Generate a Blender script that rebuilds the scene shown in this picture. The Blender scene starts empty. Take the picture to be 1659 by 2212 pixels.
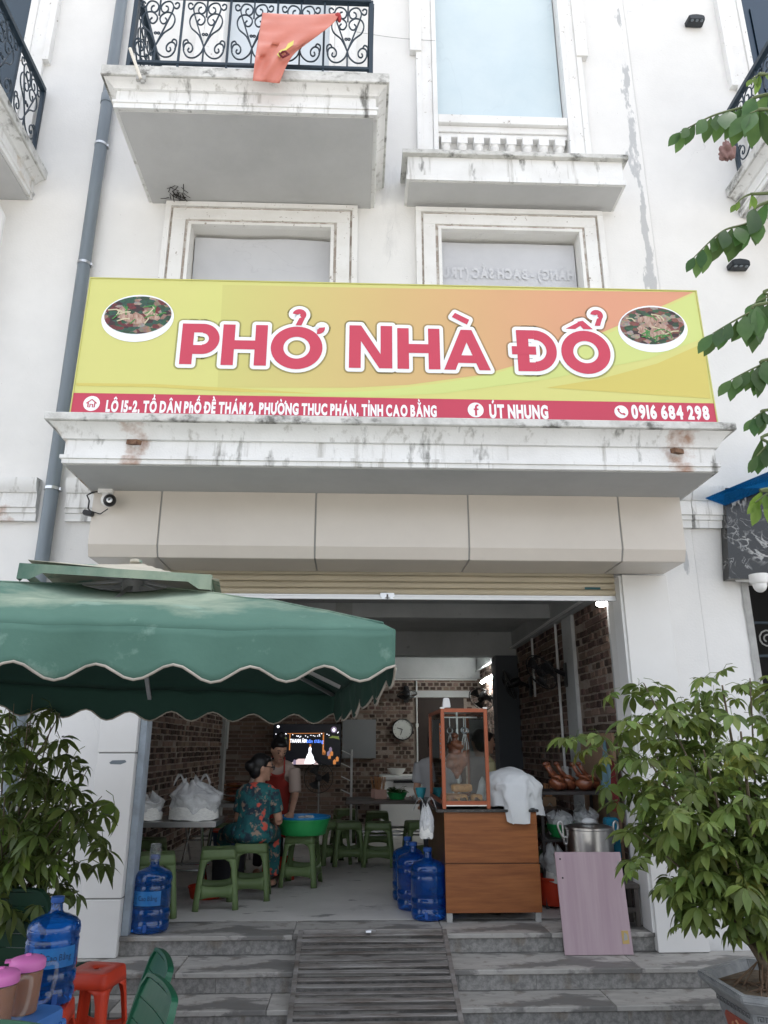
import bpy, bmesh, math, random
from mathutils import Vector, Matrix, noise as mnoise
random.seed(7)
R = math.radians
C = bpy.context.scene.collection
SC = bpy.context.scene

# ---------------------------------------------------------------- camera, sky, sun, exposure
FPX, PIT, YAW = 1600.0, R(17.5), R(2.1)          # measured on a 1659 x 2212 view of the photograph
cd = bpy.data.cameras.new('camera'); cam = bpy.data.objects.new('camera', cd); C.objects.link(cam)
cd.sensor_fit = 'VERTICAL'; cd.sensor_height = 36.0; cd.lens = FPX / 2212 * 36.0
cd.clip_start = 0.05; cd.clip_end = 600
cam.location = (0, 0, 0); cam.rotation_euler = (R(90) + PIT, 0, -YAW)
SC.camera = cam

SUN_EL = R(58)                    # the sun stands behind the row of houses
w = bpy.data.worlds.new('World'); SC.world = w; w.use_nodes = True
wn = w.node_tree.nodes; wl = w.node_tree.links
sky = wn.new('ShaderNodeTexSky'); sky.sky_type = 'NISHITA'; sky.sun_disc = False
sky.sun_elevation = SUN_EL; sky.sun_rotation = R(12); sky.air_density = 1.0; sky.dust_density = 7.0; sky.ozone_density = 0.3
wn['Background'].inputs['Strength'].default_value = 0.13
hz = wn.new('ShaderNodeHueSaturation'); hz.inputs['Saturation'].default_value = .38      # hazy, milky sky
wl.new(sky.outputs[0], hz.inputs['Color']); wl.new(hz.outputs[0], wn['Background'].inputs['Color'])
sd = bpy.data.lights.new('sun', 'SUN'); sd.energy = 3.0; sd.angle = R(0.5); sd.color = (1, .95, .87)
sun = bpy.data.objects.new('sun', sd); C.objects.link(sun)
sun.rotation_euler = Vector((math.sin(R(12)) * math.cos(SUN_EL), math.cos(R(12)) * math.cos(SUN_EL), math.sin(SUN_EL))).to_track_quat('Z', 'Y').to_euler()
sun.location = (3, 12, 14)
SC.view_settings.view_transform = 'Standard'; SC.view_settings.look = 'None'
SC.view_settings.exposure = 2.36; SC.view_settings.gamma = 1.0; SC.view_settings.use_curve_mapping = False
SC.cycles.max_bounces = 10; SC.cycles.diffuse_bounces = 5; SC.cycles.transparent_max_bounces = 16

# ---------------------------------------------------------------- helpers
_f = Vector((math.sin(YAW) * math.cos(PIT), math.cos(YAW) * math.cos(PIT), math.sin(PIT)))
_r = Vector((math.cos(YAW), -math.sin(YAW), 0)); _u = _r.cross(_f)
def ray(x, y): return _f + _r * ((x - 829.5) / FPX) - _u * ((y - 1106) / FPX)
def aY(x, y, Y): d = ray(x, y); return d * (Y / d.y)
def aZ(x, y, Z): d = ray(x, y); return d * (Z / d.z)
def aX(x, y, X): d = ray(x, y); return d * (X / d.x)

FL = -1.22          # shop floor level (camera height is 0)
RI = 0.12           # riser
GR = FL - 3 * RI    # street level
WLOC = {}

class MB:
    def __init__(s): s.v = []; s.f = []; s.m = []; s.mi = 0
    def add(s, vs, fs):
        o = len(s.v); s.v += [tuple(p) for p in vs]; s.f += [tuple(i + o for i in q) for q in fs]; s.m += [s.mi] * len(fs); return s
    def box(s, x0, x1, y0, y1, z0, z1):
        return s.add([(x0,y0,z0),(x1,y0,z0),(x1,y1,z0),(x0,y1,z0),(x0,y0,z1),(x1,y0,z1),(x1,y1,z1),(x0,y1,z1)],
                     [(0,3,2,1),(4,5,6,7),(0,1,5,4),(1,2,6,5),(2,3,7,6),(3,0,4,7)])
    def cbox(s, c, size, M=None):
        x, y, z = [a / 2 for a in size]
        vs = [Vector(p) for p in [(-x,-y,-z),(x,-y,-z),(x,y,-z),(-x,y,-z),(-x,-y,z),(x,-y,z),(x,y,z),(-x,y,z)]]
        if M: vs = [M @ p for p in vs]
        return s.add([p + Vector(c) for p in vs], [(0,3,2,1),(4,5,6,7),(0,1,5,4),(1,2,6,5),(2,3,7,6),(3,0,4,7)])
    def beam(s, a, b, w, h, up=(0,0,1)):
        a = Vector(a); b = Vector(b); d = b - a; L = d.length; z = d.normalized(); x = Vector(up).cross(z)
        if x.length < 1e-4: x = Vector((1,0,0)).cross(z)
        x.normalize(); y = z.cross(x)
        M = Matrix((x, y, z)).transposed()
        return s.cbox((a + b) / 2, (w, h, L), M)
    def tube(s, pts, r, n=8, closed=False, cap=True):
        pts = [Vector(p) for p in pts]; N = len(pts)
        rr = r if isinstance(r, (list, tuple)) else [r] * N
        o = len(s.v); prev = None
        for i, p in enumerate(pts):
            if closed: t = pts[(i+1) % N] - pts[i-1]
            else: t = pts[min(i+1, N-1)] - pts[max(i-1, 0)]
            t.normalize()
            if prev is None:
                a = Vector((0,0,1)) if abs(t.z) < .9 else Vector((1,0,0))
                x = a.cross(t).normalized()
            else:
                x = prev - t * prev.dot(t); x.normalize()
            prev = x; y = t.cross(x)
            for k in range(n):
                a = 2 * math.pi * k / n
                s.v.append(tuple(p + (x * math.cos(a) + y * math.sin(a)) * rr[i]))
        M = N if closed else N - 1
        for i in range(M):
            j = (i + 1) % N
            for k in range(n):
                l = (k + 1) % n
                s.f.append((o+i*n+k, o+i*n+l, o+j*n+l, o+j*n+k)); s.m.append(s.mi)
        if cap and not closed:
            s.f.append(tuple(o + k for k in reversed(range(n)))); s.m.append(s.mi)
            s.f.append(tuple(o + (N-1)*n + k for k in range(n))); s.m.append(s.mi)
        return s
    def lathe(s, prof, n=24, c=(0,0,0), cap=True):
        o = len(s.v); N = len(prof)
        for (r, z) in prof:
            for k in range(n):
                a = 2*math.pi*k/n
                s.v.append((c[0] + r*math.cos(a), c[1] + r*math.sin(a), c[2] + z))
        for i in range(N-1):
            for k in range(n):
                l = (k+1) % n
                s.f.append((o+i*n+k, o+i*n+l, o+(i+1)*n+l, o+(i+1)*n+k)); s.m.append(s.mi)
        if cap:
            s.f.append(tuple(o+k for k in reversed(range(n)))); s.m.append(s.mi)
            s.f.append(tuple(o+(N-1)*n+k for k in range(n))); s.m.append(s.mi)
        return s
    def ball(s, c, r, nu=12, nv=8, M=None):
        rx, ry, rz = r if isinstance(r, (list, tuple)) else (r, r, r)
        vs = []; fs = []
        for j in range(nv+1):
            b = math.pi*j/nv
            for i in range(nu):
                a = 2*math.pi*i/nu
                p = Vector((rx*math.sin(b)*math.cos(a), ry*math.sin(b)*math.sin(a), -rz*math.cos(b)))
                if M: p = M @ p
                vs.append(p + Vector(c))
        for j in range(nv):
            for i in range(nu):
                k = (i+1) % nu
                fs.append((j*nu+i, j*nu+k, (j+1)*nu+k, (j+1)*nu+i))
        return s.add(vs, fs)
    def grid(s, nu, nv, fn, wrap=False):
        vs = [fn(i/(nu if wrap else nu-1) if nu > 1 else 0, j/(nv-1)) for j in range(nv) for i in range(nu)]
        fs = []
        for j in range(nv-1):
            for i in range(nu if wrap else nu-1):
                k = (i+1) % nu
                fs.append((j*nu+i, j*nu+k, (j+1)*nu+k, (j+1)*nu+i))
        return s.add(vs, fs)
    def prism(s, poly, fn, a0, a1):
        """poly: 2D points; fn(p, a) -> 3D; extruded from a0 to a1"""
        n = len(poly)
        vs = [fn(p, a0) for p in poly] + [fn(p, a1) for p in poly]
        fs = [tuple(reversed(range(n))), tuple(range(n, 2*n))] + [(i, (i+1) % n, n+(i+1) % n, n+i) for i in range(n)]
        return s.add(vs, fs)
    def slab3(s, x0, x1, yf, yw, prof):
        """moulded slab on a wall: profile (outset, z) swept round three sides, closed top and bottom"""
        rows = [[(x0-d, yw, z), (x0-d, yf-d, z), (x1+d, yf-d, z), (x1+d, yw, z)] for d, z in prof]
        vs = [p for r_ in rows for p in r_]; fs = []
        for i in range(len(rows)-1):
            for k in range(3): fs.append((i*4+k, i*4+k+1, i*4+k+5, i*4+k+4))
        fs.append((3, 2, 1, 0)); m = (len(rows)-1)*4; fs.append((m, m+1, m+2, m+3))
        return s.add(vs, fs)

def finish(me, bevel=0, smooth=None, seg=2):
    bm = bmesh.new(); bm.from_mesh(me)
    bmesh.ops.recalc_face_normals(bm, faces=bm.faces)
    if bevel:
        es = [e for e in bm.edges if len(e.link_faces) == 2 and e.calc_face_angle(0) > .5]
        bmesh.ops.bevel(bm, geom=es, offset=bevel, segments=seg, affect='EDGES', clamp_overlap=True)
    if smooth is not None:
        for f in bm.faces: f.smooth = True
        for e in bm.edges:
            if len(e.link_faces) == 2 and e.calc_face_angle(0) > smooth: e.smooth = False
    bm.to_mesh(me); bm.free()

def tag(o, label=None, cat=None, group=None, kind=None):
    if label: o['label'] = label
    if cat: o['category'] = cat
    if group: o['group'] = group
    if kind: o['kind'] = kind
    return o
def put(name, me, parent=None):
    o = bpy.data.objects.new(name, me); C.objects.link(o)
    if parent is not None: o.parent = parent
    WLOC[o.name] = WLOC.get(parent.name, Vector()) .copy() if parent is not None else Vector()
    return o
def build(name, mb, mats, parent=None, bevel=0, smooth=None, local=False, seg=2):
    off = Vector() if (local or parent is None) else WLOC.get(parent.name, Vector())
    me = bpy.data.meshes.new(name)
    me.from_pydata([(x-off.x, y-off.y, z-off.z) for x, y, z in mb.v], [], mb.f)
    if not isinstance(mats, (list, tuple)): mats = [mats]
    for m in mats: me.materials.append(m)
    if len(mats) > 1: me.polygons.foreach_set('material_index', mb.m)
    finish(me, bevel, smooth, seg)
    return put(name, me, parent)
def thing(name, label, cat, loc=(0,0,0), rz=0, group=None):
    o = bpy.data.objects.new(name, None); C.objects.link(o); o.empty_display_size = .1
    o.location = loc; o.rotation_euler = (0, 0, rz); WLOC[o.name] = Vector(loc)
    return tag(o, label, cat, group)
def copy_tree(o, parent=None):
    c = o.copy(); C.objects.link(c); c.parent = parent
    for ch in list(o.children): copy_tree(ch, c)
    return c
def again(o, loc, rz=0, label=None, scale=None):
    c = copy_tree(o); c.location = loc; c.rotation_euler = (0, 0, rz)
    if label: c['label'] = label
    if scale: c.scale = scale if isinstance(scale, (tuple, list)) else (scale,)*3
    return c
def struct(name, mb, mat, bevel=0, parent=None):
    o = build(name, mb, mat, parent, bevel)
    if parent is None: o['kind'] = 'structure'
    return o

# ---------------------------------------------------------------- materials
def nodes(m): return m.node_tree.nodes, m.node_tree.links
def pmat(name, col, rough=.7, metal=0, spec=.5, col2=None, scale=5, detail=6, lo=.4, hi=.65, stretch=(1,1,1), bump=0, bscale=40, trans=0, ior=1.45, alpha=1, emit=None, estr=0, rnd=0, coat=0, sheen=0, sss=0):
    m = bpy.data.materials.new(name); m.use_nodes = True; n, l = nodes(m); b = n['Principled BSDF']
    b.inputs['Base Color'].default_value = (*col, 1); b.inputs['Roughness'].default_value = rough; b.inputs['Metallic'].default_value = metal
    b.inputs['Specular IOR Level'].default_value = spec; b.inputs['IOR'].default_value = ior
    b.inputs['Transmission Weight'].default_value = trans; b.inputs['Alpha'].default_value = alpha; b.inputs['Coat Weight'].default_value = coat
    if emit: b.inputs['Emission Color'].default_value = (*emit, 1); b.inputs['Emission Strength'].default_value = estr
    tc = n.new('ShaderNodeTexCoord'); last = None
    if col2 is not None:
        mp = n.new('ShaderNodeMapping'); mp.inputs['Scale'].default_value = stretch; l.new(tc.outputs['Object'], mp.inputs[0])
        t = n.new('ShaderNodeTexNoise'); t.inputs['Scale'].default_value = scale; t.inputs['Detail'].default_value = detail; t.inputs['Roughness'].default_value = .65
        l.new(mp.outputs[0], t.inputs['Vector'])
        cr = n.new('ShaderNodeValToRGB'); cr.color_ramp.elements[0].position = lo; cr.color_ramp.elements[1].position = hi
        cr.color_ramp.elements[0].color = (*col, 1); cr.color_ramp.elements[1].color = (*col2, 1)
        l.new(t.outputs['Fac'], cr.inputs[0]); last = cr.outputs[0]
    if rnd:
        hs = n.new('ShaderNodeHueSaturation'); oi = n.new('ShaderNodeObjectInfo'); ge = n.new('ShaderNodeNewGeometry')
        ad = n.new('ShaderNodeMath'); ad.operation = 'ADD'; fr = n.new('ShaderNodeMath'); fr.operation = 'FRACT'
        l.new(oi.outputs['Random'], ad.inputs[0]); l.new(ge.outputs['Random Per Island'], ad.inputs[1]); l.new(ad.outputs[0], fr.inputs[0])
        mr = n.new('ShaderNodeMapRange'); mr.inputs[3].default_value = 1-rnd; mr.inputs[4].default_value = 1+rnd
        l.new(fr.outputs[0], mr.inputs[0]); l.new(mr.outputs[0], hs.inputs['Value'])
        m2 = n.new('ShaderNodeMapRange'); m2.inputs[3].default_value = .5-rnd*.04; m2.inputs[4].default_value = .5+rnd*.04
        f2 = n.new('ShaderNodeMath'); f2.operation = 'MULTIPLY'; f2.inputs[1].default_value = 7.31; f3 = n.new('ShaderNodeMath'); f3.operation = 'FRACT'
        l.new(fr.outputs[0], f2.inputs[0]); l.new(f2.outputs[0], f3.inputs[0]); l.new(f3.outputs[0], m2.inputs[0]); l.new(m2.outputs[0], hs.inputs['Hue'])
        if last is not None: l.new(last, hs.inputs['Color'])
        else: hs.inputs['Color'].default_value = (*col, 1)
        last = hs.outputs[0]
    if last is not None: l.new(last, b.inputs['Base Color'])
    if bump:
        t2 = n.new('ShaderNodeTexNoise'); t2.inputs['Scale'].default_value = bscale; t2.inputs['Detail'].default_value = 5
        l.new(tc.outputs['Object'], t2.inputs['Vector'])
        bp = n.new('ShaderNodeBump'); bp.inputs['Strength'].default_value = bump; bp.inputs['Distance'].default_value = .01
        l.new(t2.outputs['Fac'], bp.inputs['Height']); l.new(bp.outputs[0], b.inputs['Normal'])
    return m
def layer(m, col, scale, lo, hi, stretch=(1,1,1), detail=7, xr=None, zr=None, amt=1.0, seed=0):
    """lay a noise-shaped stain of colour col over material m; xr / zr fade it to an object-space range"""
    n, l = nodes(m); b = n['Principled BSDF']; inp = b.inputs['Base Color']
    tc = n.new('ShaderNodeTexCoord'); mp = n.new('ShaderNodeMapping'); mp.inputs['Scale'].default_value = stretch; mp.inputs['Location'].default_value = (seed*3.7, seed*1.3, seed*2.1)
    l.new(tc.outputs['Object'], mp.inputs[0])
    t = n.new('ShaderNodeTexNoise'); t.inputs['Scale'].default_value = scale; t.inputs['Detail'].default_value = detail; t.inputs['Roughness'].default_value = .62
    l.new(mp.outputs[0], t.inputs['Vector']); val = t.outputs['Fac']
    sx = n.new('ShaderNodeSeparateXYZ'); l.new(tc.outputs['Object'], sx.inputs[0])
    for rg, ax in ((xr, 0), (zr, 2)):
        if rg:   # (a, b, c, d): rises a->b, falls c->d
            a, b_, c, d = rg
            m1 = n.new('ShaderNodeMapRange'); m1.inputs[1].default_value = a; m1.inputs[2].default_value = b_; m1.inputs[3].default_value = -.35; m1.inputs[4].default_value = 0
            m2 = n.new('ShaderNodeMapRange'); m2.inputs[1].default_value = c; m2.inputs[2].default_value = d; m2.inputs[3].default_value = 0; m2.inputs[4].default_value = -.35
            l.new(sx.outputs[ax], m1.inputs[0]); l.new(sx.outputs[ax], m2.inputs[0])
            for q in (m1, m2):
                ad = n.new('ShaderNodeMath'); ad.operation = 'ADD'; l.new(val, ad.inputs[0]); l.new(q.outputs[0], ad.inputs[1]); val = ad.outputs[0]
    mr = n.new('ShaderNodeMapRange'); mr.inputs[1].default_value = lo; mr.inputs[2].default_value = hi; mr.inputs[4].default_value = amt
    l.new(val, mr.inputs[0])
    mx = n.new('ShaderNodeMix'); mx.data_type = 'RGBA'; l.new(mr.outputs[0], mx.inputs[0])
    if inp.is_linked: l.new(inp.links[0].from_socket, mx.inputs[6])
    else: mx.inputs[6].default_value = inp.default_value
    mx.inputs[7].default_value = (*col, 1); l.new(mx.outputs[2], inp)
    return m
def veins(m, col, scale, width, seed=0, stretch=(1,1,1), dist=.6):
    n, l = nodes(m); inp = n['Principled BSDF'].inputs['Base Color']
    tc = n.new('ShaderNodeTexCoord'); mp = n.new('ShaderNodeMapping'); mp.inputs['Location'].default_value = (seed, seed*.7, seed*1.9); mp.inputs['Scale'].default_value = stretch; l.new(tc.outputs['Object'], mp.inputs[0])
    t = n.new('ShaderNodeTexNoise'); t.inputs['Scale'].default_value = scale; t.inputs['Detail'].default_value = 5; t.inputs['Distortion'].default_value = dist; l.new(mp.outputs[0], t.inputs['Vector'])
    s_ = n.new('ShaderNodeMath'); s_.operation = 'SUBTRACT'; s_.inputs[1].default_value = .5; l.new(t.outputs['Fac'], s_.inputs[0]); a_ = n.new('ShaderNodeMath'); a_.operation = 'ABSOLUTE'; l.new(s_.outputs[0], a_.inputs[0])
    m1 = n.new('ShaderNodeMapRange'); m1.inputs[1].default_value = 0; m1.inputs[2].default_value = width; m1.inputs[3].default_value = 1; m1.inputs[4].default_value = 0; l.new(a_.outputs[0], m1.inputs[0])
    t2 = n.new('ShaderNodeTexNoise'); t2.inputs['Scale'].default_value = scale*.8; l.new(mp.outputs[0], t2.inputs['Vector']); m2 = n.new('ShaderNodeMapRange'); m2.inputs[1].default_value = .45; m2.inputs[2].default_value = .6; l.new(t2.outputs['Fac'], m2.inputs[0])
    mu = n.new('ShaderNodeMath'); mu.operation = 'MULTIPLY'; l.new(m1.outputs[0], mu.inputs[0]); l.new(m2.outputs[0], mu.inputs[1])
    mx = n.new('ShaderNodeMix'); mx.data_type = 'RGBA'; l.new(mu.outputs[0], mx.inputs[0])
    if inp.is_linked: l.new(inp.links[0].from_socket, mx.inputs[6])
    else: mx.inputs[6].default_value = inp.default_value
    mx.inputs[7].default_value = (*col, 1); l.new(mx.outputs[2], inp); return m
def cracks(m, col, scale, width, seed=0, lo=.55):
    n, l = nodes(m); inp = n['Principled BSDF'].inputs['Base Color']
    tc = n.new('ShaderNodeTexCoord'); mp = n.new('ShaderNodeMapping'); mp.inputs['Location'].default_value = (seed, seed*.7, seed*1.9); l.new(tc.outputs['Object'], mp.inputs[0])
    t0 = n.new('ShaderNodeTexNoise'); t0.inputs['Scale'].default_value = 6; t0.inputs['Detail'].default_value = 4; l.new(mp.outputs[0], t0.inputs['Vector'])
    ad = n.new('ShaderNodeVectorMath'); ad.operation = 'MULTIPLY_ADD'; l.new(t0.outputs['Color'], ad.inputs[0]); ad.inputs[1].default_value = (.18,)*3; l.new(mp.outputs[0], ad.inputs[2])
    v = n.new('ShaderNodeTexVoronoi'); v.feature = 'DISTANCE_TO_EDGE'; v.inputs['Scale'].default_value = scale; l.new(ad.outputs[0], v.inputs['Vector'])
    m1 = n.new('ShaderNodeMapRange'); m1.inputs[1].default_value = 0; m1.inputs[2].default_value = width; m1.inputs[3].default_value = 1; m1.inputs[4].default_value = 0; l.new(v.outputs['Distance'], m1.inputs[0])
    t = n.new('ShaderNodeTexNoise'); t.inputs['Scale'].default_value = .9; l.new(mp.outputs[0], t.inputs['Vector'])
    m2 = n.new('ShaderNodeMapRange'); m2.inputs[1].default_value = lo; m2.inputs[2].default_value = lo+.06; l.new(t.outputs['Fac'], m2.inputs[0])
    mu = n.new('ShaderNodeMath'); mu.operation = 'MULTIPLY'; l.new(m1.outputs[0], mu.inputs[0]); l.new(m2.outputs[0], mu.inputs[1])
    mx = n.new('ShaderNodeMix'); mx.data_type = 'RGBA'; l.new(mu.outputs[0], mx.inputs[0])
    if inp.is_linked: l.new(inp.links[0].from_socket, mx.inputs[6])
    else: mx.inputs[6].default_value = inp.default_value
    mx.inputs[7].default_value = (*col, 1); l.new(mx.outputs[2], inp)
    return m
# ---------------------------------------------------------------- shared materials
M = {}
M['stucco'] = pmat('white_stucco', (.745,.74,.725), .85, spec=.2, col2=(.69,.685,.67), scale=1.3, lo=.4, hi=.7, bump=.12, bscale=60)
layer(M['stucco'], (.55,.56,.57), .9, .60, .80, (1,1,.6), amt=.55, seed=1)
cracks(M['stucco'], (.60,.60,.60), .8, .003, 2, .60)
layer(M['stucco'], (.40,.41,.42), 3.4, .47, .50, (1.8,1,.50), xr=(2.46,2.66,2.68,2.80), zr=(1.5,2.6,99,100), amt=.8, seed=5)
layer(M['stucco'], (.25,.24,.23), 38, .70, .74, amt=.8, seed=9)
layer(M['stucco'], (.45,.45,.45), 3, .52, .75, (1.5,1,.3), amt=.5, seed=22, xr=(-2.9,-2.6,-2.3,-2.1))
layer(M['stucco'], (.42,.42,.42), 2.2, .50, .72, (2,1,.6), amt=.55, seed=25, xr=(.1,.2,.32,.5), zr=(5.2,5.5,6.4,7.0))
M['trim'] = pmat('weathered_trim', (.76,.765,.76), .85, spec=.2, col2=(.66,.66,.65), scale=2.5, lo=.42, hi=.75, bump=.15, bscale=70)
layer(M['trim'], (.30,.29,.26), 4.0, .56, .70, (3.5,3.5,.30), amt=.7, seed=2)
layer(M['trim'], (.08,.08,.07), 2.6, .60, .70, (2.6,1,.8), amt=.8, seed=4)
layer(M['trim'], (.30,.13,.055), 6, .40, .62, xr=(-1.66,-1.54,-1.44,-1.34), zr=(2.8,2.95,3.3,3.5), amt=.8, seed=31)
layer(M['trim'], (.30,.13,.055), 6, .40, .62, xr=(2.02,2.10,2.24,2.36), zr=(2.8,2.95,3.3,3.5), amt=.8, seed=33)
layer(M['trim'], (.36,.22,.12), 6, .45, .62, (1,1,.4), xr=(-2.2,-2.0,-1.93,-1.80), zr=(2.8,2.95,3.3,3.5), amt=.7, seed=35)
layer(M['trim'], (.50,.40,.30), 2.2, .66, .74, (2,1,.7), amt=.6, seed=12)
M['lip'] = pmat('mouldy_slab_lip', (.62,.62,.60), .9, spec=.2, col2=(.44,.44,.42), scale=6, lo=.4, hi=.65, bump=.3, bscale=80)
layer(M['lip'], (.075,.075,.065), 7, .53, .66, (1,1,1.4), amt=.85, seed=3)
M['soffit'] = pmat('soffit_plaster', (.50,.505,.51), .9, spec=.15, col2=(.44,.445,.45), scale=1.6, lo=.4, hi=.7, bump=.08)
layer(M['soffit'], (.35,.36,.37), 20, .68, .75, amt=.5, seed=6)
M['frame'] = pmat('window_surround', (.77,.77,.76), .85, spec=.2, col2=(.69,.68,.66), scale=3, lo=.45, hi=.75, bump=.1)
layer(M['frame'], (.22,.17,.13), 26, .64, .70, (1,1,1), amt=.8, seed=7)
M['groove'] = pmat('grimy_groove', (.36,.31,.27), .95, col2=(.58,.55,.52), scale=14, lo=.45, hi=.6)
M['clad'] = pmat('beige_gloss_panel', (.60,.555,.50), .24, spec=.45, col2=(.56,.515,.465), scale=1.4, lo=.4, hi=.7)
M['joint'] = pmat('panel_joint', (.30,.30,.29), .8)
M['pillar'] = pmat('pillar_panel', (.72,.715,.70), .3, spec=.4, col2=(.68,.67,.65), scale=1.2)
layer(M['pillar'], (.45,.36,.26), 8, .62, .72, (1,1,.6), amt=.5, seed=4, zr=(-3,-2,-1.25,-.6))
M['pipe'] = pmat('grey_pvc', (.17,.205,.235), .38, col2=(.14,.165,.185), scale=3, stretch=(1,1,.15))
M['steel'] = pmat('stainless', (.62,.63,.64), .28, metal=1)
M['concrete'] = pmat('concrete', (.40,.40,.39), .9, col2=(.30,.30,.29), scale=5, bump=.2)
M['iron'] = pmat('blue_black_iron', (.012,.028,.045), .45, spec=.5)
M['black'] = pmat('black_plastic', (.012,.012,.014), .4)
M['white_plastic'] = pmat('white_plastic', (.75,.75,.74), .4)
M['white_paint'] = pmat('white_paint', (.76,.76,.75), .5)
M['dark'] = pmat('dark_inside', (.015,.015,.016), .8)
M['glassdark'] = pmat('dark_glass', (.02,.04,.06), .08, spec=.6)

# ---------------------------------------------------------------- street, steps, floor
gm = pmat('street_paving', (.23,.225,.215), .85, col2=(.17,.17,.165), scale=3, bump=.3, bscale=30)
g = MB(); g.add([(-120,-160,GR),(120,-160,GR),(120,120,GR),(-120,120,GR)], [(0,1,2,3)])
struct('ground', g, gm)

M['granite'] = pmat('grey_granite', (.29,.283,.27), .75, col2=(.17,.168,.162), scale=38, detail=8, lo=.38, hi=.62, bump=.2, bscale=90, rnd=.09)
layer(M['granite'], (.062,.06,.058), 2.6, .52, .64, (1,1,.8), amt=.75, seed=3)
layer(M['granite'], (.17,.13,.09), 5, .58, .68, (1,1,.6), amt=.6, seed=14)
layer(M['granite'], (.33,.325,.31), 4.2, .62, .72, (1,1,.7), amt=.5, seed=8)
M['tread'] = pmat('honed_granite', (.42,.405,.38), .62, col2=(.32,.31,.29), scale=9, detail=8, lo=.35, hi=.65, stretch=(.5,2,1), bump=.08, bscale=60, rnd=.07)
layer(M['tread'], (.10,.098,.095), 2.1, .53, .565, (.7,1.8,1), amt=.75, seed=13)
layer(M['tread'], (.16,.14,.115), 9, .56, .66, (1,1,1), amt=.6, seed=19)
layer(M['tread'], (.36,.35,.33), 3.1, .60, .72, (.7,1.5,1), amt=.45, seed=17)
M['mortar_grey'] = pmat('step_core', (.20,.195,.185), .95, col2=(.12,.12,.11), scale=12)

NOS = [5.64, 5.262, 4.975]                        # nosing lines of the three treads
SX0, SX1 = -1.66, 2.11
core = MB()
core.box(-2.1, 2.75, NOS[1]+.022, 5.9, GR-.3, FL-RI-.035)
core.box(SX0+.02, SX1-.02, NOS[0]+.022, 5.9, FL-RI-.04, FL-.035)
core.box(-2.1, 2.75, NOS[2]+.022, NOS[1]+.03, GR-.3, FL-2*RI-.035)
steps = struct('steps', core, M['mortar_grey'])
def run(x0, x1, cuts): 
    e = [x0] + [c for c in cuts if x0 < c < x1] + [x1]; return list(zip(e[:-1], e[1:]))
def piece(name, x0, x1, y0, y1, z0, z1, mat, par, bev=.003):
    b = MB(); b.box(-(x1-x0)/2, (x1-x0)/2, -(y1-y0)/2, (y1-y0)/2, -(z1-z0)/2, (z1-z0)/2)
    o = build(name, b, mat, par, bev, local=True, seg=1); o.location = Vector(((x0+x1)/2, (y0+y1)/2, (z0+z1)/2)) - WLOC.get(par.name, Vector()); return o
for k, (yn, xa, xb, cuts, rc) in enumerate([(NOS[0], SX0, SX1, (-.41, .62, 1.35), (-.39, .64, 1.43)), (NOS[1], -2.1, 2.75, (-1.1, -.36, .63, 1.82), (-1.66, -.85, .66, 1.15, 2.2)), (NOS[2], -2.1, 2.75, (-1.4, -.5, .62, 1.55), (-1.75, -.8, .63, 1.62))]):
    z = FL - k*RI; dp = (.45, .40, .31)[k]
    for a, b in run(xa, xb, cuts): piece('tread', a+.0015, b-.0015, yn + random.uniform(-.003,.003), yn+dp, z-.03, z + random.uniform(-.002,.001), M['tread'], steps, .004)
    for a, b in run(xa+.005, xb-.005, rc): piece('riser', a+.0015, b-.0015, yn+.02+random.uniform(-.002,.002), yn+.04, z-RI+.002, z-.031, M['granite'], steps, .002)

M['floor'] = pmat('worn_shop_floor', (.62,.60,.57), .5, col2=(.52,.505,.48), scale=1.6, detail=9, lo=.38, hi=.66, bump=.05)
layer(M['floor'], (.11,.105,.10), 5, .61, .66, (.6,1.3,1), amt=.7, seed=2)
layer(M['floor'], (.17,.165,.16), 1.5, .56, .68, (1,.6,1), amt=.6, seed=21)
fl = MB(); fl.box(-2.3, 2.3, 6.092, 13.4, FL-.2, FL-.001); struct('floor', fl, M['floor'])

# ---------------------------------------------------------------- the shop house
house = thing('shop_house', 'white stucco shop house with moulded balconies over an open shopfront', 'house', (0, 5.75, FL))
YW = 5.75
def pierced(xs, zs, holes, y, depth, mat, name, parent):
    """front wall sheet with openings and reveals"""
    b = MB()
    def hole(x, z): return any(h[0] < x < h[1] and h[2] < z < h[3] for h in holes)
    xs = sorted(set(xs + [h[0] for h in holes] + [h[1] for h in holes])); zs = sorted(set(zs + [h[2] for h in holes] + [h[3] for h in holes]))
    xs = [x for x in xs]; zs = [z for z in zs]
    for i in range(len(xs)-1):
        for j in range(len(zs)-1):
            if not hole((xs[i]+xs[i+1])/2, (zs[j]+zs[j+1])/2):
                b.add([(xs[i],y,zs[j]),(xs[i+1],y,zs[j]),(xs[i+1],y,zs[j+1]),(xs[i],y,zs[j+1])], [(0,1,2,3)])
    for h in holes:
        x0, x1, z0, z1 = h
        b.add([(x0,y,z0),(x0,y,z1),(x0,y+depth,z1),(x0,y+depth,z0)], [(0,1,2,3)])
        b.add([(x1,y,z0),(x1,y+depth,z0),(x1,y+depth,z1),(x1,y,z1)], [(0,1,2,3)])
        b.add([(x0,y,z1),(x1,y,z1),(x1,y+depth,z1),(x0,y+depth,z1)], [(0,1,2,3)])
        b.add([(x0,y,z0),(x0,y+depth,z0),(x1,y+depth,z0),(x1,y,z0)], [(0,1,2,3)])
    me = bpy.data.meshes.new(name); off = WLOC[parent.name]
    me.from_pydata([tuple(Vector(p)-off) for p in b.v], [], b.f); me.materials.append(mat)
    return put(name, me, parent)
W1 = (-1.547, -.279, 2.3, 4.53); W2 = (.738, 2.02, 2.3, 4.545); W3 = (.735, 2.01, 5.3, 8.3); D1 = (-1.40, -.34, 5.13, 7.6)
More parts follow.
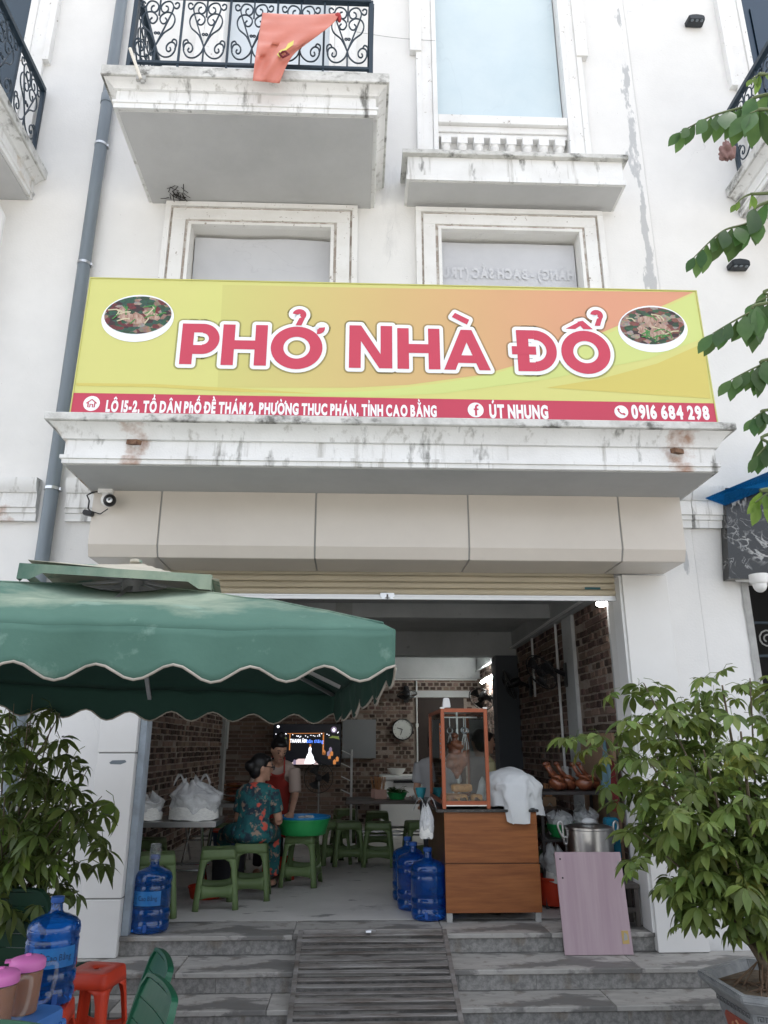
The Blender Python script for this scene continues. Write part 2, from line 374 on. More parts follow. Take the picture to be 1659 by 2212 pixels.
pierced([-2.50, 2.735], [-1.6, 12], [W1, W2, W3, D1, (-1.57, 2.06, -1.6, 1.45)], YW, .22, M['stucco'], 'wall', house)
cb = MB(); cb.box(-2.49, 2.73, YW+.2, 14, 1.62, 12.4); build('upper_storeys', cb, M['stucco'], house)
# window sheets
M['sheet'] = pmat('grey_tarp', (.56,.57,.60), .6, col2=(.52,.53,.56), scale=2, bump=.25, bscale=3)
M['film'] = pmat('pale_blue_film', (.56,.65,.685), .35, spec=.5, col2=(.50,.60,.645), scale=1.1, bump=.5, bscale=1.6)
veins(M['film'], (.585,.67,.70), .7, .03, 4, (1,1,.6), .6); veins(M['film'], (.50,.59,.63), 1.1, .006, 9, (1,1,.5), .3)
veins(M['sheet'], (.48,.49,.52), 1.6, .006, 3, (1,1,1.5), .8)
def sheet(w, y, mat, name, wav=.012):
    b = MB(); b.grid(14, 18, lambda u, v: (w[0]+.01+u*(w[1]-w[0]-.02), y + wav*mnoise.noise((u*3+w[0], v*4, 1)), w[2]+v*(w[3]-w[2]-.03)))
    return build(name, b, mat, house, smooth=3)
sheet(W1, YW+.11, M['sheet'], 'window_sheet', .02); s2 = sheet(W2, YW+.11, M['sheet'], 'window_sheet', .006)
sheet((W3[0], W3[1], 5.88, W3[3]), YW+.07, M['film'], 'window_sheet', .02); sheet(D1, YW+.10, pmat('pale_door_sheet', (.58,.63,.67), .6), 'door_sheet', .008)
def surround(x0, x1, z0, z1, wd, mat, name, yb=YW, steps_=((0,.055),(.045,.035),(.06,.05),(-1,.05))):
    """stepped architrave round an opening x0..x1, top z1: each ring (inner offset a, outer offset b, proud p)"""
    b = MB()
    rings = [(0,.03,.05),(.03,.055,.035),(.055,wd-.07,.045),(wd-.07,wd-.05,.03),(wd-.05,wd,.055)]
    gr = MB()
    for a, c, p in rings:
        tgt = gr if p <= .035 else b
        tgt.box(x0-c, x0-a, yb-p, yb+.001, z0, z1+a); tgt.box(x1+a, x1+c, yb-p, yb+.001, z0, z1+a); tgt.box(x0-c, x1+c, yb-p, yb+.001, z1+a, z1+c)
    o = build(name, b, mat, house, .002, seg=1); build('groove', gr, M['groove'], o, local=False); return o
surround(W1[0], W1[1], 2.3, W1[3], .245, M['frame'], 'window_surround'); surround(W2[0], W2[1], 2.3, W2[3], .235, M['frame'], 'window_surround')
# upper window surround with ears
b = MB()
for sx, xx in ((-1, W3[0]), (1, W3[1])):
    def seg(a, c, p, z0, z1): b.box(min(xx+sx*a, xx+sx*c), max(xx+sx*a, xx+sx*c), YW-p, YW+.001, z0, z1)
    seg(0, .045, .06, 5.13, 8.4); seg(.047, .15, .04, 5.13, 8.4); seg(.15, .205, .055, 5.13, 6.66); seg(.15, .265, .07, 6.66, 8.4)
build('window_surround', b, M['frame'], house, .003, seg=1)
b = MB(); b.box(W3[0]+.002, W3[1]-.002, YW-.05, YW+.20, 5.78, 5.88); b.box(W3[0]+.002, W3[1]-.002, YW-.012, YW+.12, 5.705, 5.778); b.box(W3[0]+.002, W3[1]-.002, YW+.005, YW+.09, 5.655, 5.703)
build('window_sill', b, M['frame'], house, .004, seg=1)
b = MB(); b.box(W3[0], W3[1], YW+.09, YW+.215, 5.1, 5.66); build('sill_wall', b, M['frame'], house)
bal = MB(); bal.lathe([(.036,0),(.036,.05),(.024,.06),(.03,.10),(.045,.17),(.035,.25),(.024,.32),(.03,.36),(.036,.385),(.046,.40),(.046,.415),(.036,.425),(.044,.44)], 12)
bal.box(-.048,.048,-.048,.048,.44,.525); bal.box(-.048,.048,-.048,.048,-.06,0)
b0 = None
for i in range(8):
    x = W3[0] + (i+.5)*(W3[1]-W3[0])/8
    if b0 is None:
        b0 = build('baluster', bal, M['frame'], house, smooth=.6, local=True); o = b0
    else:
        o = b0.copy(); C.objects.link(o); o.parent = house
    o.location = Vector((x, YW+.035, 5.132)) - Vector((0, 5.75, FL))
# door surround on the balcony
b = MB()
for x0, x1, p, z1 in ((D1[0]-.05, D1[0], .06, 7.7), (D1[1], D1[1]+.05, .06, 7.7), (D1[0]-.20, D1[0]-.052, .04, 7.7), (D1[1]+.052, D1[1]+.20, .04, 7.7)): b.box(x0, x1, YW-p, YW+.001, 5.13, z1)
for x in (D1[0]-.27, D1[1]+.20): b.box(x, x+.07, YW-.07, YW+.001, 6.35, 7.7)
build('door_surround', b, M['frame'], house, .003, seg=1)

# moulded slabs
def slab(name, x0, x1, yf, prof, soff=True, lipz=None):
    b = MB(); b.slab3(x0, x1, yf, YW, prof); o = build(name, b, M['trim'], house, smooth=.5)
    return o
cz = 1.768
prof = [(-.01,cz+.004),(-.004,cz),(0,cz+.004),(0,1.80),(.012,1.802),(.012,1.826),(-.008,1.832),(-.008,1.935),(.012,1.94),(.016,1.952),(.03,1.975),(.048,2.0),(.07,2.02),(.085,2.032)]
canopy = slab('canopy', -1.952, 2.442, 4.614, prof)
b = MB(); b.slab3(-1.952, 2.442, 4.614, YW, [(.108,2.0325),(.108,2.088)]); build('slab_lip', b, M['lip'], canopy, .006, seg=1)
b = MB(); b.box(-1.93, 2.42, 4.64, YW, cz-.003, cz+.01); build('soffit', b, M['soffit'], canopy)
bz = 4.79
prof2 = [(-.01,bz+.004),(0,bz),(0,4.835),(.010,4.838),(.010,4.86),(-.01,4.865),(-.01,4.965),(.012,4.97),(.02,4.985),(.05,5.01),(.075,5.02)]
balc = slab('balcony', -1.963, .117, 4.675, prof2)
b = MB(); b.slab3(-1.963, .117, 4.675, YW, [(.095,5.021),(.095,5.12)]); build('slab_lip', b, M['lip'], balc, .006, seg=1)
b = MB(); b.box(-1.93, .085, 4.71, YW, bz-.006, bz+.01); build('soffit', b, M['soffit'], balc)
wz = 4.822
prof3 = [(-.01,wz+.003),(0,wz),(0,4.872),(-.004,4.874),(-.012,4.878),(-.012,5.082)]
wbal = slab('window_ledge', .40, 2.385, 5.40, prof3)
b = MB(); b.slab3(.40, 2.385, 5.40, YW, [(.036,5.083),(.036,5.13)]); build('slab_lip', b, M['lip'], wbal, .004, seg=1)
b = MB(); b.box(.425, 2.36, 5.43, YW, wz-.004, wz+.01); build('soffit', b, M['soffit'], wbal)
# cornice band
def band(x0, x1, parent, name='cornice', cap=True):
    b = MB()
    pr = [(0,1.70),(.03,1.70),(.03,1.76),(.045,1.765),(.045,1.80),(.06,1.805),(.06,1.92),(.075,1.925),(.09,1.95),(.105,1.99),(.105,2.04),(0,2.05)]
    b.prism([(d, z) for d, z in pr], lambda p, a: (a, YW-p[0], p[1]), x0, x1)
    return build(name, b, M['trim'], parent, smooth=.4)
band(-2.33, -1.90, house); band(2.40, 2.735, house)
# cladding box over the door
cut = [-1.92, -1.426, -.308, .806, 1.926, 2.40]
pp = [(5.15, 1.764), (5.15, 1.362), (5.185, 1.281)]
for a, c in zip(cut[:-1], cut[1:]):
    a += .006; c -= .006
    b = MB(); b.prism([(5.15,1.766),(5.15,1.362),(5.19,1.279),(5.205,1.279),(5.17,1.366),(5.17,1.766)], lambda p, q: (q, p[0], p[1]), a, c)
    b.box(a, c, 5.206, 5.598, 1.279, 1.293); build('panel', b, M['clad'], house, .0025, seg=1)
b = MB(); b.prism([(5.158,1.767),(5.158,1.364),(5.195,1.285),(5.60,1.285),(5.60,1.767)], lambda p, q: (q, p[0], p[1]), -1.914, 2.394); build('panel_backing', b, M['joint'], house)
# pillars
def pillar(x0, x1, cuts):
    e = [FL-RI-.002] + cuts + [1.278]
    b = MB(); b.box(x0+.008, x1-.008, 5.61, YW+.05, FL-RI, 1.277); o = build('pillar', b, M['joint'], house)
    for a, c in zip(e[:-1], e[1:]):
        b = MB(); b.box(x0, x1, 5.60, YW+.04, a+.005, c-.005); build('panel', b, M['pillar'], o, .003, seg=1)
pillar(-1.83, -1.565, [-.985, -.05])
pillar(2.065, 2.42, [-.98, -.10])
pt = MB()
pt.prism([(-1.74,-.115),(-1.72,-.10),(-1.63,-.098),(-1.62,-.112),(-1.66,-.127),(-1.73,-.125)], lambda p, q: (p[0], q, p[1]), 5.5985, 5.5995); build('paint_chip', pt, M['pipe'], house)
# jambs and roller shutter
b = MB(); b.box(-1.563, -1.515, 5.66, 5.80, FL, 1.27); build('shutter_guide', b, pmat('guide_rail', (.36,.42,.48), .5, col2=(.28,.32,.36), scale=9), house, .003)
b = MB(); b.box(2.045, 2.064, 5.62, 5.80, FL, 1.27); build('shutter_guide', b, M['white_paint'], house)
M['slat'] = pmat('cream_slat', (.60,.53,.40), .4, col2=(.54,.475,.36), scale=4, stretch=(.3,1,1))
sh = MB(); sh.box(-1.55, 2.044, 5.74, 5.76, 1.10, 1.5)
shutter = build('shutter', sh, pmat('shutter_back', (.3,.27,.2), .6), house)
for i in range(4):
    z0 = 1.128 + i*.052; b = MB()
    b.prism([(5.738,z0),(5.722,z0+.004),(5.714,z0+.018),(5.714,z0+.036),(5.722,z0+.048),(5.738,z0+.05)], lambda p, q: (q, p[0], p[1]), -1.55, 2.044)
    build('slat', b, M['slat'], shutter, smooth=.4)
b = MB(); b.box(-1.55, 2.044, 5.705, 5.745, 1.088, 1.108); b.box(-1.55, 2.044, 5.712, 5.745, 1.11, 1.127); build('bottom_bar', b, pmat('alu', (.72,.73,.74), .35, metal=.6), shutter, .003)
b = MB(); b.box(.18,.29,5.69,5.706,1.10,1.135); b.box(.19,.215,5.686,5.7,1.085,1.125); b.box(.255,.28,5.686,5.7,1.085,1.125); b.tube([(.235,5.69,1.12),(.235,5.675,1.105),(.235,5.69,1.09)], .008, 8); build('lock', b, M['steel'], shutter, .002)
b = MB(); b.box(1.80, 1.925, 5.7085, 5.7125, 1.178, 1.196); build('maker_plate', b, pmat('plate_teal', (.02,.10,.12), .4), shutter)
# stub brackets sticking out of the canopy (rusty)
rust = pmat('rusty_iron', (.10,.045,.025), .9, col2=(.22,.13,.08), scale=30)
for p, q in (((-1.53, 4.622, 1.925), (-1.43, 4.52, 1.885)), ((2.20, 4.62, 1.91), (2.10, 4.53, 1.885))):
    b = MB(); b.beam(p, q, .035, .03); build('bracket_stub', b, rust, canopy)

# ---------------------------------------------------------------- neighbours
left = thing('neighbour_house', 'white stucco house with black iron balcony left of the grey downpipe', 'house', (-5, 5.75, GR))
b = MB(); b.box(-9, -2.515, YW+.012, 14, GR, 12.2); build('wall', b, M['stucco'], left)
band(-9, -2.56, left)
b = MB(); b.slab3(-6.5, -3.03, 4.675, YW+.01, prof2); lb = build('balcony', b, M['trim'], left, smooth=.5)
b = MB(); b.slab3(-6.5, -3.03, 4.675, YW+.01, [(.095,5.021),(.095,5.12)]); build('slab_lip', b, M['lip'], lb, .006, seg=1)
b = MB(); b.box(-6.4, -3.06, 4.72, YW, bz-.006, bz+.01); build('soffit', b, M['soffit'], lb)
b = MB(); b.box(-4.5, -3.35, YW-.01, YW+.02, 5.13, 7.6); build('door', b, M['glassdark'], left)
b = MB(); b.box(-3.35, -3.28, YW-.05, YW+.02, 5.13, 7.7); b.box(-3.28, -3.14, YW-.03, YW+.02, 5.13, 7.7); b.box(-3.14, -3.08, YW-.06, YW+.02, 6.4, 7.7); build('door_surround', b, M['frame'], left, .003, seg=1)
# white service pipe under its balcony
b = MB(); b.tube([(-3.35,5.60,4.72),(-3.28,5.60,4.60),(-3.22,5.62,4.5),(-3.22,5.62,2.2)], .05, 12); tag(build('service_pipe', b, M['white_plastic'], None, smooth=.6), 'white plastic pipe running down the wall under the left balcony', 'pipe')

right = thing('neighbour_house', 'white stucco house with two black wall lamps right of the peeling strip', 'house', (5, 5.75, GR))
b = MB(); b.box(2.74, 9, YW+.008, 14, 1.60, 12.3); build('wall', b, M['stucco'], right)
b = MB(); b.box(2.74, 3.10, YW+.008, 8, GR, 1.60); b.box(7, 9, YW+.008, 14, GR, 1.6); build('side_wall', b, M['stucco'], right)
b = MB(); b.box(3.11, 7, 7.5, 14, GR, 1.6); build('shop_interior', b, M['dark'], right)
b = MB(); b.grid(2, 40, lambda u, v: (3.085 + u*.06 + (.018*mnoise.noise((v*30, 3, u))) * (1-u), YW-.004 + .006*u, GR + v*(1.55-GR))); build('raw_edge', b, M['concrete'], right)
band(2.74, 3.05, right)
b = MB(); b.slab3(3.60, 7.5, 4.675, YW, prof2); rb = build('balcony', b, M['trim'], right, smooth=.5)
b = MB(); b.slab3(3.60, 7.5, 4.675, YW, [(.095,5.021),(.095,5.12)]); build('slab_lip', b, M['lip'], rb, .006, seg=1)
b = MB(); b.box(3.63, 7.4, 4.72, YW, bz-.006, bz+.01); build('soffit', b, M['soffit'], rb)
b = MB(); b.box(3.94, 3.99, YW-.05, YW+.02, 5.13, 7.7); b.box(3.79, 3.938, YW-.03, YW+.02, 5.13, 7.7); b.box(3.72, 3.788, YW-.06, YW+.02, 6.35, 7.7); build('door_surround', b, M['frame'], right, .003, seg=1)
M['door_blue'] = pmat('blue_black_door', (.018,.04,.07), .35)
b = MB(); b.box(3.99, 5.2, YW-.005, YW+.02, 5.13, 7.6); dr = build('door', b, M['door_blue'], right)
b = MB(); b.box(4.08, 4.5, YW-.02, YW-.004, 6.2, 7.45); b.box(4.08, 4.5, YW-.02, YW-.004, 5.3, 6.1); build('door_panel', b, M['door_blue'], dr, .01)

# ---------------------------------------------------------------- downpipe
dp = thing('downpipe', 'grey plastic rainwater downpipe between the two houses', 'pipe', (-2.44, 5.67, GR))
b = MB(); b.tube([(-2.44,5.67,GR),(-2.44,5.67,1.2),(-2.44,5.67,12)], .054, 20); build('tube', b, M['pipe'], dp, smooth=.6)
for z in (1.95, 4.05, 5.35):
    b = MB(); b.lathe([(.0555,-.012),(.061,-.012),(.061,.012),(.0555,.012)], 20, (-2.44,5.67,z), cap=False); b.box(-2.39,-2.37,5.66,5.70,z-.012,z+.012); build('clamp', b, M['steel'], dp)
for z in (2.55, 5.9):
    b = MB(); b.lathe([(.054,-.06),(.060,-.06),(.060,.05),(.054,.06)], 20, (-2.44,5.67,z), cap=False); build('collar', b, M['pipe'], dp, smooth=.6)
# ---------------------------------------------------------------- lettering helpers
import unicodedata
_gc = {}
def glyph(ch, off=0.0):
    k = (ch, off)
    if k not in _gc:
        cu = bpy.data.curves.new('g', 'FONT'); cu.body = ch; cu.offset = off; cu.resolution_u = 4
        o = bpy.data.objects.new('g', cu); C.objects.link(o); bpy.context.view_layer.update()
        me = bpy.data.meshes.new_from_object(o.evaluated_get(bpy.context.evaluated_depsgraph_get()))
        vs = [v.co.copy() for v in me.vertices]; fs = [tuple(p.vertices) for p in me.polygons]
        bpy.data.objects.remove(o); bpy.data.curves.remove(cu); bpy.data.meshes.remove(me)
        _gc[k] = (vs, fs)
    return _gc[k]
def stroke2(pts, w, P, b, k):
    """flat band along a 2D polyline"""
    L = []; Rr = []
    for i, p in enumerate(pts):
        a = Vector(pts[max(i-1, 0)]); c = Vector(pts[min(i+1, len(pts)-1)]); t = (c - a).normalized(); nrm = Vector((-t.y, t.x)) * w/2
        L.append(Vector(p) + nrm); Rr.append(Vector(p) - nrm)
    vs = [P(q.x, q.y, k) for q in L + Rr]; n = len(pts)
    b.add(vs, [(i, i+1, n+i+1, n+i) for i in range(n-1)])
def text_flat(s, P, b, h=1.0, off=.035, sp=.09, bold=.13):
    """flat words from base letters plus hand-drawn Vietnamese marks; P(u, v, k) places a point. Returns the width."""
    x = 0.0; H = .682; k = 0
    for ch in s:
        if ch == ' ': x += .26; continue
        base = {'Đ': 'D', 'đ': 'd'}.get(ch); marks = ['bar'] if base else []
        if base is None:
            d = unicodedata.normalize('NFD', ch); base = d[0]; marks = list(d[1:])
        vs, fs = glyph(base, off); x0 = min(v.x for v in vs); x1 = max(v.x for v in vs); top = max(v.y for v in vs); cx = x + (x1-x0)/2
        b.add([P(x + v.x - x0, v.y, k) for v in vs], fs)
        y = top + .05
        for m in marks:
            k2 = 1
            if m == 'bar': stroke2([(x-.08, .36), (x+.26, .36)], bold*.85, P, b, k2)
            elif m == '\u0302': stroke2([(cx-.17, y), (cx, y+.13), (cx+.17, y)], bold*.65, P, b, k2); y += .13
            elif m == '\u0306': stroke2([(cx-.17, y+.12), (cx-.1, y+.03), (cx, y), (cx+.1, y+.03), (cx+.17, y+.12)], bold*.6, P, b, k2); y += .15
            elif m == '\u031b': stroke2([(x1-x0+x-.06, top-.05), (x1-x0+x+.06, top), (x1-x0+x+.08, top+.13)], bold*.75, P, b, k2)
            elif m == '\u0301': stroke2([(cx-.03, y+.02), (cx+.12, y+.17)], bold*.7, P, b, 2)
            elif m == '\u0300': stroke2([(cx+.03, y+.02), (cx-.12, y+.17)], bold*.7, P, b, 2)
            elif m == '\u0309': stroke2([(cx-.05, y+.02+.13), (cx+.02, y+.19), (cx+.07, y+.13), (cx+.01, y+.06), (cx, y+.0)], bold*.55, P, b, 2)
            elif m == '\u0323': stroke2([(cx-.06, -.15), (cx+.06, -.15)], .11, P, b, 2)
        x += (x1 - x0) + sp
    return x - sp
def text_fit(s, x0, x1, zc, h, y, mat, name, parent, lean=0, off=.035, mirror=False, dy=.0008, bold=.13):
    t = MB(); w_ = text_flat(s, lambda u, v, k: (u, v, k), t, off=off, bold=bold)
    out = MB(); sx = (x1-x0)/w_; sz = h/.682
    vs = [((x1 - u*sx) if mirror else (x0 + u*sx), y(zc + v*sz) - k*.0004 - dy if callable(y) else y - k*.0004 - dy, zc + v*sz) for u, v, k in t.v]
    out.add(vs, t.f); return build(name, out, mat, parent)

# ---------------------------------------------------------------- the sign
sign = thing('signboard', 'wide yellow and orange shop signboard with red lettering on the canopy', 'sign', (.28, 4.71, 2.09))
SXA, SXB, SZA, SZB = -1.972, 2.522, 2.092, 3.262
def SY(z): return 4.703 + .0259*(z - 2.09)
def S(x, z, d=0): return (x, SY(z) - d, z)
def spx(px, py): q = aY(px, py, 4.715); return (q.x, q.z)
b = MB()
vs = []
for d in (0, -.06):
    vs += [S(SXA, SZA, d), S(SXB, SZA, d), S(SXB, SZB, d), S(SXA, SZB, d)]
b.add(vs, [(0,1,2,3), (7,6,5,4), (0,4,5,1), (1,5,6,2), (2,6,7,3), (3,7,4,0)])
ym = pmat('yellow_green_vinyl', (.57,.57,.19), .38, spec=.4, col2=(.59,.57,.20), scale=.5, lo=.35, hi=.65)
board = build('board', b, ym, sign)
M['om'] = om = bpy.data.materials.new('orange_swoosh'); om.use_nodes = True; n, l = nodes(om); bs = n['Principled BSDF']; bs.inputs['Roughness'].default_value = .38; bs.inputs['Specular IOR Level'].default_value = .4
tc = n.new('ShaderNodeTexCoord'); sx = n.new('ShaderNodeSeparateXYZ'); l.new(tc.outputs['Object'], sx.inputs[0]); mr = n.new('ShaderNodeMapRange'); mr.inputs[1].default_value = -1.3; mr.inputs[2].default_value = 1.5; l.new(sx.outputs[0], mr.inputs[0])
cr = n.new('ShaderNodeValToRGB'); cr.color_ramp.elements[0].color = (.53,.515,.165,1); cr.color_ramp.elements[1].color = (.62,.29,.175,1); e = cr.color_ramp.elements.new(.45); e.color = (.57,.40,.165,1)
l.new(mr.outputs[0], cr.inputs[0]); l.new(cr.outputs[0], bs.inputs['Base Color'])
def flat(name, pts, mat, d, parent=sign):
    b = MB(); b.add([S(x, z, d) for x, z in pts], [tuple(range(len(pts)))]); return build(name, b, mat, parent)
def pxs(*q): return [spx(*p) for p in q]
def clampx(p): return (min(max(p[0], SXA), SXB), min(p[1], SZB))
sw = pxs((480,612),(700,617),(1000,622),(1300,626),(1500,628),(1340,700),(1180,770),(1040,810),(880,832),(760,838),(700,838),(600,838),(470,838))
flat('swoosh', [clampx(p) for p in sw], om, .0006)
lg = pmat('lime_vinyl', (.54,.60,.20), .38)
flat('lime_curve', [clampx(p) for p in pxs((480,846),(640,850),(800,846),(940,830),(1060,810),(1200,768),(1350,704),(1502,632),(1520,730),(1400,775),(1180,820),(960,850),(820,858),(600,855))], lg, .0012)
tanm = pmat('ochre_curve', (.56,.48,.12), .4)
flat('ochre_curve', [clampx(p) for p in pxs((165,828),(330,830),(520,840),(700,852),(520,848),(330,837),(165,834))], tanm, .0016)
flat('ochre_curve', [clampx(p) for p in pxs((1180,838),(1300,818),(1420,785),(1522,740),(1534,862),(1430,855),(1300,846))], tanm, .0015)
red = pmat('red_vinyl', (.48,.05,.09), .4, spec=.4)
zr = (spx(161,851)[1] + spx(1540,871)[1]) / 2
flat('red_strip', [(SXA, SZA), (SXB, SZA), (SXB, zr), (SXA, zr)], red, .002)
b = MB()
for (xa, xb, za, zb) in ((SXA-.008, SXA, SZA, SZB), (SXB, SXB+.008, SZA, SZB), (SXA-.008, SXB+.008, SZB, SZB+.008)):
    b.add([S(xa,za,.006),S(xb,za,.006),S(xb,zb,.006),S(xa,zb,.006),S(xa,za,-.055),S(xb,za,-.055),S(xb,zb,-.055),S(xa,zb,-.055)], [(0,3,2,1),(4,5,6,7),(0,1,5,4),(1,2,6,5),(2,3,7,6),(3,0,4,7)])
build('edge_trim', b, pmat('olive_trim', (.50,.49,.16), .4), sign)
# big letters: shapes are convex polygons or ring sectors in a cell of cap height 1
def offs_poly(poly, e, n=5):
    if e <= 0: return poly
    a2 = sum(poly[i][0]*poly[(i+1)%len(poly)][1] - poly[(i+1)%len(poly)][0]*poly[i][1] for i in range(len(poly)))
    if a2 < 0: poly = poly[::-1]
    out = []; N = len(poly)
    for i in range(N):
        p0 = Vector(poly[i-1]); p = Vector(poly[i]); p1 = Vector(poly[(i+1) % N])
        d0 = (p-p0).normalized(); d1 = (p1-p).normalized(); a0 = math.atan2(-d0.x, d0.y); a1 = math.atan2(-d1.x, d1.y)
        while a1 < a0: a1 += 2*math.pi
        for k in range(n+1):
            a = a0 + (a1-a0)*k/n; out.append((p.x + e*math.cos(a), p.y + e*math.sin(a)))
    return out
T = .268
def RECT(x0, z0, x1, z1): return ('p', [(x0,z0),(x1,z0),(x1,z1),(x0,z1)])
def RING(cx, cz, r, t, a0=0, a1=360, sxx=1): return ('r', cx, cz, r, t, a0, a1, sxx)
HOOK = lambda x, z, s=1: [RING(x, z+.13*s, .10*s, .085*s, -60, 170), ('p', [(x-.05*s, z-.06*s),(x+.035*s, z-.06*s),(x+.09*s, z+.10*s),(x+.0*s, z+.07*s)])]
BIG = {
 'P': [RECT(0,0,T,1), RECT(.2,.78,.46,1), RECT(.2,.25,.46,.47), RING(.46,.625,.375,.235,-90,90)],
 'H': [RECT(0,0,T,1), RECT(.72,0,.72+T,1), RECT(.2,.39,.8,.61)],
 'N': [RECT(0,0,T,1), RECT(.72,0,.72+T,1), ('p', [(.02,1),(.27,1),(.94,0),(.69,0)])],
 'O': [RING(.55,.5,.55,T)],
 'A': [('p', [(0,0),(.27,0),(.68,1),(.42,1)]), ('p', [(.83,0),(1.1,0),(.68,1),(.42,1)]), RECT(.25,.17,.85,.36)],
 'D': [RECT(.12,0,.12+T,1), RECT(.3,.785,.52,1), RECT(.3,0,.52,.215), RING(.52,.5,.5,.235,-90,90), RECT(0,.40,.55,.60)],
}
letters = [('P', 'P', 395, 477, 698, 788, []), ('H', 'H', 483, 577, 700, 790, []),
           ('O', 'O', 587, 698, 708, 794, [RING(.98,1.02,.16,.13,-95,10)] + HOOK(.58,1.17,1.5)),
           ('N', 'N', 755, 845, 702, 796, []), ('H', 'H', 858, 947, 708, 798, []),
           ('A', 'A', 957, 1056, 711, 800, [('p', [(.22,1.32),(.30,1.43),(.64,1.26),(.58,1.13)])]),
           ('D', 'D', 1103, 1199, 712, 803, []),
           ('O', 'O', 1209, 1314, 717, 804, [('p', [(.14,1.09),(.36,1.09),(.60,1.26),(.50,1.30)]), ('p', [(.54,1.09),(.76,1.09),(.55,1.31),(.42,1.28)])] + HOOK(.88,1.27,1.45))]
white_v = pmat('white_vinyl', (.80,.82,.84), .4); red_l = pmat('red_letter_vinyl', (.52,.055,.095), .38, spec=.4)
halo = pmat('printed_halo', (.16,.15,.05), .5, alpha=.33)
def shape(b, sh, e, P, k):
    if sh[0] == 'p':
        q = offs_poly(sh[1], e); b.add([P(x, z, k) for x, z in q], [tuple(range(len(q)))])
    else:
        _, cx, cz, r, t, a0, a1, sxx = sh; n = 40 if a1-a0 > 300 else 20; closed = a1-a0 >= 360
        vs = []; 
        for i in range(n + (0 if closed else 1)):
            a = R(a0 + (a1-a0)*i/n)
            for rr in (r+e, max(r-t-e, .01)): vs.append(P(cx + rr*math.cos(a)*sxx, cz + rr*math.sin(a), k))
        m = len(vs)//2
        b.add(vs, [(2*i, 2*((i+1) % m), 2*((i+1) % m)+1, 2*i+1) for i in range(m if closed else m-1)])
        if not closed and e > 0:     # round caps for the outline
            for a in (a0, a1):
                c = (cx + (r-t/2)*math.cos(R(a)), cz + (r-t/2)*math.sin(R(a))); q = [(c[0] + (t/2+e)*math.cos(2*math.pi*j/14), c[1] + (t/2+e)*math.sin(2*math.pi*j/14)) for j in range(14)]
                b.add([P(x, z, k+.3) for x, z in q], [tuple(range(14))])
for nm, ch, px0, px1, pt_, pb_, extra in letters:
    x0, zt = spx(px0, pt_); x1, _ = spx(px1, pt_); _, zb = spx((px0+px1)/2, pb_); W_ = {'P':.835,'H':.965,'N':.965,'O':1.1,'A':1.1,'D':1.02}[ch]
    kx = (x1-x0)/W_; kz = zt-zb
    for e, d, mt, pn in ((.125, .0026, halo, 'letter_shadow'), (.085, .0034, white_v, 'letter_outline'), (0, .0056, red_l, 'letter')):
        pass
        b = MB()
        for i, sh in enumerate(BIG[ch] + extra): shape(b, sh, e, lambda x, z, k: S(x0 + x*kx, zb + z*kz, d + k*.00025), i)
        build(pn, b, mt, sign)
# the printed bowls
def disc(cx, cz, rx, rz, n=40, a0=0, a1=360): return [(cx + rx*math.cos(R(a0+(a1-a0)*i/n)), cz + rz*math.sin(R(a0+(a1-a0)*i/n))) for i in range(n)]
def food(name, c1, c2, c3, seed):
    m = bpy.data.materials.new(name); m.use_nodes = True; n, l = nodes(m); b = n['Principled BSDF']; b.inputs['Roughness'].default_value = .4
    tc = n.new('ShaderNodeTexCoord'); mp = n.new('ShaderNodeMapping'); mp.inputs['Location'].default_value = (seed, 0, seed*.6); mp.inputs['Rotation'].default_value = (0, .6, 0); mp.inputs['Scale'].default_value = (1, 1, 1.7); l.new(tc.outputs['Object'], mp.inputs[0])
    v = n.new('ShaderNodeTexVoronoi'); v.inputs['Scale'].default_value = 22; v.inputs['Randomness'].default_value = 1; l.new(mp.outputs[0], v.inputs['Vector'])
    sp_ = n.new('ShaderNodeSeparateColor'); l.new(v.outputs['Color'], sp_.inputs[0])
    cr = n.new('ShaderNodeValToRGB'); cr.color_ramp.interpolation = 'CONSTANT'
    for i, (p_, c_) in enumerate([(0, c1), (.3, c2), (.5, (.06,.02,.02)), (.62, c3), (.8, (.03,.08,.03)), (.9, (.5,.42,.35))]):
        e = cr.color_ramp.elements[i] if i < 2 else cr.color_ramp.elements.new(p_); e.position = p_; e.color = (*c_, 1)
    l.new(sp_.outputs[0], cr.inputs[0]); nz = n.new('ShaderNodeTexNoise'); nz.inputs['Scale'].default_value = 60; l.new(tc.outputs['Object'], nz.inputs['Vector'])
    mx = n.new('ShaderNodeMix'); mx.data_type = 'RGBA'; mx.blend_type = 'MULTIPLY'; mx.inputs[0].default_value = .9; l.new(cr.outputs[0], mx.inputs[6]); l.new(nz.outputs['Color'], mx.inputs[7]); l.new(mx.outputs[2], b.inputs['Base Color'])
    return m
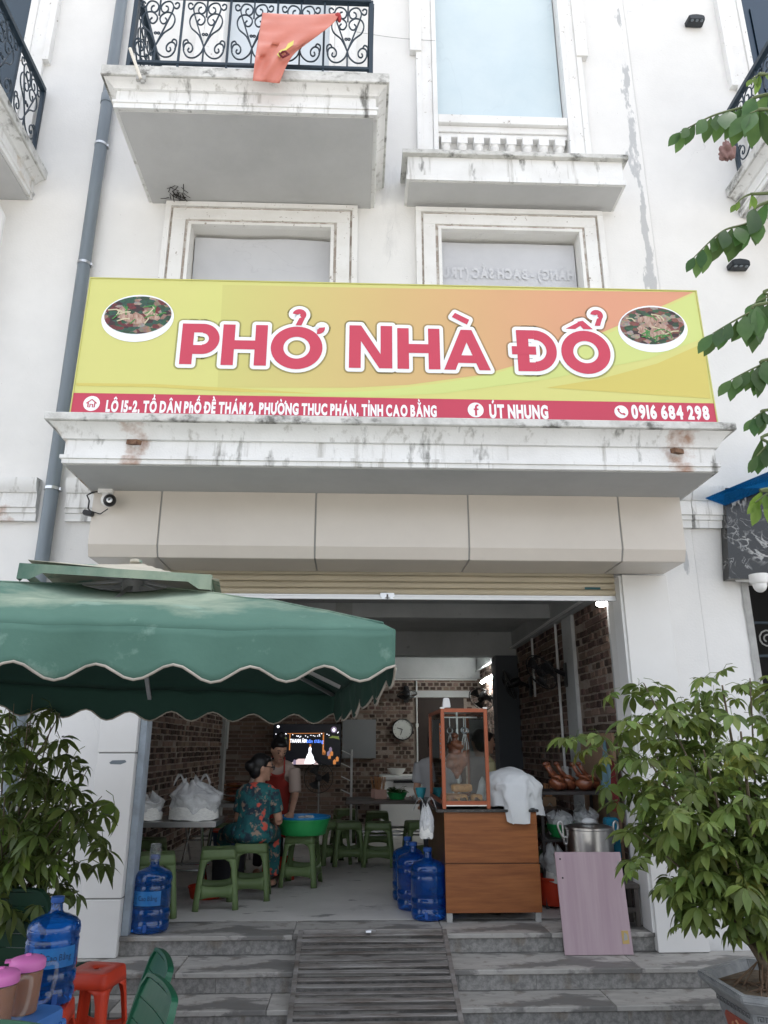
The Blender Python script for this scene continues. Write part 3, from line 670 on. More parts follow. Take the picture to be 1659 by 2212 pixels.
for (px, py, rx, rz, tl, fm) in ((297, 686, 78, 53, -.03, food('printed_noodles', (.03,.12,.07), (.40,.25,.19), (.22,.03,.03), 1)), (1411, 709, 75, 52, -.05, food('printed_duck_soup', (.30,.10,.07), (.52,.36,.28), (.05,.14,.06), 4))):
    cx, cz = spx(px, py); k = (spx(px+100, py)[0] - cx)/100; kz = (cz - spx(px, py+100)[1])/100
    rx *= k; rz *= kz
    def rot(q): return [(cx + (x-cx) + (z-cz)*tl, cz + (z-cz) - (x-cx)*tl*1.6) for x, z in q]
    flat('bowl_print', rot(disc(cx, cz, rx, rz)), white_v, .0030)
    flat('bowl_print', rot(disc(cx, cz+rz*.13, rx*.93, rz*.80)), fm, .0042)
    crd = pmat('printed_meat', (.48,.35,.28), .4, col2=(.25,.12,.08), scale=24, stretch=(3,1,1))
    for i in range(9):
        a = random.uniform(0, 6.28); q = random.uniform(.1, .5); mx_, mz_ = cx + rx*q*math.cos(a), cz + rz*.13 + rz*.75*q*math.sin(a); th = random.uniform(-.9, .2); L = rx*random.uniform(.16, .27); h_ = rz*random.uniform(.10, .16)
        flat('meat_print', [(mx_ + L*x*math.cos(th) - h_*z*math.sin(th), mz_ + L*x*math.sin(th) + h_*z*math.cos(th)) for x, z in ((-1,-.8),(0,-1),(1,-.7),(1.05,.4),(.3,1),(-.9,.8))], crd, .0052 + i*.0002)
    for i in range(16):
        a = random.uniform(0, 6.28); q = random.uniform(.3, .85); x, z = cx + rx*.86*q*math.cos(a), cz + rz*.13 + rz*.7*q*math.sin(a); th = random.uniform(0, 3.1); L = rx*random.uniform(.12, .25)
        bb = MB(); stroke2([(x-L*math.cos(th), z-L*math.sin(th)*.6), (x+.01, z+.012), (x+L*math.cos(th), z+L*math.sin(th)*.6)], .010, lambda u, v, k: S(u, v, .0072 + i*.0001), bb, 0)
        build('herb_print', bb, random.choice([pmat('herb', (.06,.22,.05), .4), pmat('sprout', (.55,.50,.33), .4)]) if i < 2 else random.choice([bpy.data.materials['herb'] if 'herb' in bpy.data.materials else crd, bpy.data.materials['sprout'] if 'sprout' in bpy.data.materials else crd]), sign)
# bottom line
def spz(px, py): return spx(px, py)[1]
zt0 = spz(560, 897); zt1 = spz(560, 870)
def line(s, px0, px1, py_b, py_t, off=.05):
    x0 = spx(px0, py_b)[0]; x1 = spx(px1, py_b)[0]; zb = spz((px0+px1)/2, py_b); h = spz((px0+px1)/2, py_t) - zb
    return text_fit(s, x0, x1, zb, h, SY, white_v, 'lettering', sign, off=off, dy=.0032, bold=.20)
line('LÔ 15-2, TỔ DÂN PhỐ ĐỀ THÁM 2, PHƯỜNG THỤC PHÁN, TỈNH CAO BẰNG', 228, 943, 895.5, 873)
line('ÚT NHUNG', 1057, 1184, 904, 877.5)
line('0916 684 298', 1364, 1532, 905.5, 879)
for px, py, kind in ((199, 873, 'h'), (1027, 887, 'f'), (1341, 891, 'p')):
    cx, cz = spx(px, py); r = .056 if kind != 'p' else .049
    flat('icon_disc', disc(cx, cz, r, r*1.02), white_v, .0032)
    b = MB(); P = lambda u, v, k: S(cx + u*r, cz + v*r, .0044 + k*.0003)
    if kind == 'h':
        stroke2([(-.62,.0),(0,.55),(.62,.0)], .16, P, b, 0); stroke2([(-.4,.1),(-.4,-.5),(-.16,-.5),(-.16,-.12),(.16,-.12),(.16,-.5),(.4,-.5),(.4,.1)], .15, P, b, 1)
    elif kind == 'f':
        stroke2([(.38,.62),(.18,.64),(.06,.5),(.03,.3),(.03,-.8)], .26, P, b, 0); stroke2([(-.25,.08),(.36,.08)], .22, P, b, 1)
    else:
        stroke2([(-.42,.42),(-.36,.05),(-.05,-.30),(.42,-.42)], .2, P, b, 0); stroke2([(-.5,.5),(-.28,.2)], .3, P, b, 1); stroke2([(.2,-.26),(.5,-.5)], .3, P, b, 2)
    build('icon', b, red, sign)
# faint print showing through the tarpaulin behind the right window
ft = pmat('faint_print', (.585,.595,.625), .6)
text_fit('HÀNG) - BẠCH SẮC (TRU', .755, 1.985, 4.13, .10, lambda z: YW+.1015, ft, 'faint_print', house, mirror=True, off=.05)
# ---------------------------------------------------------------- the room behind the shutter
XL, XR, YB, ZC = -2.2, 2.15, 13.1, 1.47
M['plaster'] = pmat('grey_plaster', (.50,.51,.51), .9, col2=(.40,.41,.41), scale=1.5, lo=.4, hi=.7, bump=.15)
layer(M['plaster'], (.22,.22,.22), 9, .64, .72, amt=.6, seed=5)
M['mortar'] = pmat('rough_mortar', (.37,.31,.265), .95, col2=(.27,.22,.185), scale=9, detail=8, lo=.35, hi=.65, bump=.6, bscale=45)
M['brick'] = pmat('fired_brick', (.23,.155,.125), .9, col2=(.175,.115,.092), scale=20, bump=.4, bscale=80, rnd=.3)
M['brick_dark'] = pmat('dark_brick_end', (.07,.045,.037), .9, col2=(.115,.072,.056), scale=20, bump=.4, bscale=80, rnd=.5)
b = MB(); b.box(XL-.2, XR+.2, YW+.23, 13.4, ZC, ZC+.15); struct('ceiling', b, M['plaster'])
b = MB(); b.box(XL-.3, XL, YW+.22, 13.4, FL-.2, ZC); wl_ = struct('wall_left', b, M['mortar'])
b = MB(); b.box(XR, XR+.3, YW+.22, 13.4, FL-.2, ZC); wr_ = struct('wall_right', b, M['mortar'])
b = MB(); b.box(XL, XR, YB, YB+.3, FL-.2, ZC); wb_ = struct('wall_back', b, M['mortar'])
# jamb returns
b = MB(); b.box(XL-.3, -1.571, YW+.02, YW+.22, FL-.2, ZC+.1); b.box(2.062, XR+.3, YW+.02, YW+.22, FL-.2, ZC+.1); struct('wall_front', b, M['plaster'])
b = MB(); b.box(2.128, XR+.002, YW+.221, 6.2, FL, ZC-.001); struct('wall_pier', b, M['plaster'])
# beams
for y0, y1, z0, nm in ((7.93, 8.16, 1.315, 0), (10.0, 10.25, 1.15, 1), (13.02, 13.099, 1.105, 2)):
    b = MB(); b.box(XL+.001, XR-.001, y0, y1, z0, ZC-.001); struct('ceiling_beam', b, M['plaster'], .004)
for x0, x1 in ((XL+.0005, XL+.06), (XR-.06, XR-.0005)):
    b = MB(); b.box(x0, x1, YW+.24, 13.0, 1.24, ZC-.002); struct('ceiling_beam', b, M['plaster'], .004)
b = MB(); b.box(-.23, -.05, 7.922, 7.932, 1.335, ZC-.002); struct('beam_patch', b, M['concrete'])
# columns standing out of the brickwork
dk = pmat('dark_steel_column', (.075,.085,.10), .6)
for (x0, x1, y0, y1, mt) in ((XR-.035, XR+.01, 7.25, 7.60, M['plaster']), (XR-.30, XR+.01, 9.95, 10.25, dk), (XL-.01, XL+.05, 7.05, 7.30, M['plaster']), (XL-.01, XL+.06, 12.75, 12.98, M['plaster'])):
    b = MB(); b.box(x0, x1, y0, y1, FL, 1.239 if mt is not dk else 1.149); struct('wall_column', b, mt, .004)
# brick faces: courses with header ends; the largest in view are pieces, the rest one mesh per wall
bm1 = MB(); bm1.box(-.5,.5,-.5,.5,-.5,.5)
unit = {}
def unit_mesh(mat):
    if mat.name not in unit:
        me = bpy.data.meshes.new('brick'); me.from_pydata(bm1.v, [], bm1.f); me.materials.append(mat)
        bmm = bmesh.new(); bmm.from_mesh(me); bmesh.ops.bevel(bmm, geom=list(bmm.edges), offset=.045, segments=1, affect='EDGES'); bmm.to_mesh(me); bmm.free(); unit[mat.name] = me
    return unit[mat.name]
def lay(wall, axis, plane, inward, a0, a1, z0, z1, holes, near, cl=lambda a, z: 0):
    items = []; z = z0; r_ = 0
    while z < z1 - .05:
        kind = 'S' if r_ % 4 == 2 else 'H'
        a = a0 + (.055 if r_ % 2 else 0) + random.uniform(-.01,.01); st = .225 if kind == 'S' else .112
        while a < a1 - .05:
            c = cl(a, z)
            k2, s2 = (('S', .225) if c == 1 else (kind, st))
            if not any(h[0]-.03 < a + s2/2 < h[1]+.03 and h[2]-.02 < z+.03 < h[3]+.02 for h in holes):
                if random.random() > .07:
                    items.append((a + s2/2 + random.uniform(-.006,.006), z + .031 + random.uniform(-.004,.004), (.21 if k2 == 'S' else .082) * random.uniform(.93,1.03), .050*random.uniform(.9,1.08), random.uniform(.006,.016), k2))
            a += s2
        z += .066; r_ += 1
    items.sort(key=lambda t: near(t[0], t[1]))
    rest = {0: MB(), 1: MB()}
    for i, (a, zz, w_, h_, pr, k2) in enumerate(items):
        mt = M['brick'] if (k2 == 'S' or random.random() < .25) else M['brick_dark']
        if axis == 'x': loc = (a, plane + inward*pr*.3, zz); sc = (w_, pr*1.6, h_)
        else: loc = (plane + inward*pr*.3, a, zz); sc = (pr*1.6, w_, h_)
        if i < 290:
            o = bpy.data.objects.new('brick', unit_mesh(mt)); C.objects.link(o); o.parent = wall; o.location = loc; o.scale = sc
        else: rest[0 if mt is M['brick'] else 1].cbox(loc, sc)
    for k in (0, 1):
        if rest[k].v:
            o = build('brickwork', rest[k], M['brick' if k == 0 else 'brick_dark'], wall, local=True); o['kind'] = 'stuff'
lay(wr_, 'y', XR, -1, 6.22, 13.0, FL+.02, 1.235, [(7.25,7.60,-9,9), (9.95,10.25,-9,9)], lambda a, z: a - .3*z)
lay(wl_, 'y', XL, 1, 6.0, 13.0, FL+.02, 1.235, [(7.05,7.30,-9,9), (12.75,12.98,-9,9)], lambda a, z: abs(a-7.6) + abs(z+.3))
lay(wb_, 'x', YB, -1, XL, XR, FL+.02, 1.10, [(1.02, 1.9, -1.3, .80)], lambda a, z: abs(a-.6) + abs(z-.3), lambda a, z: 1 if a < -.35 else 0)
# framed dark doorway at the back right
b = MB(); b.box(1.05, 1.85, YB-.03, YB-.002, FL, .78); struct('back_door', b, pmat('dark_wood_door', (.03,.018,.014), .6))
b = MB(); b.box(.85, 1.98, YB-.05, YB-.001, .79, .90); struct('lintel', b, M['plaster'])
b = MB(); b.box(-.22, .34, YB-.12, YB-.001, -.20, .42); struct('wall_box', b, pmat('grey_panel', (.26,.27,.28), .7))
# ---------------------------------------------------------------- wrought iron balcony railings
def smooth_path(pts, n=4):
    out = []; P_ = [Vector(p) for p in pts]; N = len(P_)
    for i in range(N-1):
        p0, p1, p2, p3 = P_[max(i-1,0)], P_[i], P_[i+1], P_[min(i+2,N-1)]
        for k in range(n):
            t = k/n; out.append(.5*((2*p1) + (p2-p0)*t + (2*p0-5*p1+4*p2-p3)*t*t + (3*p1-p0-3*p2+p3)*t**3))
    out.append(P_[-1]); return out
SCR = [[(0,.25),(-.05,.16),(-.18,.09),(-.33,.10),(-.42,.19),(-.40,.28),(-.31,.30),(-.24,.25),(-.24,.19),(-.29,.165),(-.33,.19),(-.31,.225)],
       [(-.415,.20),(-.44,.27),(-.43,.325),(-.37,.345),(-.335,.31)],
       [(0,.25),(-.13,.42),(-.30,.52),(-.35,.63),(-.29,.72),(-.16,.74),(-.05,.69),(-.03,.63),(-.08,.575),(-.15,.575),(-.18,.62),(-.14,.655)],
       [(0,.25),(-.14,.50),(-.27,.74),(-.29,.83),(-.22,.90),(-.10,.89),(-.03,.83),(-.05,.76),(-.12,.735),(-.18,.77),(-.17,.82),(-.12,.835)],
       [(-.29,.83),(-.35,.80),(-.40,.82),(-.41,.87),(-.36,.89),(-.32,.865)]]
def scroll_mb(wd, ht, place):
    b = MB()
    for pl in SCR:
        for s in (1, -1):
            b.tube([place(s*q.x*wd, q.y*ht) for q in smooth_path([(x, y, 0) for x, y in pl], 4)], .0068, 6)
    for s in (1, -1): b.tube([place(s*.032*wd + .028*wd*math.cos(a*.785), .43*ht + .028*wd*math.sin(a*.785)) for a in range(8)], .006, 5, closed=True)
    b.tube([place(0, .69*ht), place(0, ht)], .0075, 6); b.tube([place(0, 0), place(0, .25*ht)], .0075, 6)
    return b
def railing(parent, runs, z0, z1):
    root = None
    for (p, q, n) in runs:
        p = Vector(p); q = Vector(q); d = (q-p); L = d.length; d.normalize()
        pl = lambda s, z: (p.x + d.x*s, p.y + d.y*s, z)
        t = MB(); t.beam(pl(0, z1), pl(L, z1), .05, .05); t2 = MB(); t2.beam(pl(0, z0), pl(L, z0), .028, .028)
        if root is None: root = build('railing', t, M['iron'], parent, .003, seg=1)
        else: build('rail', t, M['iron'], root, .003, seg=1)
        build('rail', t2, M['iron'], root, .003, seg=1)
        for i in range(n+1):
            b = MB(); w_ = .017 if 0 < i < n else .034; b.beam(pl(L*i/n, z0-.16), pl(L*i/n, z1), w_, w_); build('bar', b, M['iron'], root)
        for i in range(n):
            c = L*(i+.5)/n
            build('scroll', scroll_mb(L/n*.98, z1-z0, lambda u, v: pl(c+u, z0+v)), M['iron'], root, smooth=1)
    return root
railing(house, [((-1.90, 4.71), (.065, 4.71), 5), ((-1.90, 5.72), (-1.90, 4.74), 2), ((.065, 4.74), (.065, 5.72), 2)], 5.295, 6.035)
railing(left, [((-3.08, 4.72), (-3.08, 5.72), 2), ((-5.6, 4.71), (-3.11, 4.71), 6)], 5.295, 6.035)
railing(right, [((3.66, 5.72), (3.66, 4.73), 2), ((3.69, 4.71), (6.4, 4.71), 5)], 5.295, 6.035)

# ---------------------------------------------------------------- flag tied to the railing
flag = thing('flag', 'faded red flag tied in a knot to the balcony railing', 'flag', aY(600, 178, 4.60))
Lf = smooth_path([(567,27,0),(560,70,0),(552,120,0),(546,174,0)], 6); Rt = smooth_path([(734,28,0),(720,50,0),(680,82,0),(640,112,0),(620,140,0),(604,180,0)], 4)
def fl_fn(u, v):
    a = Lf[min(int(v*(len(Lf)-1)), len(Lf)-1)]; c = Rt[min(int(v*(len(Rt)-1)), len(Rt)-1)]
    q = a.lerp(c, u); q.y += (1-v)*4*math.sin(u*3.14)
    fold = math.sin(u*9 + v*2.5)*.026*v + math.sin(u*4.5 - v*5)*.022*v*(1-u) + .02*math.sin((u+v)*11)*v + .012*mnoise.noise((u*4, v*4, 2)) + .03*math.sin(3.14*u)*math.sin(3.14*v) + (.02*math.sin(u*9) if v > .75 else 0)*(v-.75)*4
    return aY(q.x, q.y, 4.615 - .11*v - fold)
b = MB(); b.grid(40, 25, fl_fn)
fm = pmat('faded_red_nylon', (.56,.19,.14), .5, spec=.35, col2=(.50,.165,.12), scale=3)
cl = build('cloth', b, fm, flag, smooth=3)
so = cl.modifiers.new('s', 'SOLIDIFY'); so.thickness = .0015
b = MB(); pts = [(598,118),(606,108),(617,104),(622,94),(635,87),(633,97),(622,105),(612,114),(604,124)]
b.add([aY(x, y, 4.485) for x, y in pts] + [aY(x, y, 4.495) for x, y in pts], [tuple(range(9)), tuple(range(17,8,-1))] + [(i, (i+1) % 9, 9+(i+1) % 9, 9+i) for i in range(9)]); build('star', b, pmat('faded_yellow', (.68,.60,.16), .6), flag)
b = MB(); c0 = aY(614, 120, 4.49); b.tube([c0 + Vector((.035*math.cos(a*.63), -.012+.01*math.sin(a*2), .022*math.sin(a*.63))) for a in range(10)], .009, 6, closed=True); build('knot', b, pmat('dark_maroon', (.16,.02,.03), .7), flag, smooth=1)
b = MB(); c0 = aY(730, 36, 4.62); b.ball(c0, (.03,.03,.035), 8, 6); b.ball(c0 + Vector((.012,0,-.03)), (.018,.02,.028), 8, 6); build('tie', b, pmat('red_tie', (.36,.03,.03), .6), flag, smooth=1)
b = MB(); b.tube([aY(281,105,4.56), aY(304,170,4.57)], .013, 10); o = build('pole_stub', b, pmat('cream_pvc', (.66,.62,.54), .5), None, smooth=1); tag(o, 'short cream plastic pole stub in a grey bracket on the left balcony', 'pole')
b = MB(); q = aY(305, 170, 4.585); b.cbox(q, (.075,.03,.045)); b.cbox(q + Vector((.015,0,-.03)), (.03,.02,.03)); build('bracket', b, M['concrete'], o, .004)

# ---------------------------------------------------------------- black wall lamps
def sconce(px, py, label):
    q = aY(px, py, YW); t = thing('wall_lamp', label, 'lamp', q, 0, 'black curved wall lamps on the right house')
    b = MB(); pr = [(-.09,-.035),(-.095,.02),(-.06,.035),(0,.042),(.06,.035),(.095,.02),(.09,-.035)]
    b.prism(pr, lambda p, a: (q.x + p[0]*(1 if a == 0 else .9), q.y + a, q.z + p[1]), -.10, 0); build('lamp_body', b, pmat('black_lamp', (.02,.025,.03), .45), t, .008)
    for i in (-1, 0, 1):
        b = MB(); b.ball((q.x + i*.05, q.y-.085, q.z-.036), (.016,.016,.008), 8, 5); build('bulb', b, M['pipe'], t, smooth=1)
sconce(1497, 55, 'black curved wall lamp high up beside the upper right balcony door')
sconce(1590, 580, 'black curved wall lamp lower down among the overhanging leaves')

# ---------------------------------------------------------------- camera at the canopy corner
q = aY(228, 1066, 5.13)
cc = thing('security_camera', 'black and white dome security camera under the left canopy corner', 'camera', (q.x, q.y, 1.76))
b = MB(); b.cbox((q.x, q.y+.02, 1.752), (.10,.08,.03)); b.tube([(q.x, q.y, 1.74), (q.x+.01, q.y-.02, 1.70), (q.x+.03, q.y-.05, 1.685)], .022, 10); build('mount', b, M['white_plastic'], cc, smooth=.7)
b = MB(); b.ball((q.x+.045, q.y-.06, 1.665), (.05,.05,.05), 16, 12); build('housing', b, M['white_plastic'], cc, smooth=1)
b = MB(); b.ball((q.x+.065, q.y-.085, 1.655), (.045,.045,.045), 16, 12); hd = build('camera_head', b, M['black'], cc, smooth=1)
b = MB(); b.lathe([(.02,0),(.02,.01),(.012,.012),(.008,.004)], 14, cap=True); 
for i, v in enumerate(b.v): b.v[i] = tuple(Vector((q.x+.078, q.y-.122, 1.645)) + Vector((v[0], -v[2], v[1])))
build('lens', b, M['steel'], hd, smooth=1)
b = MB(); b.tube([(q.x-.02,q.y,1.755),(q.x-.09,q.y-.01,1.74),(q.x-.13,q.y,1.72),(q.x-.11,q.y,1.68),(q.x-.11,q.y,1.62),(q.x-.09,q.y,1.60)], .006, 6); b.tube([(q.x-.09,q.y,1.60),(q.x-.02,q.y,1.58),(q.x+.04,q.y-.03,1.61)], .004, 6); build('cable', b, M['black'], cc)
b = MB(); b.cbox((q.x-.105, q.y, 1.585), (.07,.05,.035), Matrix.Rotation(.2, 3, 'Y')); build('junction_box', b, M['black'], cc, .006)

# ---------------------------------------------------------------- right hand shop front: marble fascia, blue awning, white camera, conduit
mar = pmat('black_marble', (.012,.013,.014), .15, spec=.6)
n, l = nodes(mar)
veins(mar, (.42,.42,.41), 4.5, .022, 3); veins(mar, (.30,.30,.30), 9, .02, 8)
mf = thing('marble_fascia', 'glossy black marble fascia with white veins over the neighbouring shop', 'fascia', (3.6, 5.3, 1.1))
pA = aY(1568, 1064, 5.64); pB = aY(1578, 1250, 5.64)
b = MB(); b.add([(pA.x,5.64,2.02),(pA.x,5.74,2.02),(6.5,5.74,2.02),(6.5,5.64,2.02),(pB.x-.01,5.64,pB.z),(pB.x-.01,5.74,pB.z),(6.5,5.74,pB.z),(6.5,5.64,pB.z)], [(0,3,2,1),(4,5,6,7),(0,4,7,3),(0,1,5,4),(1,2,6,5),(2,3,7,6)])
build('slab', b, mar, mf)
aw = bpy.data.materials.new('blue_polycarbonate'); aw.use_nodes = True; n, l = nodes(aw); bs = n['Principled BSDF']; bs.inputs['Base Color'].default_value = (.01,.16,.42,1); bs.inputs['Roughness'].default_value = .15; bs.inputs['Transmission Weight'].default_value = .65; bs.inputs['IOR'].default_value = 1.1
pts = [aY(1524,1077,5.02), aY(1659,1019,4.75), aY(1720,993,4.65), aY(1640,1035,5.74), aY(1566,1062,5.74)]
fr = aY(1524,1077,4.9)
b = MB(); z = 1.98
v0 = [aY(1524,1077,5.55), aY(1800,962,4.9), aY(1800,1000,5.55), aY(1566,1092,5.62)]
b.add(v0 + [(p[0], p[1], p[2]+.006) for p in v0], [(0,3,2,1),(4,5,6,7),(0,1,5,4),(1,2,6,5),(2,3,7,6),(3,0,4,7)])
awn = build('awning_sheet', b, aw); tag(awn, 'translucent blue plastic awning sheet above the black marble fascia', 'awning')
c0 = aY(1640, 1255, 5.5)
ct = thing('security_camera', 'white dome security camera under the black marble fascia', 'camera', c0)
b = MB(); b.lathe([(.07,.05),(.07,.0),(.06,-.02)], 20, c0); build('housing', b, M['white_plastic'], ct, smooth=.7)
b = MB(); b.ball(c0 + Vector((0,0,-.03)), (.052,.052,.06), 16, 10); build('dome', b, M['white_plastic'], ct, smooth=1)
b = MB(); a0 = aY(1572,1190,5.68); b.tube([aY(1566,1100,5.70), aY(1574,1200,5.70), aY(1580,1243,5.70), aY(1592,1252,5.69), aY(1622,1254,5.68)], .016, 10); tag(build('conduit', b, M['white_plastic'], None, smooth=1), 'white plastic conduit bending under the black marble fascia', 'conduit')
# its dark doorway with an iron grille
gt = thing('iron_grille', 'black iron scroll grille in the dark doorway right of the shop', 'grille', (4.2, 6.2, GR))
b = MB()
for x in (3.3, 3.9, 4.5, 5.1): b.beam((x, 6.2, GR), (x, 6.2, 1.55), .03, .03)
for z in (.72, 1.0): b.beam((3.2, 6.2, z), (5.2, 6.2, z), .03, .02)
build('frame', b, M['iron'], gt)
wi = pmat('pale_iron', (.35,.35,.34), .5)
for i in range(9):
    x = 3.28 + i*.2; b = MB(); b.tube([(x + .085*(1-k/26)*math.cos(k*.55), 6.19, .86 + .085*(1-k/26)*math.sin(k*.55)) for k in range(20)], .007, 5); build('scroll', b, wi, gt, smooth=1)
# thin cable across the upper wall
b = MB(); A_ = aY(765,68,5.70); B_ = aY(940,88,5.69); b.tube([A_.lerp(B_, t/10) + Vector((0,0,-.02*math.sin(t/10*3.14))) for t in range(11)], .003, 4); tag(build('cable', b, pmat('cable_grey', (.3,.3,.3), .7)), 'thin grey cable strung along the wall beside the upper window', 'cable')
# bundle of cloth hung on the right balcony rail
b = MB(); c0 = aY(1572, 328, 4.62); b.ball(c0, (.055,.05,.075), 40, 28)
for i, v in enumerate(b.v):
    v = Vector(v); d = (v-c0); b.v[i] = tuple(c0 + d*(1 + .55*mnoise.noise(d*30) + .35*math.sin(math.atan2(d.y, d.x)*6 + d.z*30)*.5))
tag(build('cloth_bundle', b, pmat('dusty_pink_cloth', (.22,.13,.12), .9), None, smooth=3), 'crumpled dusty pink cloth bundle hanging at the right balcony corner', 'cloth')
# wasp-nest-like patch of dark stuff under the balcony
b = MB()
for i in range(26):
    c0 = aZ(383 + random.gauss(0,11), 420 + random.gauss(0,7), 4.775); a = random.uniform(0, 6.28); e = Vector((math.cos(a)*.04, math.sin(a)*.04, random.uniform(-.02,.005)))
    b.tube([c0 - e, c0 + Vector((0,0,-.006)), c0 + e], .0035, 4)
tag(build('old_nest', b, pmat('nest_black', (.03,.028,.025), .95)), 'tangle of black nest remains under the left balcony', 'nest')
# ---------------------------------------------------------------- green cantilever parasol
UC = Vector((-1.10, 3.53, 0)); UR = R(7); HS = 1.10
umb = thing('parasol', 'large faded green square parasol with scalloped cream edged valance', 'parasol', (UC.x, UC.y, 0), UR)
umb.rotation_euler = (R(-1.8), R(1.6), UR)
gm_ = pmat('faded_green_canvas', (.078,.155,.125), .8, spec=.12, col2=(.062,.128,.102), scale=2.2, lo=.35, hi=.7, bump=.45, bscale=9)
layer(gm_, (.30,.35,.27), 2.2, .36, .62, (1,1,.6), amt=.85, seed=4, zr=(.36,.48,9,10))
layer(gm_, (.22,.33,.28), 5, .60, .70, (1,1,1), amt=.5, seed=6)
layer(gm_, (.05,.10,.08), 30, .70, .74, amt=.5, seed=8)
ZE, ZT, R0 = .392, .735, .17
def top(s, t):
    m = max(abs(s), abs(t)); q = min(abs(s), abs(t))/max(m, 1e-6)
    h = ZT - (ZT-ZE)*(.80*m + .20*m**3)
    sag = .016*math.sin(m*8.5+1)*(1-q*q)*min(1,m*2)*(1 if t<0 else .6) -.045*(1-q*q)*math.sin(3.14159*min(m,1))*1.0 - .03*(1-q*q)*m**4
    wr = .012*mnoise.noise((s*2.2, t*2.2, 3)) + .007*mnoise.noise((s*7, t*7, 1)) + .010*math.sin(3.1*m)*(1-q)*math.sin(9*(abs(s)-abs(t)))*0 + .010*math.sin(t*7 + s*2.5)*(1-q)*m
    return Vector((s*HS, t*HS, h + sag + wr))
def edge(u):   # round the square, u in 0..4
    k = int(u) % 4; f = (u - int(u))*2 - 1
    return [(f,-1),(1,f),(-f,1),(-1,-f)][k]
NS = 9
b = MB(); rows = 26; cols = NS*8*4
ms = [R0 + (1-R0)*i/(rows-1) for i in range(rows)]
grid_v = []
for m in ms:
    for c in range(cols):
        s, t = edge(4*c/cols); p = top(s*m, t*m)
        if m > .96: p.z -= (m-.96)*.35
        grid_v.append(p)
fs = []
for i in range(rows-1):
    for c in range(cols): d = (c+1) % cols; fs.append((i*cols+c, i*cols+d, (i+1)*cols+d, (i+1)*cols+c))
b.add(grid_v, fs)
shade_green = pmat('shaded_green_inside', (.012,.045,.034), .9)  # inner face of the canvas; shade under the parasol put into its colour
can = build('canopy', b, [gm_, shade_green], umb, smooth=3, local=True); so = can.modifiers.new('s', 'SOLIDIFY'); so.thickness = .002; so.material_offset = 1
for sx_, sy_ in ((1,1),(-1,1),(1,-1),(-1,-1)):
    b = MB(); b.tube([top(sx_*(R0+(.965-R0)*i/14), sy_*(R0+(.965-R0)*i/14)) + Vector((0,0,.001)) for i in range(15)], .0045, 5); build('seam', b, gm_, can, smooth=1, local=True)
def val(c, v):
    u = 4*c/cols; s, t = edge(u); p = top(s, t); p.z -= .04*.35
    f = (u - int(u)); sc_ = -math.cos(2*math.pi*NS*f)
    dz = -.158 - .026*(-sc_)*1.0
    dz = -.150 + .026*math.cos(2*math.pi*NS*f) - .0
    n_ = [(0,-1),(1,0),(0,1),(-1,0)][int(u) % 4]
    out = .018*v + .016*v*math.sin(2*math.pi*f*3.3 + int(u)*1.7) + .008*v*math.sin(2*math.pi*NS*f + 1)
    ed = min(f, 1-f); out *= min(1, ed*9)
    return Vector((p.x + n_[0]*out, p.y + n_[1]*out, p.z*(1-0) + dz*v))
b = MB(); vr = 7; b.add([val(c, j/(vr-1)) for j in range(vr) for c in range(cols)], [(j*cols+c, j*cols+(c+1) % cols, (j+1)*cols+(c+1) % cols, (j+1)*cols+c) for j in range(vr-1) for c in range(cols)])
va = build('valance', b, [gm_, shade_green], umb, smooth=3, local=True); so = va.modifiers.new('s', 'SOLIDIFY'); so.thickness = .002; so.material_offset = 1
b = MB(); b.tube([val(c, 1.0) for c in range(cols)], .0045, 6, closed=True); build('piping', b, pmat('cream_binding', (.34,.31,.27), .8, col2=(.24,.22,.19), scale=12), va, smooth=3, local=True)
# vent cap
CS = .40
def cap(s, t):
    m = max(abs(s), abs(t)); return Vector((s*CS, t*CS, .85 - .135*m - .012*math.sin(3.1*m)))
dusty = pmat('dusty_cap_canvas', (.36,.35,.29), .85, col2=(.44,.41,.34), scale=4, lo=.4, hi=.6); layer(dusty, (.08,.21,.17), 6, .56, .64, amt=.85, seed=3)
b = MB(); n_ = 17; b.grid(n_, n_, lambda u, v: cap(u*2-1, v*2-1))
cp = build('vent_cap', b, dusty, umb, smooth=3, local=True); cp.rotation_euler = (0, R(2.5), 0); so = cp.modifiers.new('s', 'SOLIDIFY'); so.thickness = .002
b = MB(); b.add([cap(*edge(4*c/64)) + Vector((0,0,0)) for c in range(64)] + [cap(*edge(4*c/64)) + Vector((0,0,-.038 - (.03 if c % 16 in (0,1,15) else 0))) for c in range(64)], [(c, (c+1) % 64, 64+(c+1) % 64, 64+c) for c in range(64)]); build('cap_valance', b, gm_, umb, smooth=3, local=True)
b = MB(); b.lathe([(.02,.845),(.03,.85),(.03,.862),(.012,.868)], 12); build('finial', b, dusty, umb, smooth=.7, local=True)
alu = pmat('grey_alu', (.38,.39,.40), .4, metal=.7)
b = MB(); b.lathe([(.05,.70),(.05,.76),(.03,.775),(.022,.80)], 16); build('hub', b, alu, umb, smooth=.7, local=True)
for k in range(8):
    a = k*math.pi/4; m = 1.0 if k % 2 else 1.0; s, t = (math.cos(a), math.sin(a)); q = max(abs(s), abs(t)); s /= q; t /= q
    b = MB(); b.beam((.05*s, .05*t, .715), (HS*s*(.99 if k % 2 else .93), HS*t*(.99 if k % 2 else .93), ZE - (.028 if k % 2 else .095)), .022, .016); rb = build('rib', b, alu, umb, local=True)
    b = MB(); b.beam((.04*s*1, .04*t, .76), (CS*s*.95, CS*t*.95, .705), .014, .012); build('cap_rib', b, alu, umb, local=True)
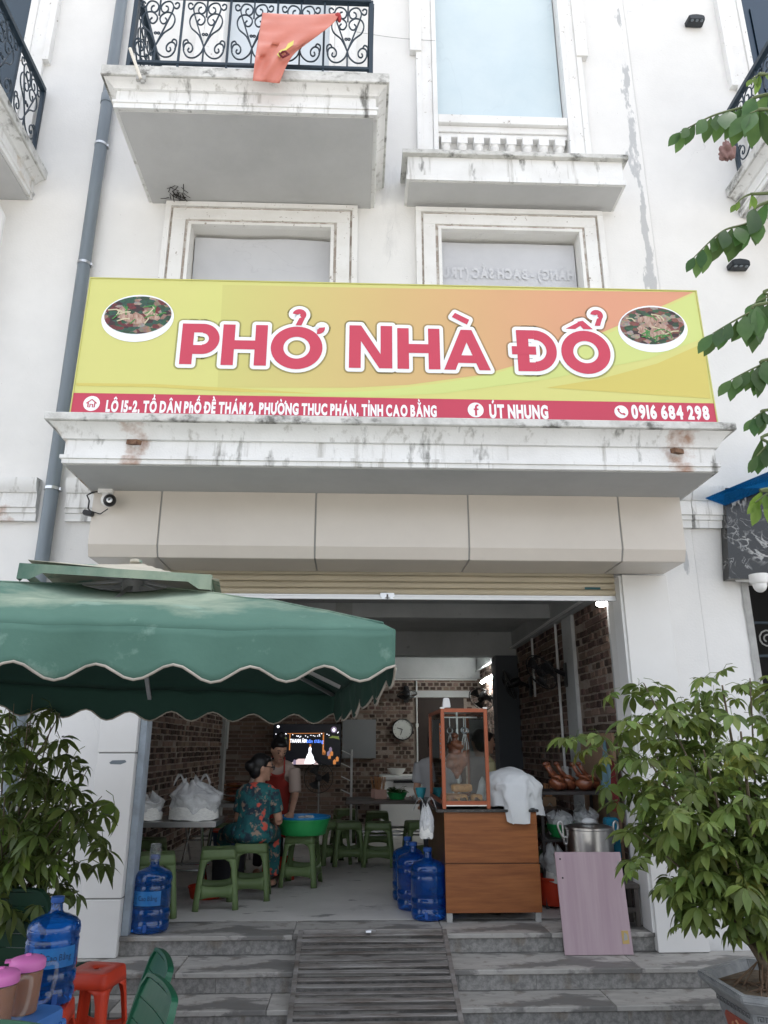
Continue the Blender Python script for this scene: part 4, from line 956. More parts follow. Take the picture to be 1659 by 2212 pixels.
# post stands left of the picture and carries an arm to the hub
b = MB(); b.tube([(-1.75,.1,GR+.03),(-1.75,.1,.45)], .035, 12); build('post', b, alu, umb, smooth=.7, local=True)
b = MB(); b.tube([(-1.75,.1,.42),(-1.1,.06,.62),(0,0,.69)], .026, 12); build('arm', b, alu, umb, smooth=.7, local=True)
b = MB(); b.box(-2.05,-1.45,-.2,.4,GR-.02,GR+.06); build('base', b, M['concrete'], umb, .02, local=True)
# ---------------------------------------------------------------- leaves
def leaflet(mb, base, d, up, L, W, droop=.35, n=5, fold=.25):
    """a pointed leaf blade from base along d, arching downwards"""
    d = Vector(d).normalized(); side = d.cross(Vector(up)).normalized(); nr = side.cross(d)
    vs = []; o = len(mb.v)
    prof = [.10, .55, .92, 1.0, .66, .02]
    for i in range(n+1):
        t = i/n; c = Vector(base) + d*(L*t) + Vector((0,0,-1))*(droop*L*t*t) ; w_ = W*prof[min(i, 5)]/2
        vs += [c + side*w_ + nr*(fold*w_), c, c - side*w_ + nr*(fold*w_)]
    fs = []
    for i in range(n):
        a = i*3; fs += [(a, a+1, a+4, a+3), (a+1, a+2, a+5, a+4)]
    mb.add(vs, fs)
def palmate(seed, n, L, W, droop, pet=.09):
    random.seed(seed); b = MB()
    tip = Vector((pet, 0, -.01)); b.tube([(0,0,0), (pet*.5, 0, .012), tip], .0018, 4)
    for k in range(n):
        a = (k/(n-1) - .5)*R(250) + random.uniform(-.12,.12); l_ = L*(1 - .28*abs(k/(n-1)-.5)*2)*random.uniform(.88,1.1)
        d = Vector((math.cos(a), math.sin(a), random.uniform(-.28,.05)))
        st = tip + d*.012; leaflet(b, st, d, (0,0,1), l_, W*random.uniform(.85,1.15), droop*random.uniform(.6,1.5), fold=random.uniform(.1,.45))
    return b
def leafmat(name, c1, c2, rnd=.25, tr=.25):
    m = pmat(name, c1, .42, spec=.4, col2=c2, scale=7, lo=.4, hi=.7, rnd=rnd); n, l = nodes(m); bs = n['Principled BSDF']
    t = n.new('ShaderNodeBsdfTranslucent'); mx = n.new('ShaderNodeMixShader'); mx.inputs[0].default_value = tr
    s_ = bs.inputs['Base Color'].links[0].from_socket; hs = n.new('ShaderNodeHueSaturation'); hs.inputs['Value'].default_value = 1.5; hs.inputs['Hue'].default_value = .485; l.new(s_, hs.inputs['Color']); l.new(hs.outputs[0], t.inputs['Color'])
    out = n['Material Output']; l.new(bs.outputs[0], mx.inputs[1]); l.new(t.outputs[0], mx.inputs[2]); l.new(mx.outputs[0], out.inputs['Surface']); return m
M['bark'] = pmat('thin_stem', (.10,.075,.05), .9, col2=(.16,.13,.09), scale=20)
def mk_leaf_mesh(b, mat):
    me = bpy.data.meshes.new('leaf'); me.from_pydata(b.v, [], b.f); me.materials.append(mat)
    for p in me.polygons: p.use_smooth = True
    return me
def orient(dirv, roll=0):
    x = Vector(dirv).normalized(); z = Vector((0,0,1)) - x*x.z
    if z.length < .05: z = Vector((0,1,0)) - x*x.y
    z.normalize(); y = z.cross(x); return Matrix((x, y, z)).transposed().to_4x4() @ Matrix.Rotation(roll, 4, 'X')
def shrub(name, label, base, stems, meshes, n, rng, drop, group=None, sc=(.8,1.2), extra=0):
    """stems: polylines (world) with radii; leaves grow along their upper parts"""
    random.seed(rng); root = thing(name, label, 'plant', base)
    b = MB(); 
    for pts, r in stems: b.tube(smooth_path(pts, 4), [r*(1-.75*i/(4*(len(pts)-1))) for i in range(4*(len(pts)-1)+1)], 6)
    build('stem', b, M['bark'], root, smooth=1)
    tips = []
    for pts, r in stems:
        sp_ = smooth_path(pts, 8); tips.append(sp_)
    rest = MB()
    for i in range(n + extra):
        sp_ = random.choice(tips); k = int(len(sp_)*min(.999, random.uniform(.42,1.05)**.75)); k = min(k, len(sp_)-1); p = sp_[k]
        a = random.uniform(0, 6.283); d = Vector((math.cos(a), math.sin(a), random.uniform(-.55,.55) + drop))
        me = random.choice(meshes)
        p = p + Vector((random.gauss(0,.05), random.gauss(0,.05), random.gauss(0,.05))) + d*random.uniform(0,.06)
        mt = Matrix.Translation(p - Vector(base)) @ orient(d, random.uniform(-.5,.5)) @ Matrix.Scale(random.uniform(*sc), 4)
        if i < n:
            o = bpy.data.objects.new('leaf', me); C.objects.link(o); o.parent = root; o.matrix_local = mt
        else: rest.add([mt @ v.co for v in me.vertices], [tuple(q.vertices) for q in me.polygons])
    if extra: o = build('inner_leaves', rest, meshes[0].materials[0], root, smooth=3, local=True); o['kind'] = 'stuff'
    return root
lm1 = leafmat('green_schefflera', (.105,.155,.036), (.155,.21,.056), .42, .36)
lm1b = leafmat('yellowing_leaf', (.16,.19,.035), (.22,.22,.05), .3, .35)
ms1 = [mk_leaf_mesh(palmate(s, 7 + s % 2, .108, .042, .5), lm1) for s in range(10)] + [mk_leaf_mesh(palmate(31, 7, .11, .04, .5), lm1b)]
lm2 = leafmat('olive_schefflera', (.075,.11,.028), (.11,.145,.042), .42, .35)
lm2b = leafmat('lime_young_leaf', (.13,.20,.04), (.16,.24,.05), .3, .35)
ms2 = [mk_leaf_mesh(palmate(40+s, 7, .092, .034, .65), lm2) for s in range(8)] + [mk_leaf_mesh(palmate(55, 6, .13, .05, .8), lm2b)]
def fan_stems(base, targets, r, mid=.5, sag=.0, seed=1):
    random.seed(seed); out = []
    for t in targets:
        t = Vector(t); b0 = Vector(base) + Vector((random.uniform(-.07,.07), random.uniform(-.06,.06), 0)); m = b0.lerp(t, mid) + Vector((random.uniform(-.05,.05), random.uniform(-.05,.05), .10))
        out.append(([b0, b0.lerp(m, .5) + Vector((0,0,.03)), m, t], r*random.uniform(.7,1.2)))
    return out
# right plant in its glazed pot
PB = Vector((2.17, 4.28, -1.10)); tg = []
for px, py, Y in ((1275,1590,4.6),(1390,1475,4.7),(1440,1540,4.3),(1500,1500,4.6),(1560,1480,4.3),(1620,1465,4.5),(1680,1490,4.3),(1400,1640,4.2),(1450,1720,4.0),(1520,1620,4.0),(1600,1580,4.0),(1680,1600,4.2),(1390,1800,4.3),(1440,1850,4.1),(1520,1780,3.9),(1600,1720,3.9),(1680,1750,4.0),(1500,1900,4.0),(1590,1860,3.9),(1660,1880,4.0),(1720,1680,4.5),(1380,1560,4.8),(1560,1650,4.6),(1480,1590,4.7)): tg.append(aY(px, py, Y))
shrub('potted_shrub', 'big leafy green umbrella shrub in the painted pot right of the steps', PB, fan_stems(PB, tg, .017, seed=4), ms1, 300, 11, -.35, extra=320, sc=(.5,1.12))
PL = Vector((-1.95, 4.60, -1.05)); tg = []
for px, py, Y in ((30,1520,4.5),(60,1560,4.4),(110,1570,4.5),(150,1610,4.4),(190,1660,4.4),(220,1720,4.45),(205,1780,4.4),(160,1720,4.3),(110,1660,4.3),(60,1640,4.3),(10,1600,4.3),(-40,1560,4.4),(-60,1680,4.4),(10,1720,4.2),(70,1740,4.2),(130,1770,4.2),(165,1800,4.3),(60,1800,4.2),(0,1800,4.2),(-60,1760,4.3),(20,1860,4.2),(150,1650,4.6),(80,1560,4.7),(20,1490,4.6),(70,1500,4.5),(130,1540,4.5)): tg.append(aY(px, py, Y))
shrub('potted_shrub', 'drooping olive green shrub in front of the left pillar', PL, fan_stems(PL, tg, .011, seed=6), ms2, 240, 12, -.50, sc=(.6,1.25))
# its pot, mostly hidden behind the jugs
b = MB(); b.lathe([(.17,0),(.20,.03),(.25,.40),(.27,.42),(.27,.46),(.24,.46),(.22,.42)], 24, (PL.x, PL.y, GR)); tag(build('plant_pot', b, pmat('clay_pot', (.25,.13,.08), .8), None, smooth=.6), 'round clay pot of the left shrub behind the water bottle', 'pot')
# hexagonal pot
pot = thing('plant_pot', 'hexagonal glazed pot with red dragon panels and grey key pattern rim', 'pot', (2.2, 4.2, GR))
pg = pmat('grey_glaze', (.30,.31,.31), .45, col2=(.20,.21,.22), scale=14, bump=.2); prd = pmat('red_glaze_panel', (.36,.085,.05), .5, col2=(.28,.06,.04), scale=10); pgd = pmat('ochre_relief', (.50,.24,.13), .6)
pcx, pcy, ph0 = 2.20, 4.20, GR
def hexp(r, k): a = R(60*k + 32.4); return (pcx + r*math.cos(a), pcy + r*math.sin(a))
b = MB()
prof = [(.30,0),(.31,.04),(.28,.05),(.355,.36),(.375,.37),(.43,.42),(.435,.45),(.39,.45),(.37,.40)]
b.add([(*hexp(r, k), ph0+z) for r, z in prof for k in range(6)], [(i*6+k, i*6+(k+1)%6, (i+1)*6+(k+1)%6, (i+1)*6+k) for i in range(len(prof)-1) for k in range(6)] + [tuple(reversed(range(6)))])
build('pot_body', b, pg, pot, .006)
b = MB(); b.add([(*hexp(.372, k), ph0+.405) for k in range(6)], [tuple(range(6))]); sl = build('soil', b, pmat('dry_soil', (.20,.15,.10), .95, col2=(.13,.10,.07), scale=25, bump=.8), pot)
for k in range(6):
    p0 = Vector((*hexp(.295, k), ph0+.10)); p1 = Vector((*hexp(.295, k+1), ph0+.10)); q0 = Vector((*hexp(.342, k), ph0+.31)); q1 = Vector((*hexp(.342, k+1), ph0+.31)); nrm = (p1-p0).cross(q0-p0).normalized()
    if nrm.dot(Vector((p0.x-pcx, p0.y-pcy, 0))) < 0: nrm = -nrm
    B = lambda u, v, d: p0.lerp(p1, u).lerp(q0.lerp(q1, u), v) + nrm*d
    b = MB(); pl_ = [(.2,.05),(.8,.05),(.86,.15),(.86,.85),(.8,.95),(.2,.95),(.14,.85),(.14,.15)]
    b.prism(pl_, lambda p, a: B(p[0], p[1], a), -.02, .008); build('panel', b, prd, pot, .002, seg=1)
    b = MB(); random.seed(k)
    b.tube(smooth_path([B(.3,.2,.012),B(.4,.35,.012),B(.33,.5,.012),B(.5,.6,.012),B(.62,.5,.012),B(.7,.68,.012),B(.6,.82,.012)], 4), .008, 6)
    for u, v, a in ((.4,.35,2.4),(.5,.6,1.6),(.62,.5,-.4),(.45,.3,.2),(.35,.7,1.2),(.68,.25,.9),(.55,.8,2.2)): b.tube([B(u, v, .010), B(u+.08*math.cos(a), v+.1*math.sin(a), .012)], .006, 5)
    build('relief', b, pgd, pot, smooth=1)
    b = MB()
    for i in range(9):
        u = .06 + i*.1; e0 = Vector((*hexp(.3545, k), ph0+.335)); e1 = Vector((*hexp(.3545, k+1), ph0+.335)); c0 = e0.lerp(e1, u) + nrm*.001; tng = (e1-e0).normalized()
        b.tube([c0 + tng*x + Vector((0,0,z)) + nrm*.003 for x, z in ((0,0),(0,.02),(.024,.02),(.024,.002),(.010,.002),(.010,.012))], .0022, 4)
    build('key_pattern', b, pmat('key_dark', (.10,.10,.10), .6) if k == 0 else bpy.data.materials['key_dark'], pot)
# stems rising from the soil and dry roots
b = MB(); random.seed(3)
for i in range(60):
    a = random.uniform(0, 6.28); r_ = random.uniform(.02,.26); x, y = pcx + r_*math.cos(a), pcy + r_*math.sin(a)*.9
    b.tube([(x, y, ph0+.40), (x+random.uniform(-.06,.06), y+random.uniform(-.05,.05), ph0+.43), (x+random.uniform(-.12,.12), y+random.uniform(-.1,.1), ph0+.405)], .003, 4)
for i in range(34):
    a = random.uniform(0, 6.28); x, y = pcx-.04 + .05*math.cos(a), pcy+.05 + .05*math.sin(a)
    b.tube([(x, y, ph0+.75), (x + random.uniform(-.03,.03), y, ph0+.55), (x + random.gauss(0,.09), y + random.gauss(0,.06), ph0+.40)], .004, 4)
o = build('dry_roots', b, pmat('dry_root', (.17,.11,.07), .9), pot); o['kind'] = 'stuff'

# ---------------------------------------------------------------- overhanging tree, its trunk stands right of the picture
lm3 = leafmat('gooseberry_leaf', (.052,.12,.034), (.075,.15,.045), .35, .4); lm3b = leafmat('young_lime_leaf', (.11,.20,.035), (.15,.25,.05), .2, .45)
def blade(seed, L, W, mat):
    random.seed(seed); b = MB(); b.tube([(0,0,0),(.006,0,0)], .0012, 4); leaflet(b, (.005,0,0), (1,0,0), (0,0,1), L, W, .12, fold=.18); return mk_leaf_mesh(b, mat)
ms3 = [blade(s, .112, .052, lm3) for s in range(4)]; my3 = [blade(9, .07, .035, lm3b)]
tree = thing('overhanging_tree', 'leafy tree branches reaching in from the right edge above the shop', 'tree', (2.5, 2.2, GR))
b = MB(); b.tube([(2.5,2.2,GR),(2.52,2.2,-.3),(2.45,2.15,.9),(2.55,2.1,2.2),(2.4,2.05,3.4)], [.09,.08,.07,.055,.03], 10); build('trunk', b, M['bark'], tree, smooth=1)
def spray(px, Y, yl=False, n=None, hang=1.0, lsc=1.0):
    pts = [aY(x, y, Y + dy) for x, y, dy in px]; sp_ = smooth_path([pts[0] + Vector((.9, .05, .15))] + pts, 8)
    b = MB(); b.tube(sp_, [.008*(1-.8*i/len(sp_)) for i in range(len(sp_))], 6); br = build('branch', b, pmat('green_twig', (.10,.13,.05), .7) if 'green_twig' not in bpy.data.materials else bpy.data.materials['green_twig'], tree, smooth=1)
    k0 = 8; N = n or 12
    for i in range(N):
        k = min(max(k0 + (len(sp_)-1-k0)*(i + random.uniform(-.35,.35))/(N-1), 0), len(sp_)-1.001); j = min(int(k), len(sp_)-2); p = sp_[j].lerp(sp_[j+1], k-j); t = (sp_[j+1]-sp_[j]).normalized()
        s_ = 1 if i % 2 else -1; f = 1 - .45*(i/(N-1))
        d = t*.35 + Vector((0, s_*.33, 0)) + Vector((0,0,-.85*hang)) + Vector((random.uniform(-.25,.25), random.uniform(-.2,.2), random.uniform(-.15,.2)))
        if i == N-1: d = t + Vector((0,0,-.5))
        o = bpy.data.objects.new('leaf', random.choice(my3 if yl else ms3)); C.objects.link(o); o.parent = tree
        x = d.normalized(); nn = Vector((random.uniform(-.5,.5), -1, .25 + random.uniform(-.3,.3))); z = (nn - x*nn.dot(x)).normalized(); y = z.cross(x)
        o.matrix_local = Matrix.Translation(p - Vector((2.5,2.2,GR))) @ Matrix((x, y, z)).transposed().to_4x4() @ Matrix.Scale(f*lsc*random.uniform(.85,1.35), 4)
random.seed(5)
spray([(1690,200,0),(1610,230,0),(1540,250,0),(1470,285,0)], 2.0, n=17, lsc=1.15)
spray([(1690,430,.1),(1620,480,.1),(1560,500,.1),(1500,555,.1)], 2.05, n=17, lsc=1.05)
spray([(1690,650,0),(1620,675,0),(1540,720,0)], 2.0, n=15, lsc=1.05)
spray([(1700,770,.1),(1640,790,.1),(1580,820,.1)], 2.2, n=13, lsc=1.05)
spray([(1700,880,.1),(1650,890,.1),(1625,905,.1)], 2.2, n=8, lsc=.85)
spray([(1700,930,0),(1660,960,0),(1635,985,0)], 2.1, n=7, lsc=.85)
spray([(1700,1050,0),(1665,1062,0),(1632,1085,0)], 1.9, yl=True, n=7, lsc=1.2)
spray([(1690,160,0),(1650,158,0),(1625,170,0)], 1.95, yl=True, n=6, lsc=.9)
spray([(1690,415,0),(1620,420,0),(1590,440,0)], 2.0, yl=True, n=5, lsc=.8)
spray([(1690,235,-.1),(1650,235,-.1),(1620,245,-.1)], 2.0, n=6, lsc=1.45)
spray([(1700,620,.1),(1660,640,.1),(1630,655,.1)], 2.1, n=6, lsc=.7)
# ---------------------------------------------------------------- plastic stools
def rsq(h, r, n=5):
    """rounded square outline of half width h"""
    out = []
    for k, (sx, sy) in enumerate(((1,1),(-1,1),(-1,-1),(1,-1))):
        for i in range(n):
            a = R(90*k + 90*i/(n-1)); out.append((sx*(h-r) + r*math.cos(a), sy*(h-r) + r*math.sin(a)))
    return out
def make_stool(mat, H=.43, top=.135, base=.178):
    t = thing('plastic_stool', 'x', 'stool'); hw = lambda z: base + (top-base)*z/H
    b = MB(); prof = [(H*.835,0),(H*.90,0),(H*.975,-.001),(H*.993,-.005),(H,-.013),(H-.002,-.05)]
    o_ = 0; rings = [rsq(hw(z)+d, .028) for z, d in prof]; n = len(rings[0])
    b.add([(x, y, z) for (z, d), rg in zip(prof, rings) for x, y in rg], [(i*n+k, i*n+(k+1)%n, (i+1)*n+(k+1)%n, (i+1)*n+k) for i in range(len(prof)-1) for k in range(n)])
    hole = [(.014*math.cos(2*math.pi*k/n + .785), .014*math.sin(2*math.pi*k/n + .785), H-.006) for k in range(n)]; o2 = len(b.v); b.v += hole
    m = (len(prof)-1)*n; b.f += [(m+k, m+(k+1)%n, o2+(k+1)%n, o2+k) for k in range(n)]; b.m += [0]*n
    s = build('seat', b, mat, t, smooth=.45, local=True); sm = s.modifiers.new('s', 'SOLIDIFY'); sm.thickness = .004
    for k in range(4):
        M4 = Matrix.Rotation(R(90*k), 4, 'Z'); b = MB(); rows = []
        for z, wl in ((0,.050),(.06,.046),(.17,.043),(H*.68,.046),(H*.79,.058),(H*.84,.10)):
            h = hw(z); r = .032; L = [(h-wl, h), (h-r, h), (h-r*.62, h-r*.08), (h-r*.29, h-r*.29), (h-r*.08, h-r*.62), (h, h-r), (h, h-wl)]
            rows.append([(x, y, z) for x, y in L])
        n2 = 7; b.add([M4 @ Vector(p) for rw in rows for p in rw], [(i*n2+j, i*n2+j+1, (i+1)*n2+j+1, (i+1)*n2+j) for i in range(5) for j in range(6)])
        l_ = build('leg', b, mat, t, smooth=.35, local=True); sm = l_.modifiers.new('s', 'SOLIDIFY'); sm.thickness = .006
        b = MB(); z0, z1 = .095, .165; h0, h1 = hw(z0), hw(z1); pts = []
        for i in range(9):
            u = i/8*2-1; w0 = h0-.040; w1 = h1-.037; arch = .018*abs(u)**2.5
            pts += [M4 @ Vector((u*w0, h0-.001, z0 - arch)), M4 @ Vector((u*w1, h1-.001, z1 + arch))]
        b.add(pts, [(2*i, 2*i+2, 2*i+3, 2*i+1) for i in range(8)])
        l_ = build('stretcher', b, mat, t, smooth=.9, local=True); sm = l_.modifiers.new('s', 'SOLIDIFY'); sm.thickness = .005
    return t
olive = pmat('olive_plastic', (.135,.195,.08), .42, spec=.35, col2=(.115,.17,.07), scale=6, rnd=.08)
redp = pmat('red_plastic', (.62,.055,.022), .4, spec=.35, col2=(.52,.05,.025), scale=5)
st = make_stool(olive)
GS = 'olive green plastic stools'
spots = [((-1.10,6.60),10,'olive stool nearest the doorway, empty, in front of the seated woman'),
         ((-.88,6.95),4,'olive stool that the woman in the teal floral suit sits on'),
         ((-.49,7.55),-8,'olive stool holding the green basin'),
         ((-.24,8.85),20,'olive stool left of the pair behind the green basin, half hidden'),
         ((-.07,8.75),6,'olive stool just right of the green basin on open floor'),
         ((.26,8.68),-4,'olive stool standing alone in the middle of the floor'),
         ((.70,8.75),8,'olive stool half hidden behind the brown cabinet, left side'),
         ((-1.52,6.30),14,'olive stool right behind the blue bottle at the left jamb'),
         ((-1.85,7.25),-10,'olive stool tucked under the left end of the steel table'),
         ((-1.35,8.5),30,'dark olive stool far under the steel table with the bags'),
         ((-.12,10.4),12,'far olive stool left of the condiment table legs'),
         ((.28,10.0),0,'far olive stool in front of the condiment table'),
         ((1.90,8.35),0,'olive stool seen right of the brown cabinet')]
for i, ((x, y), a, lab) in enumerate(spots):
    o = st if i == 0 else again(st, (0,0,0)); o.location = (x, y, FL); o.rotation_euler = (0, 0, R(a)); o['label'] = lab; o['group'] = GS
rs = make_stool(redp, .45, .118, .16); rs.location = (-1.37, 4.56, GR); rs.rotation_euler = (0,0,R(-12)); rs['label'] = 'empty red plastic stool beside the foreground water bottle'; rs['group'] = 'red plastic stools'
o = again(rs, (-1.445, 4.06, GR), R(8), 'red plastic stool under the foreground water bottle'); o.scale = (1,1,.95)
o = again(rs, (-.74, 7.95, FL), R(5), 'red plastic stool behind the green basin inside the shop')

# ---------------------------------------------------------------- water bottles
wb = bpy.data.materials.new('blue_polycarb'); wb.use_nodes = True; n, l = nodes(wb); bs = n['Principled BSDF']
bs.inputs['Base Color'].default_value = (.010,.15,.56,1); bs.inputs['Roughness'].default_value = .05; bs.inputs['Transmission Weight'].default_value = .80; bs.inputs['IOR'].default_value = 1.16; bs.inputs['Specular IOR Level'].default_value = .9; bs.inputs['Coat Weight'].default_value = 1.0; bs.inputs['Coat Roughness'].default_value = .04
lbm = pmat('label_blue', (.02,.15,.42), .4, col2=(.03,.2,.5), scale=8); ink = pmat('label_ink', (.01,.02,.06), .6)
BP = [(.112,0),(.127,.008),(.134,.03),(.1345,.07),(.128,.082),(.128,.098),(.1345,.108),(.1345,.15),(.128,.16),(.128,.172),(.1335,.182),(.1325,.30),(.1335,.315),(.129,.325),(.129,.335),(.1345,.345),(.1345,.375),(.128,.40),(.108,.422),(.075,.438),(.042,.45),(.031,.465),(.029,.51),(.031,.512),(.031,.528)]
def bottle(loc, rz, label, text=True, sc=1.0):
    t = thing('water_bottle', label, 'bottle', loc, rz, 'blue nineteen litre water bottles'); t.scale = (sc*.97, sc*.97, sc*.9)
    b = MB(); b.lathe(BP, 40); 
    build('bottle_body', b, wb, t, smooth=.6, local=True)
    b = MB(); b.lathe([(.0325,.505),(.034,.508),(.034,.532),(.028,.536)], 20); build('bottle_cap', b, pmat('cap_blue', (.03,.10,.35), .4) if 'cap_blue' not in bpy.data.materials else bpy.data.materials['cap_blue'], t, smooth=.6, local=True)
    b = MB(); b.cbox((.02,-.136,.045), (.025,.012,.05)); build('spigot', b, bpy.data.materials['cap_blue'], t, .003, local=True)
    if text:
        cyl = lambda a, z, r: Vector((r*math.sin(a), -r*math.cos(a), z))
        b = MB(); b.grid(24, 2, lambda u, v: cyl(-.85 + 1.7*u, .195 + .10*v, .1342)); lb_ = build('label_wrap', b, lbm, t, smooth=3, local=True)
        tb = MB(); w_ = text_flat('Cao Bằng', lambda u, v, k: (u, v, k), tb, off=.0); ob = MB(); ob.add([cyl(-.35 + u/w_*1.0, .232 + v*.045, .1350 + k*.0003) for u, v, k in tb.v], tb.f)
        for i in range(3): ob.add([cyl(-.78 + .3*q, .27 - .03*i + e*.006, .1350) for q, e in ((0,0),(1,0),(1,1),(0,1))], [(0,1,2,3)])
        build('label_print', ob, ink, lb_, local=True)
    return t
b1 = bottle((-1.41, 5.80, FL), R(-8), 'blue water bottle with a clear cup on top by the left jamb')
b2 = bottle((-1.44, 4.06, GR+.432), R(28), 'big blue water bottle on the red stool in the left foreground', sc=.93)
b3 = bottle((.555, 6.12, FL), R(-20), 'front blue water bottle of three beside the brown cabinet', False)
bottle((.47, 6.46, FL), R(10), 'middle blue water bottle of three beside the brown cabinet', False)
bottle((.45, 6.82, FL), R(30), 'rear blue water bottle of three beside the brown cabinet', False)
clear = pmat('clear_plastic', (.9,.93,.95), .06, trans=.95, ior=1.2)
b = MB(); b.lathe([(.040,-.04),(.038,.03),(.036,.07),(.034,.072),(.036,.03),(.038,-.04)], 20, (-1.41,5.80,FL+.48), cap=False); b.lathe([(.001,.070),(.036,.070),(.036,.073),(.001,.073)], 20, (-1.41,5.80,FL+.48)); tag(build('plastic_cup', b, clear, None, smooth=.6), 'clear plastic cup turned over the neck of the left water bottle', 'cup')

# ---------------------------------------------------------------- foreground table, jugs, chairs
bl = pmat('blue_plastic', (.075,.22,.58), .4, spec=.4, col2=(.065,.19,.50), scale=5)
tb = thing('plastic_table', 'low blue plastic table holding the two tea jugs in the corner', 'table', (-1.60, 3.55, GR), R(-14))
b = MB(); n = 20; rg = rsq(.30, .05); b.add([(x, y, z) for z, k in ((.455,1.0),(.49,1.0),(.50,.985)) for x, y in [(p[0]*k, p[1]*k) for p in rg]], [(i*20+k, i*20+(k+1)%20, (i+1)*20+(k+1)%20, (i+1)*20+k) for i in range(2) for k in range(20)] + [tuple(40+k for k in range(20)), tuple(reversed(range(20)))]); build('tabletop', b, bl, tb, smooth=.6, local=True)
b = MB(); 
for sx in (-1,1):
    b.box(min(sx*.29, sx*.275), max(sx*.29, sx*.275), -.27,.27,.40,.46); b.box(-.27,.27,min(sx*.29, sx*.275), max(sx*.29, sx*.275),.40,.46)
build('apron', b, bl, tb, .004, local=True)
for sx in (-1,1):
    for sy in (-1,1):
        b = MB(); b.add([(sx*(.28+e*.03) + dx, sy*(.28+e*.03) + dy, z) for z, e in ((0,1),(.455,0)) for dx, dy in ((-.02,-.02),(.02,-.02),(.02,.02),(-.02,.02))], [(0,1,5,4),(1,2,6,5),(2,3,7,6),(3,0,4,7),(0,3,2,1),(4,5,6,7)]); build('leg', b, bl, tb, .005, local=True)
TZ = GR + .501
pink = pmat('pink_lid', (.80,.22,.56), .45, trans=.1, sss=.2); tea = pmat('tea', (.30,.085,.022), .15, trans=.1, ior=1.1, col2=(.25,.07,.02), scale=8); jugp = pmat('frosted_jug', (.75,.68,.60), .2, alpha=.10)
def jug(loc, rz, label):
    t = thing('tea_jug', label, 'jug', loc, rz, 'tea jugs with pink lids')
    b = MB(); b.lathe([(.054,.002),(.0575,.006),(.066,.155),(.066,.158)], 28); build('tea', b, tea, t, smooth=.6, local=True)
    b = MB(); b.lathe([(.056,0),(.060,.004),(.0685,.17),(.072,.19),(.0705,.19),(.067,.17),(.0585,.008)], 28, cap=False); build('jug_body', b, jugp, t, smooth=.6, local=True)
    b = MB(); b.lathe([(.072,.165),(.0735,.168),(.0735,.195),(.066,.205),(.04,.213),(.012,.216),(.012,.222),(.004,.224)], 28, cap=False); b.box(-.09,-.06,-.02,.02,.195,.203); build('lid', b, pink, t, smooth=.7, local=True)
    b = MB(); b.tube(smooth_path([(.064,0,.172),(.10,0,.178),(.118,0,.165),(.115,0,.10),(.10,0,.045),(.06,0,.028)], 4), [.009]*21, 8); build('handle', b, jugp, t, smooth=1, local=True)
    return t
jug((-1.425, 3.48, TZ), R(12), 'front tea jug with pink lid on the blue table')
jug((-1.40, 3.68, TZ), R(18), 'rear tea jug with pink lid partly behind the front one')
b = MB(); b.lathe([(.05,0),(.058,.005),(.066,.17),(.062,.17)], 24, (-1.60,3.66,TZ)); tag(build('orange_jug', b, pmat('orange_plastic', (.75,.20,.03), .4), None, smooth=.6), 'orange plastic jug behind the tea jugs at the left edge', 'jug')
bk = thing('wire_basket', 'small white wire basket on the orange jug at the left edge', 'basket', (-1.62, 3.66, TZ+.171))
b = MB()
for z in (0, .015, .03): b.tube([(-1.62+x, 3.66+y, TZ+.172+z) for x, y in rsq(.05, .012, 3)], .0022, 5, closed=True)
for i in range(9):
    x = -.048 + i*.012
    for s in (-1, 1): b.tube([(-1.62+x, 3.66+s*.05, TZ+.172), (-1.62+x, 3.66+s*.05, TZ+.202)], .0018, 4); b.tube([(-1.62+s*.05, 3.66+x, TZ+.172), (-1.62+s*.05, 3.66+x, TZ+.202)], .0018, 4)
build('wires', b, M['white_plastic'], bk)
gch = pmat('green_chair_plastic', (.014,.095,.05), .36, spec=.45, col2=(.012,.08,.042), scale=4)
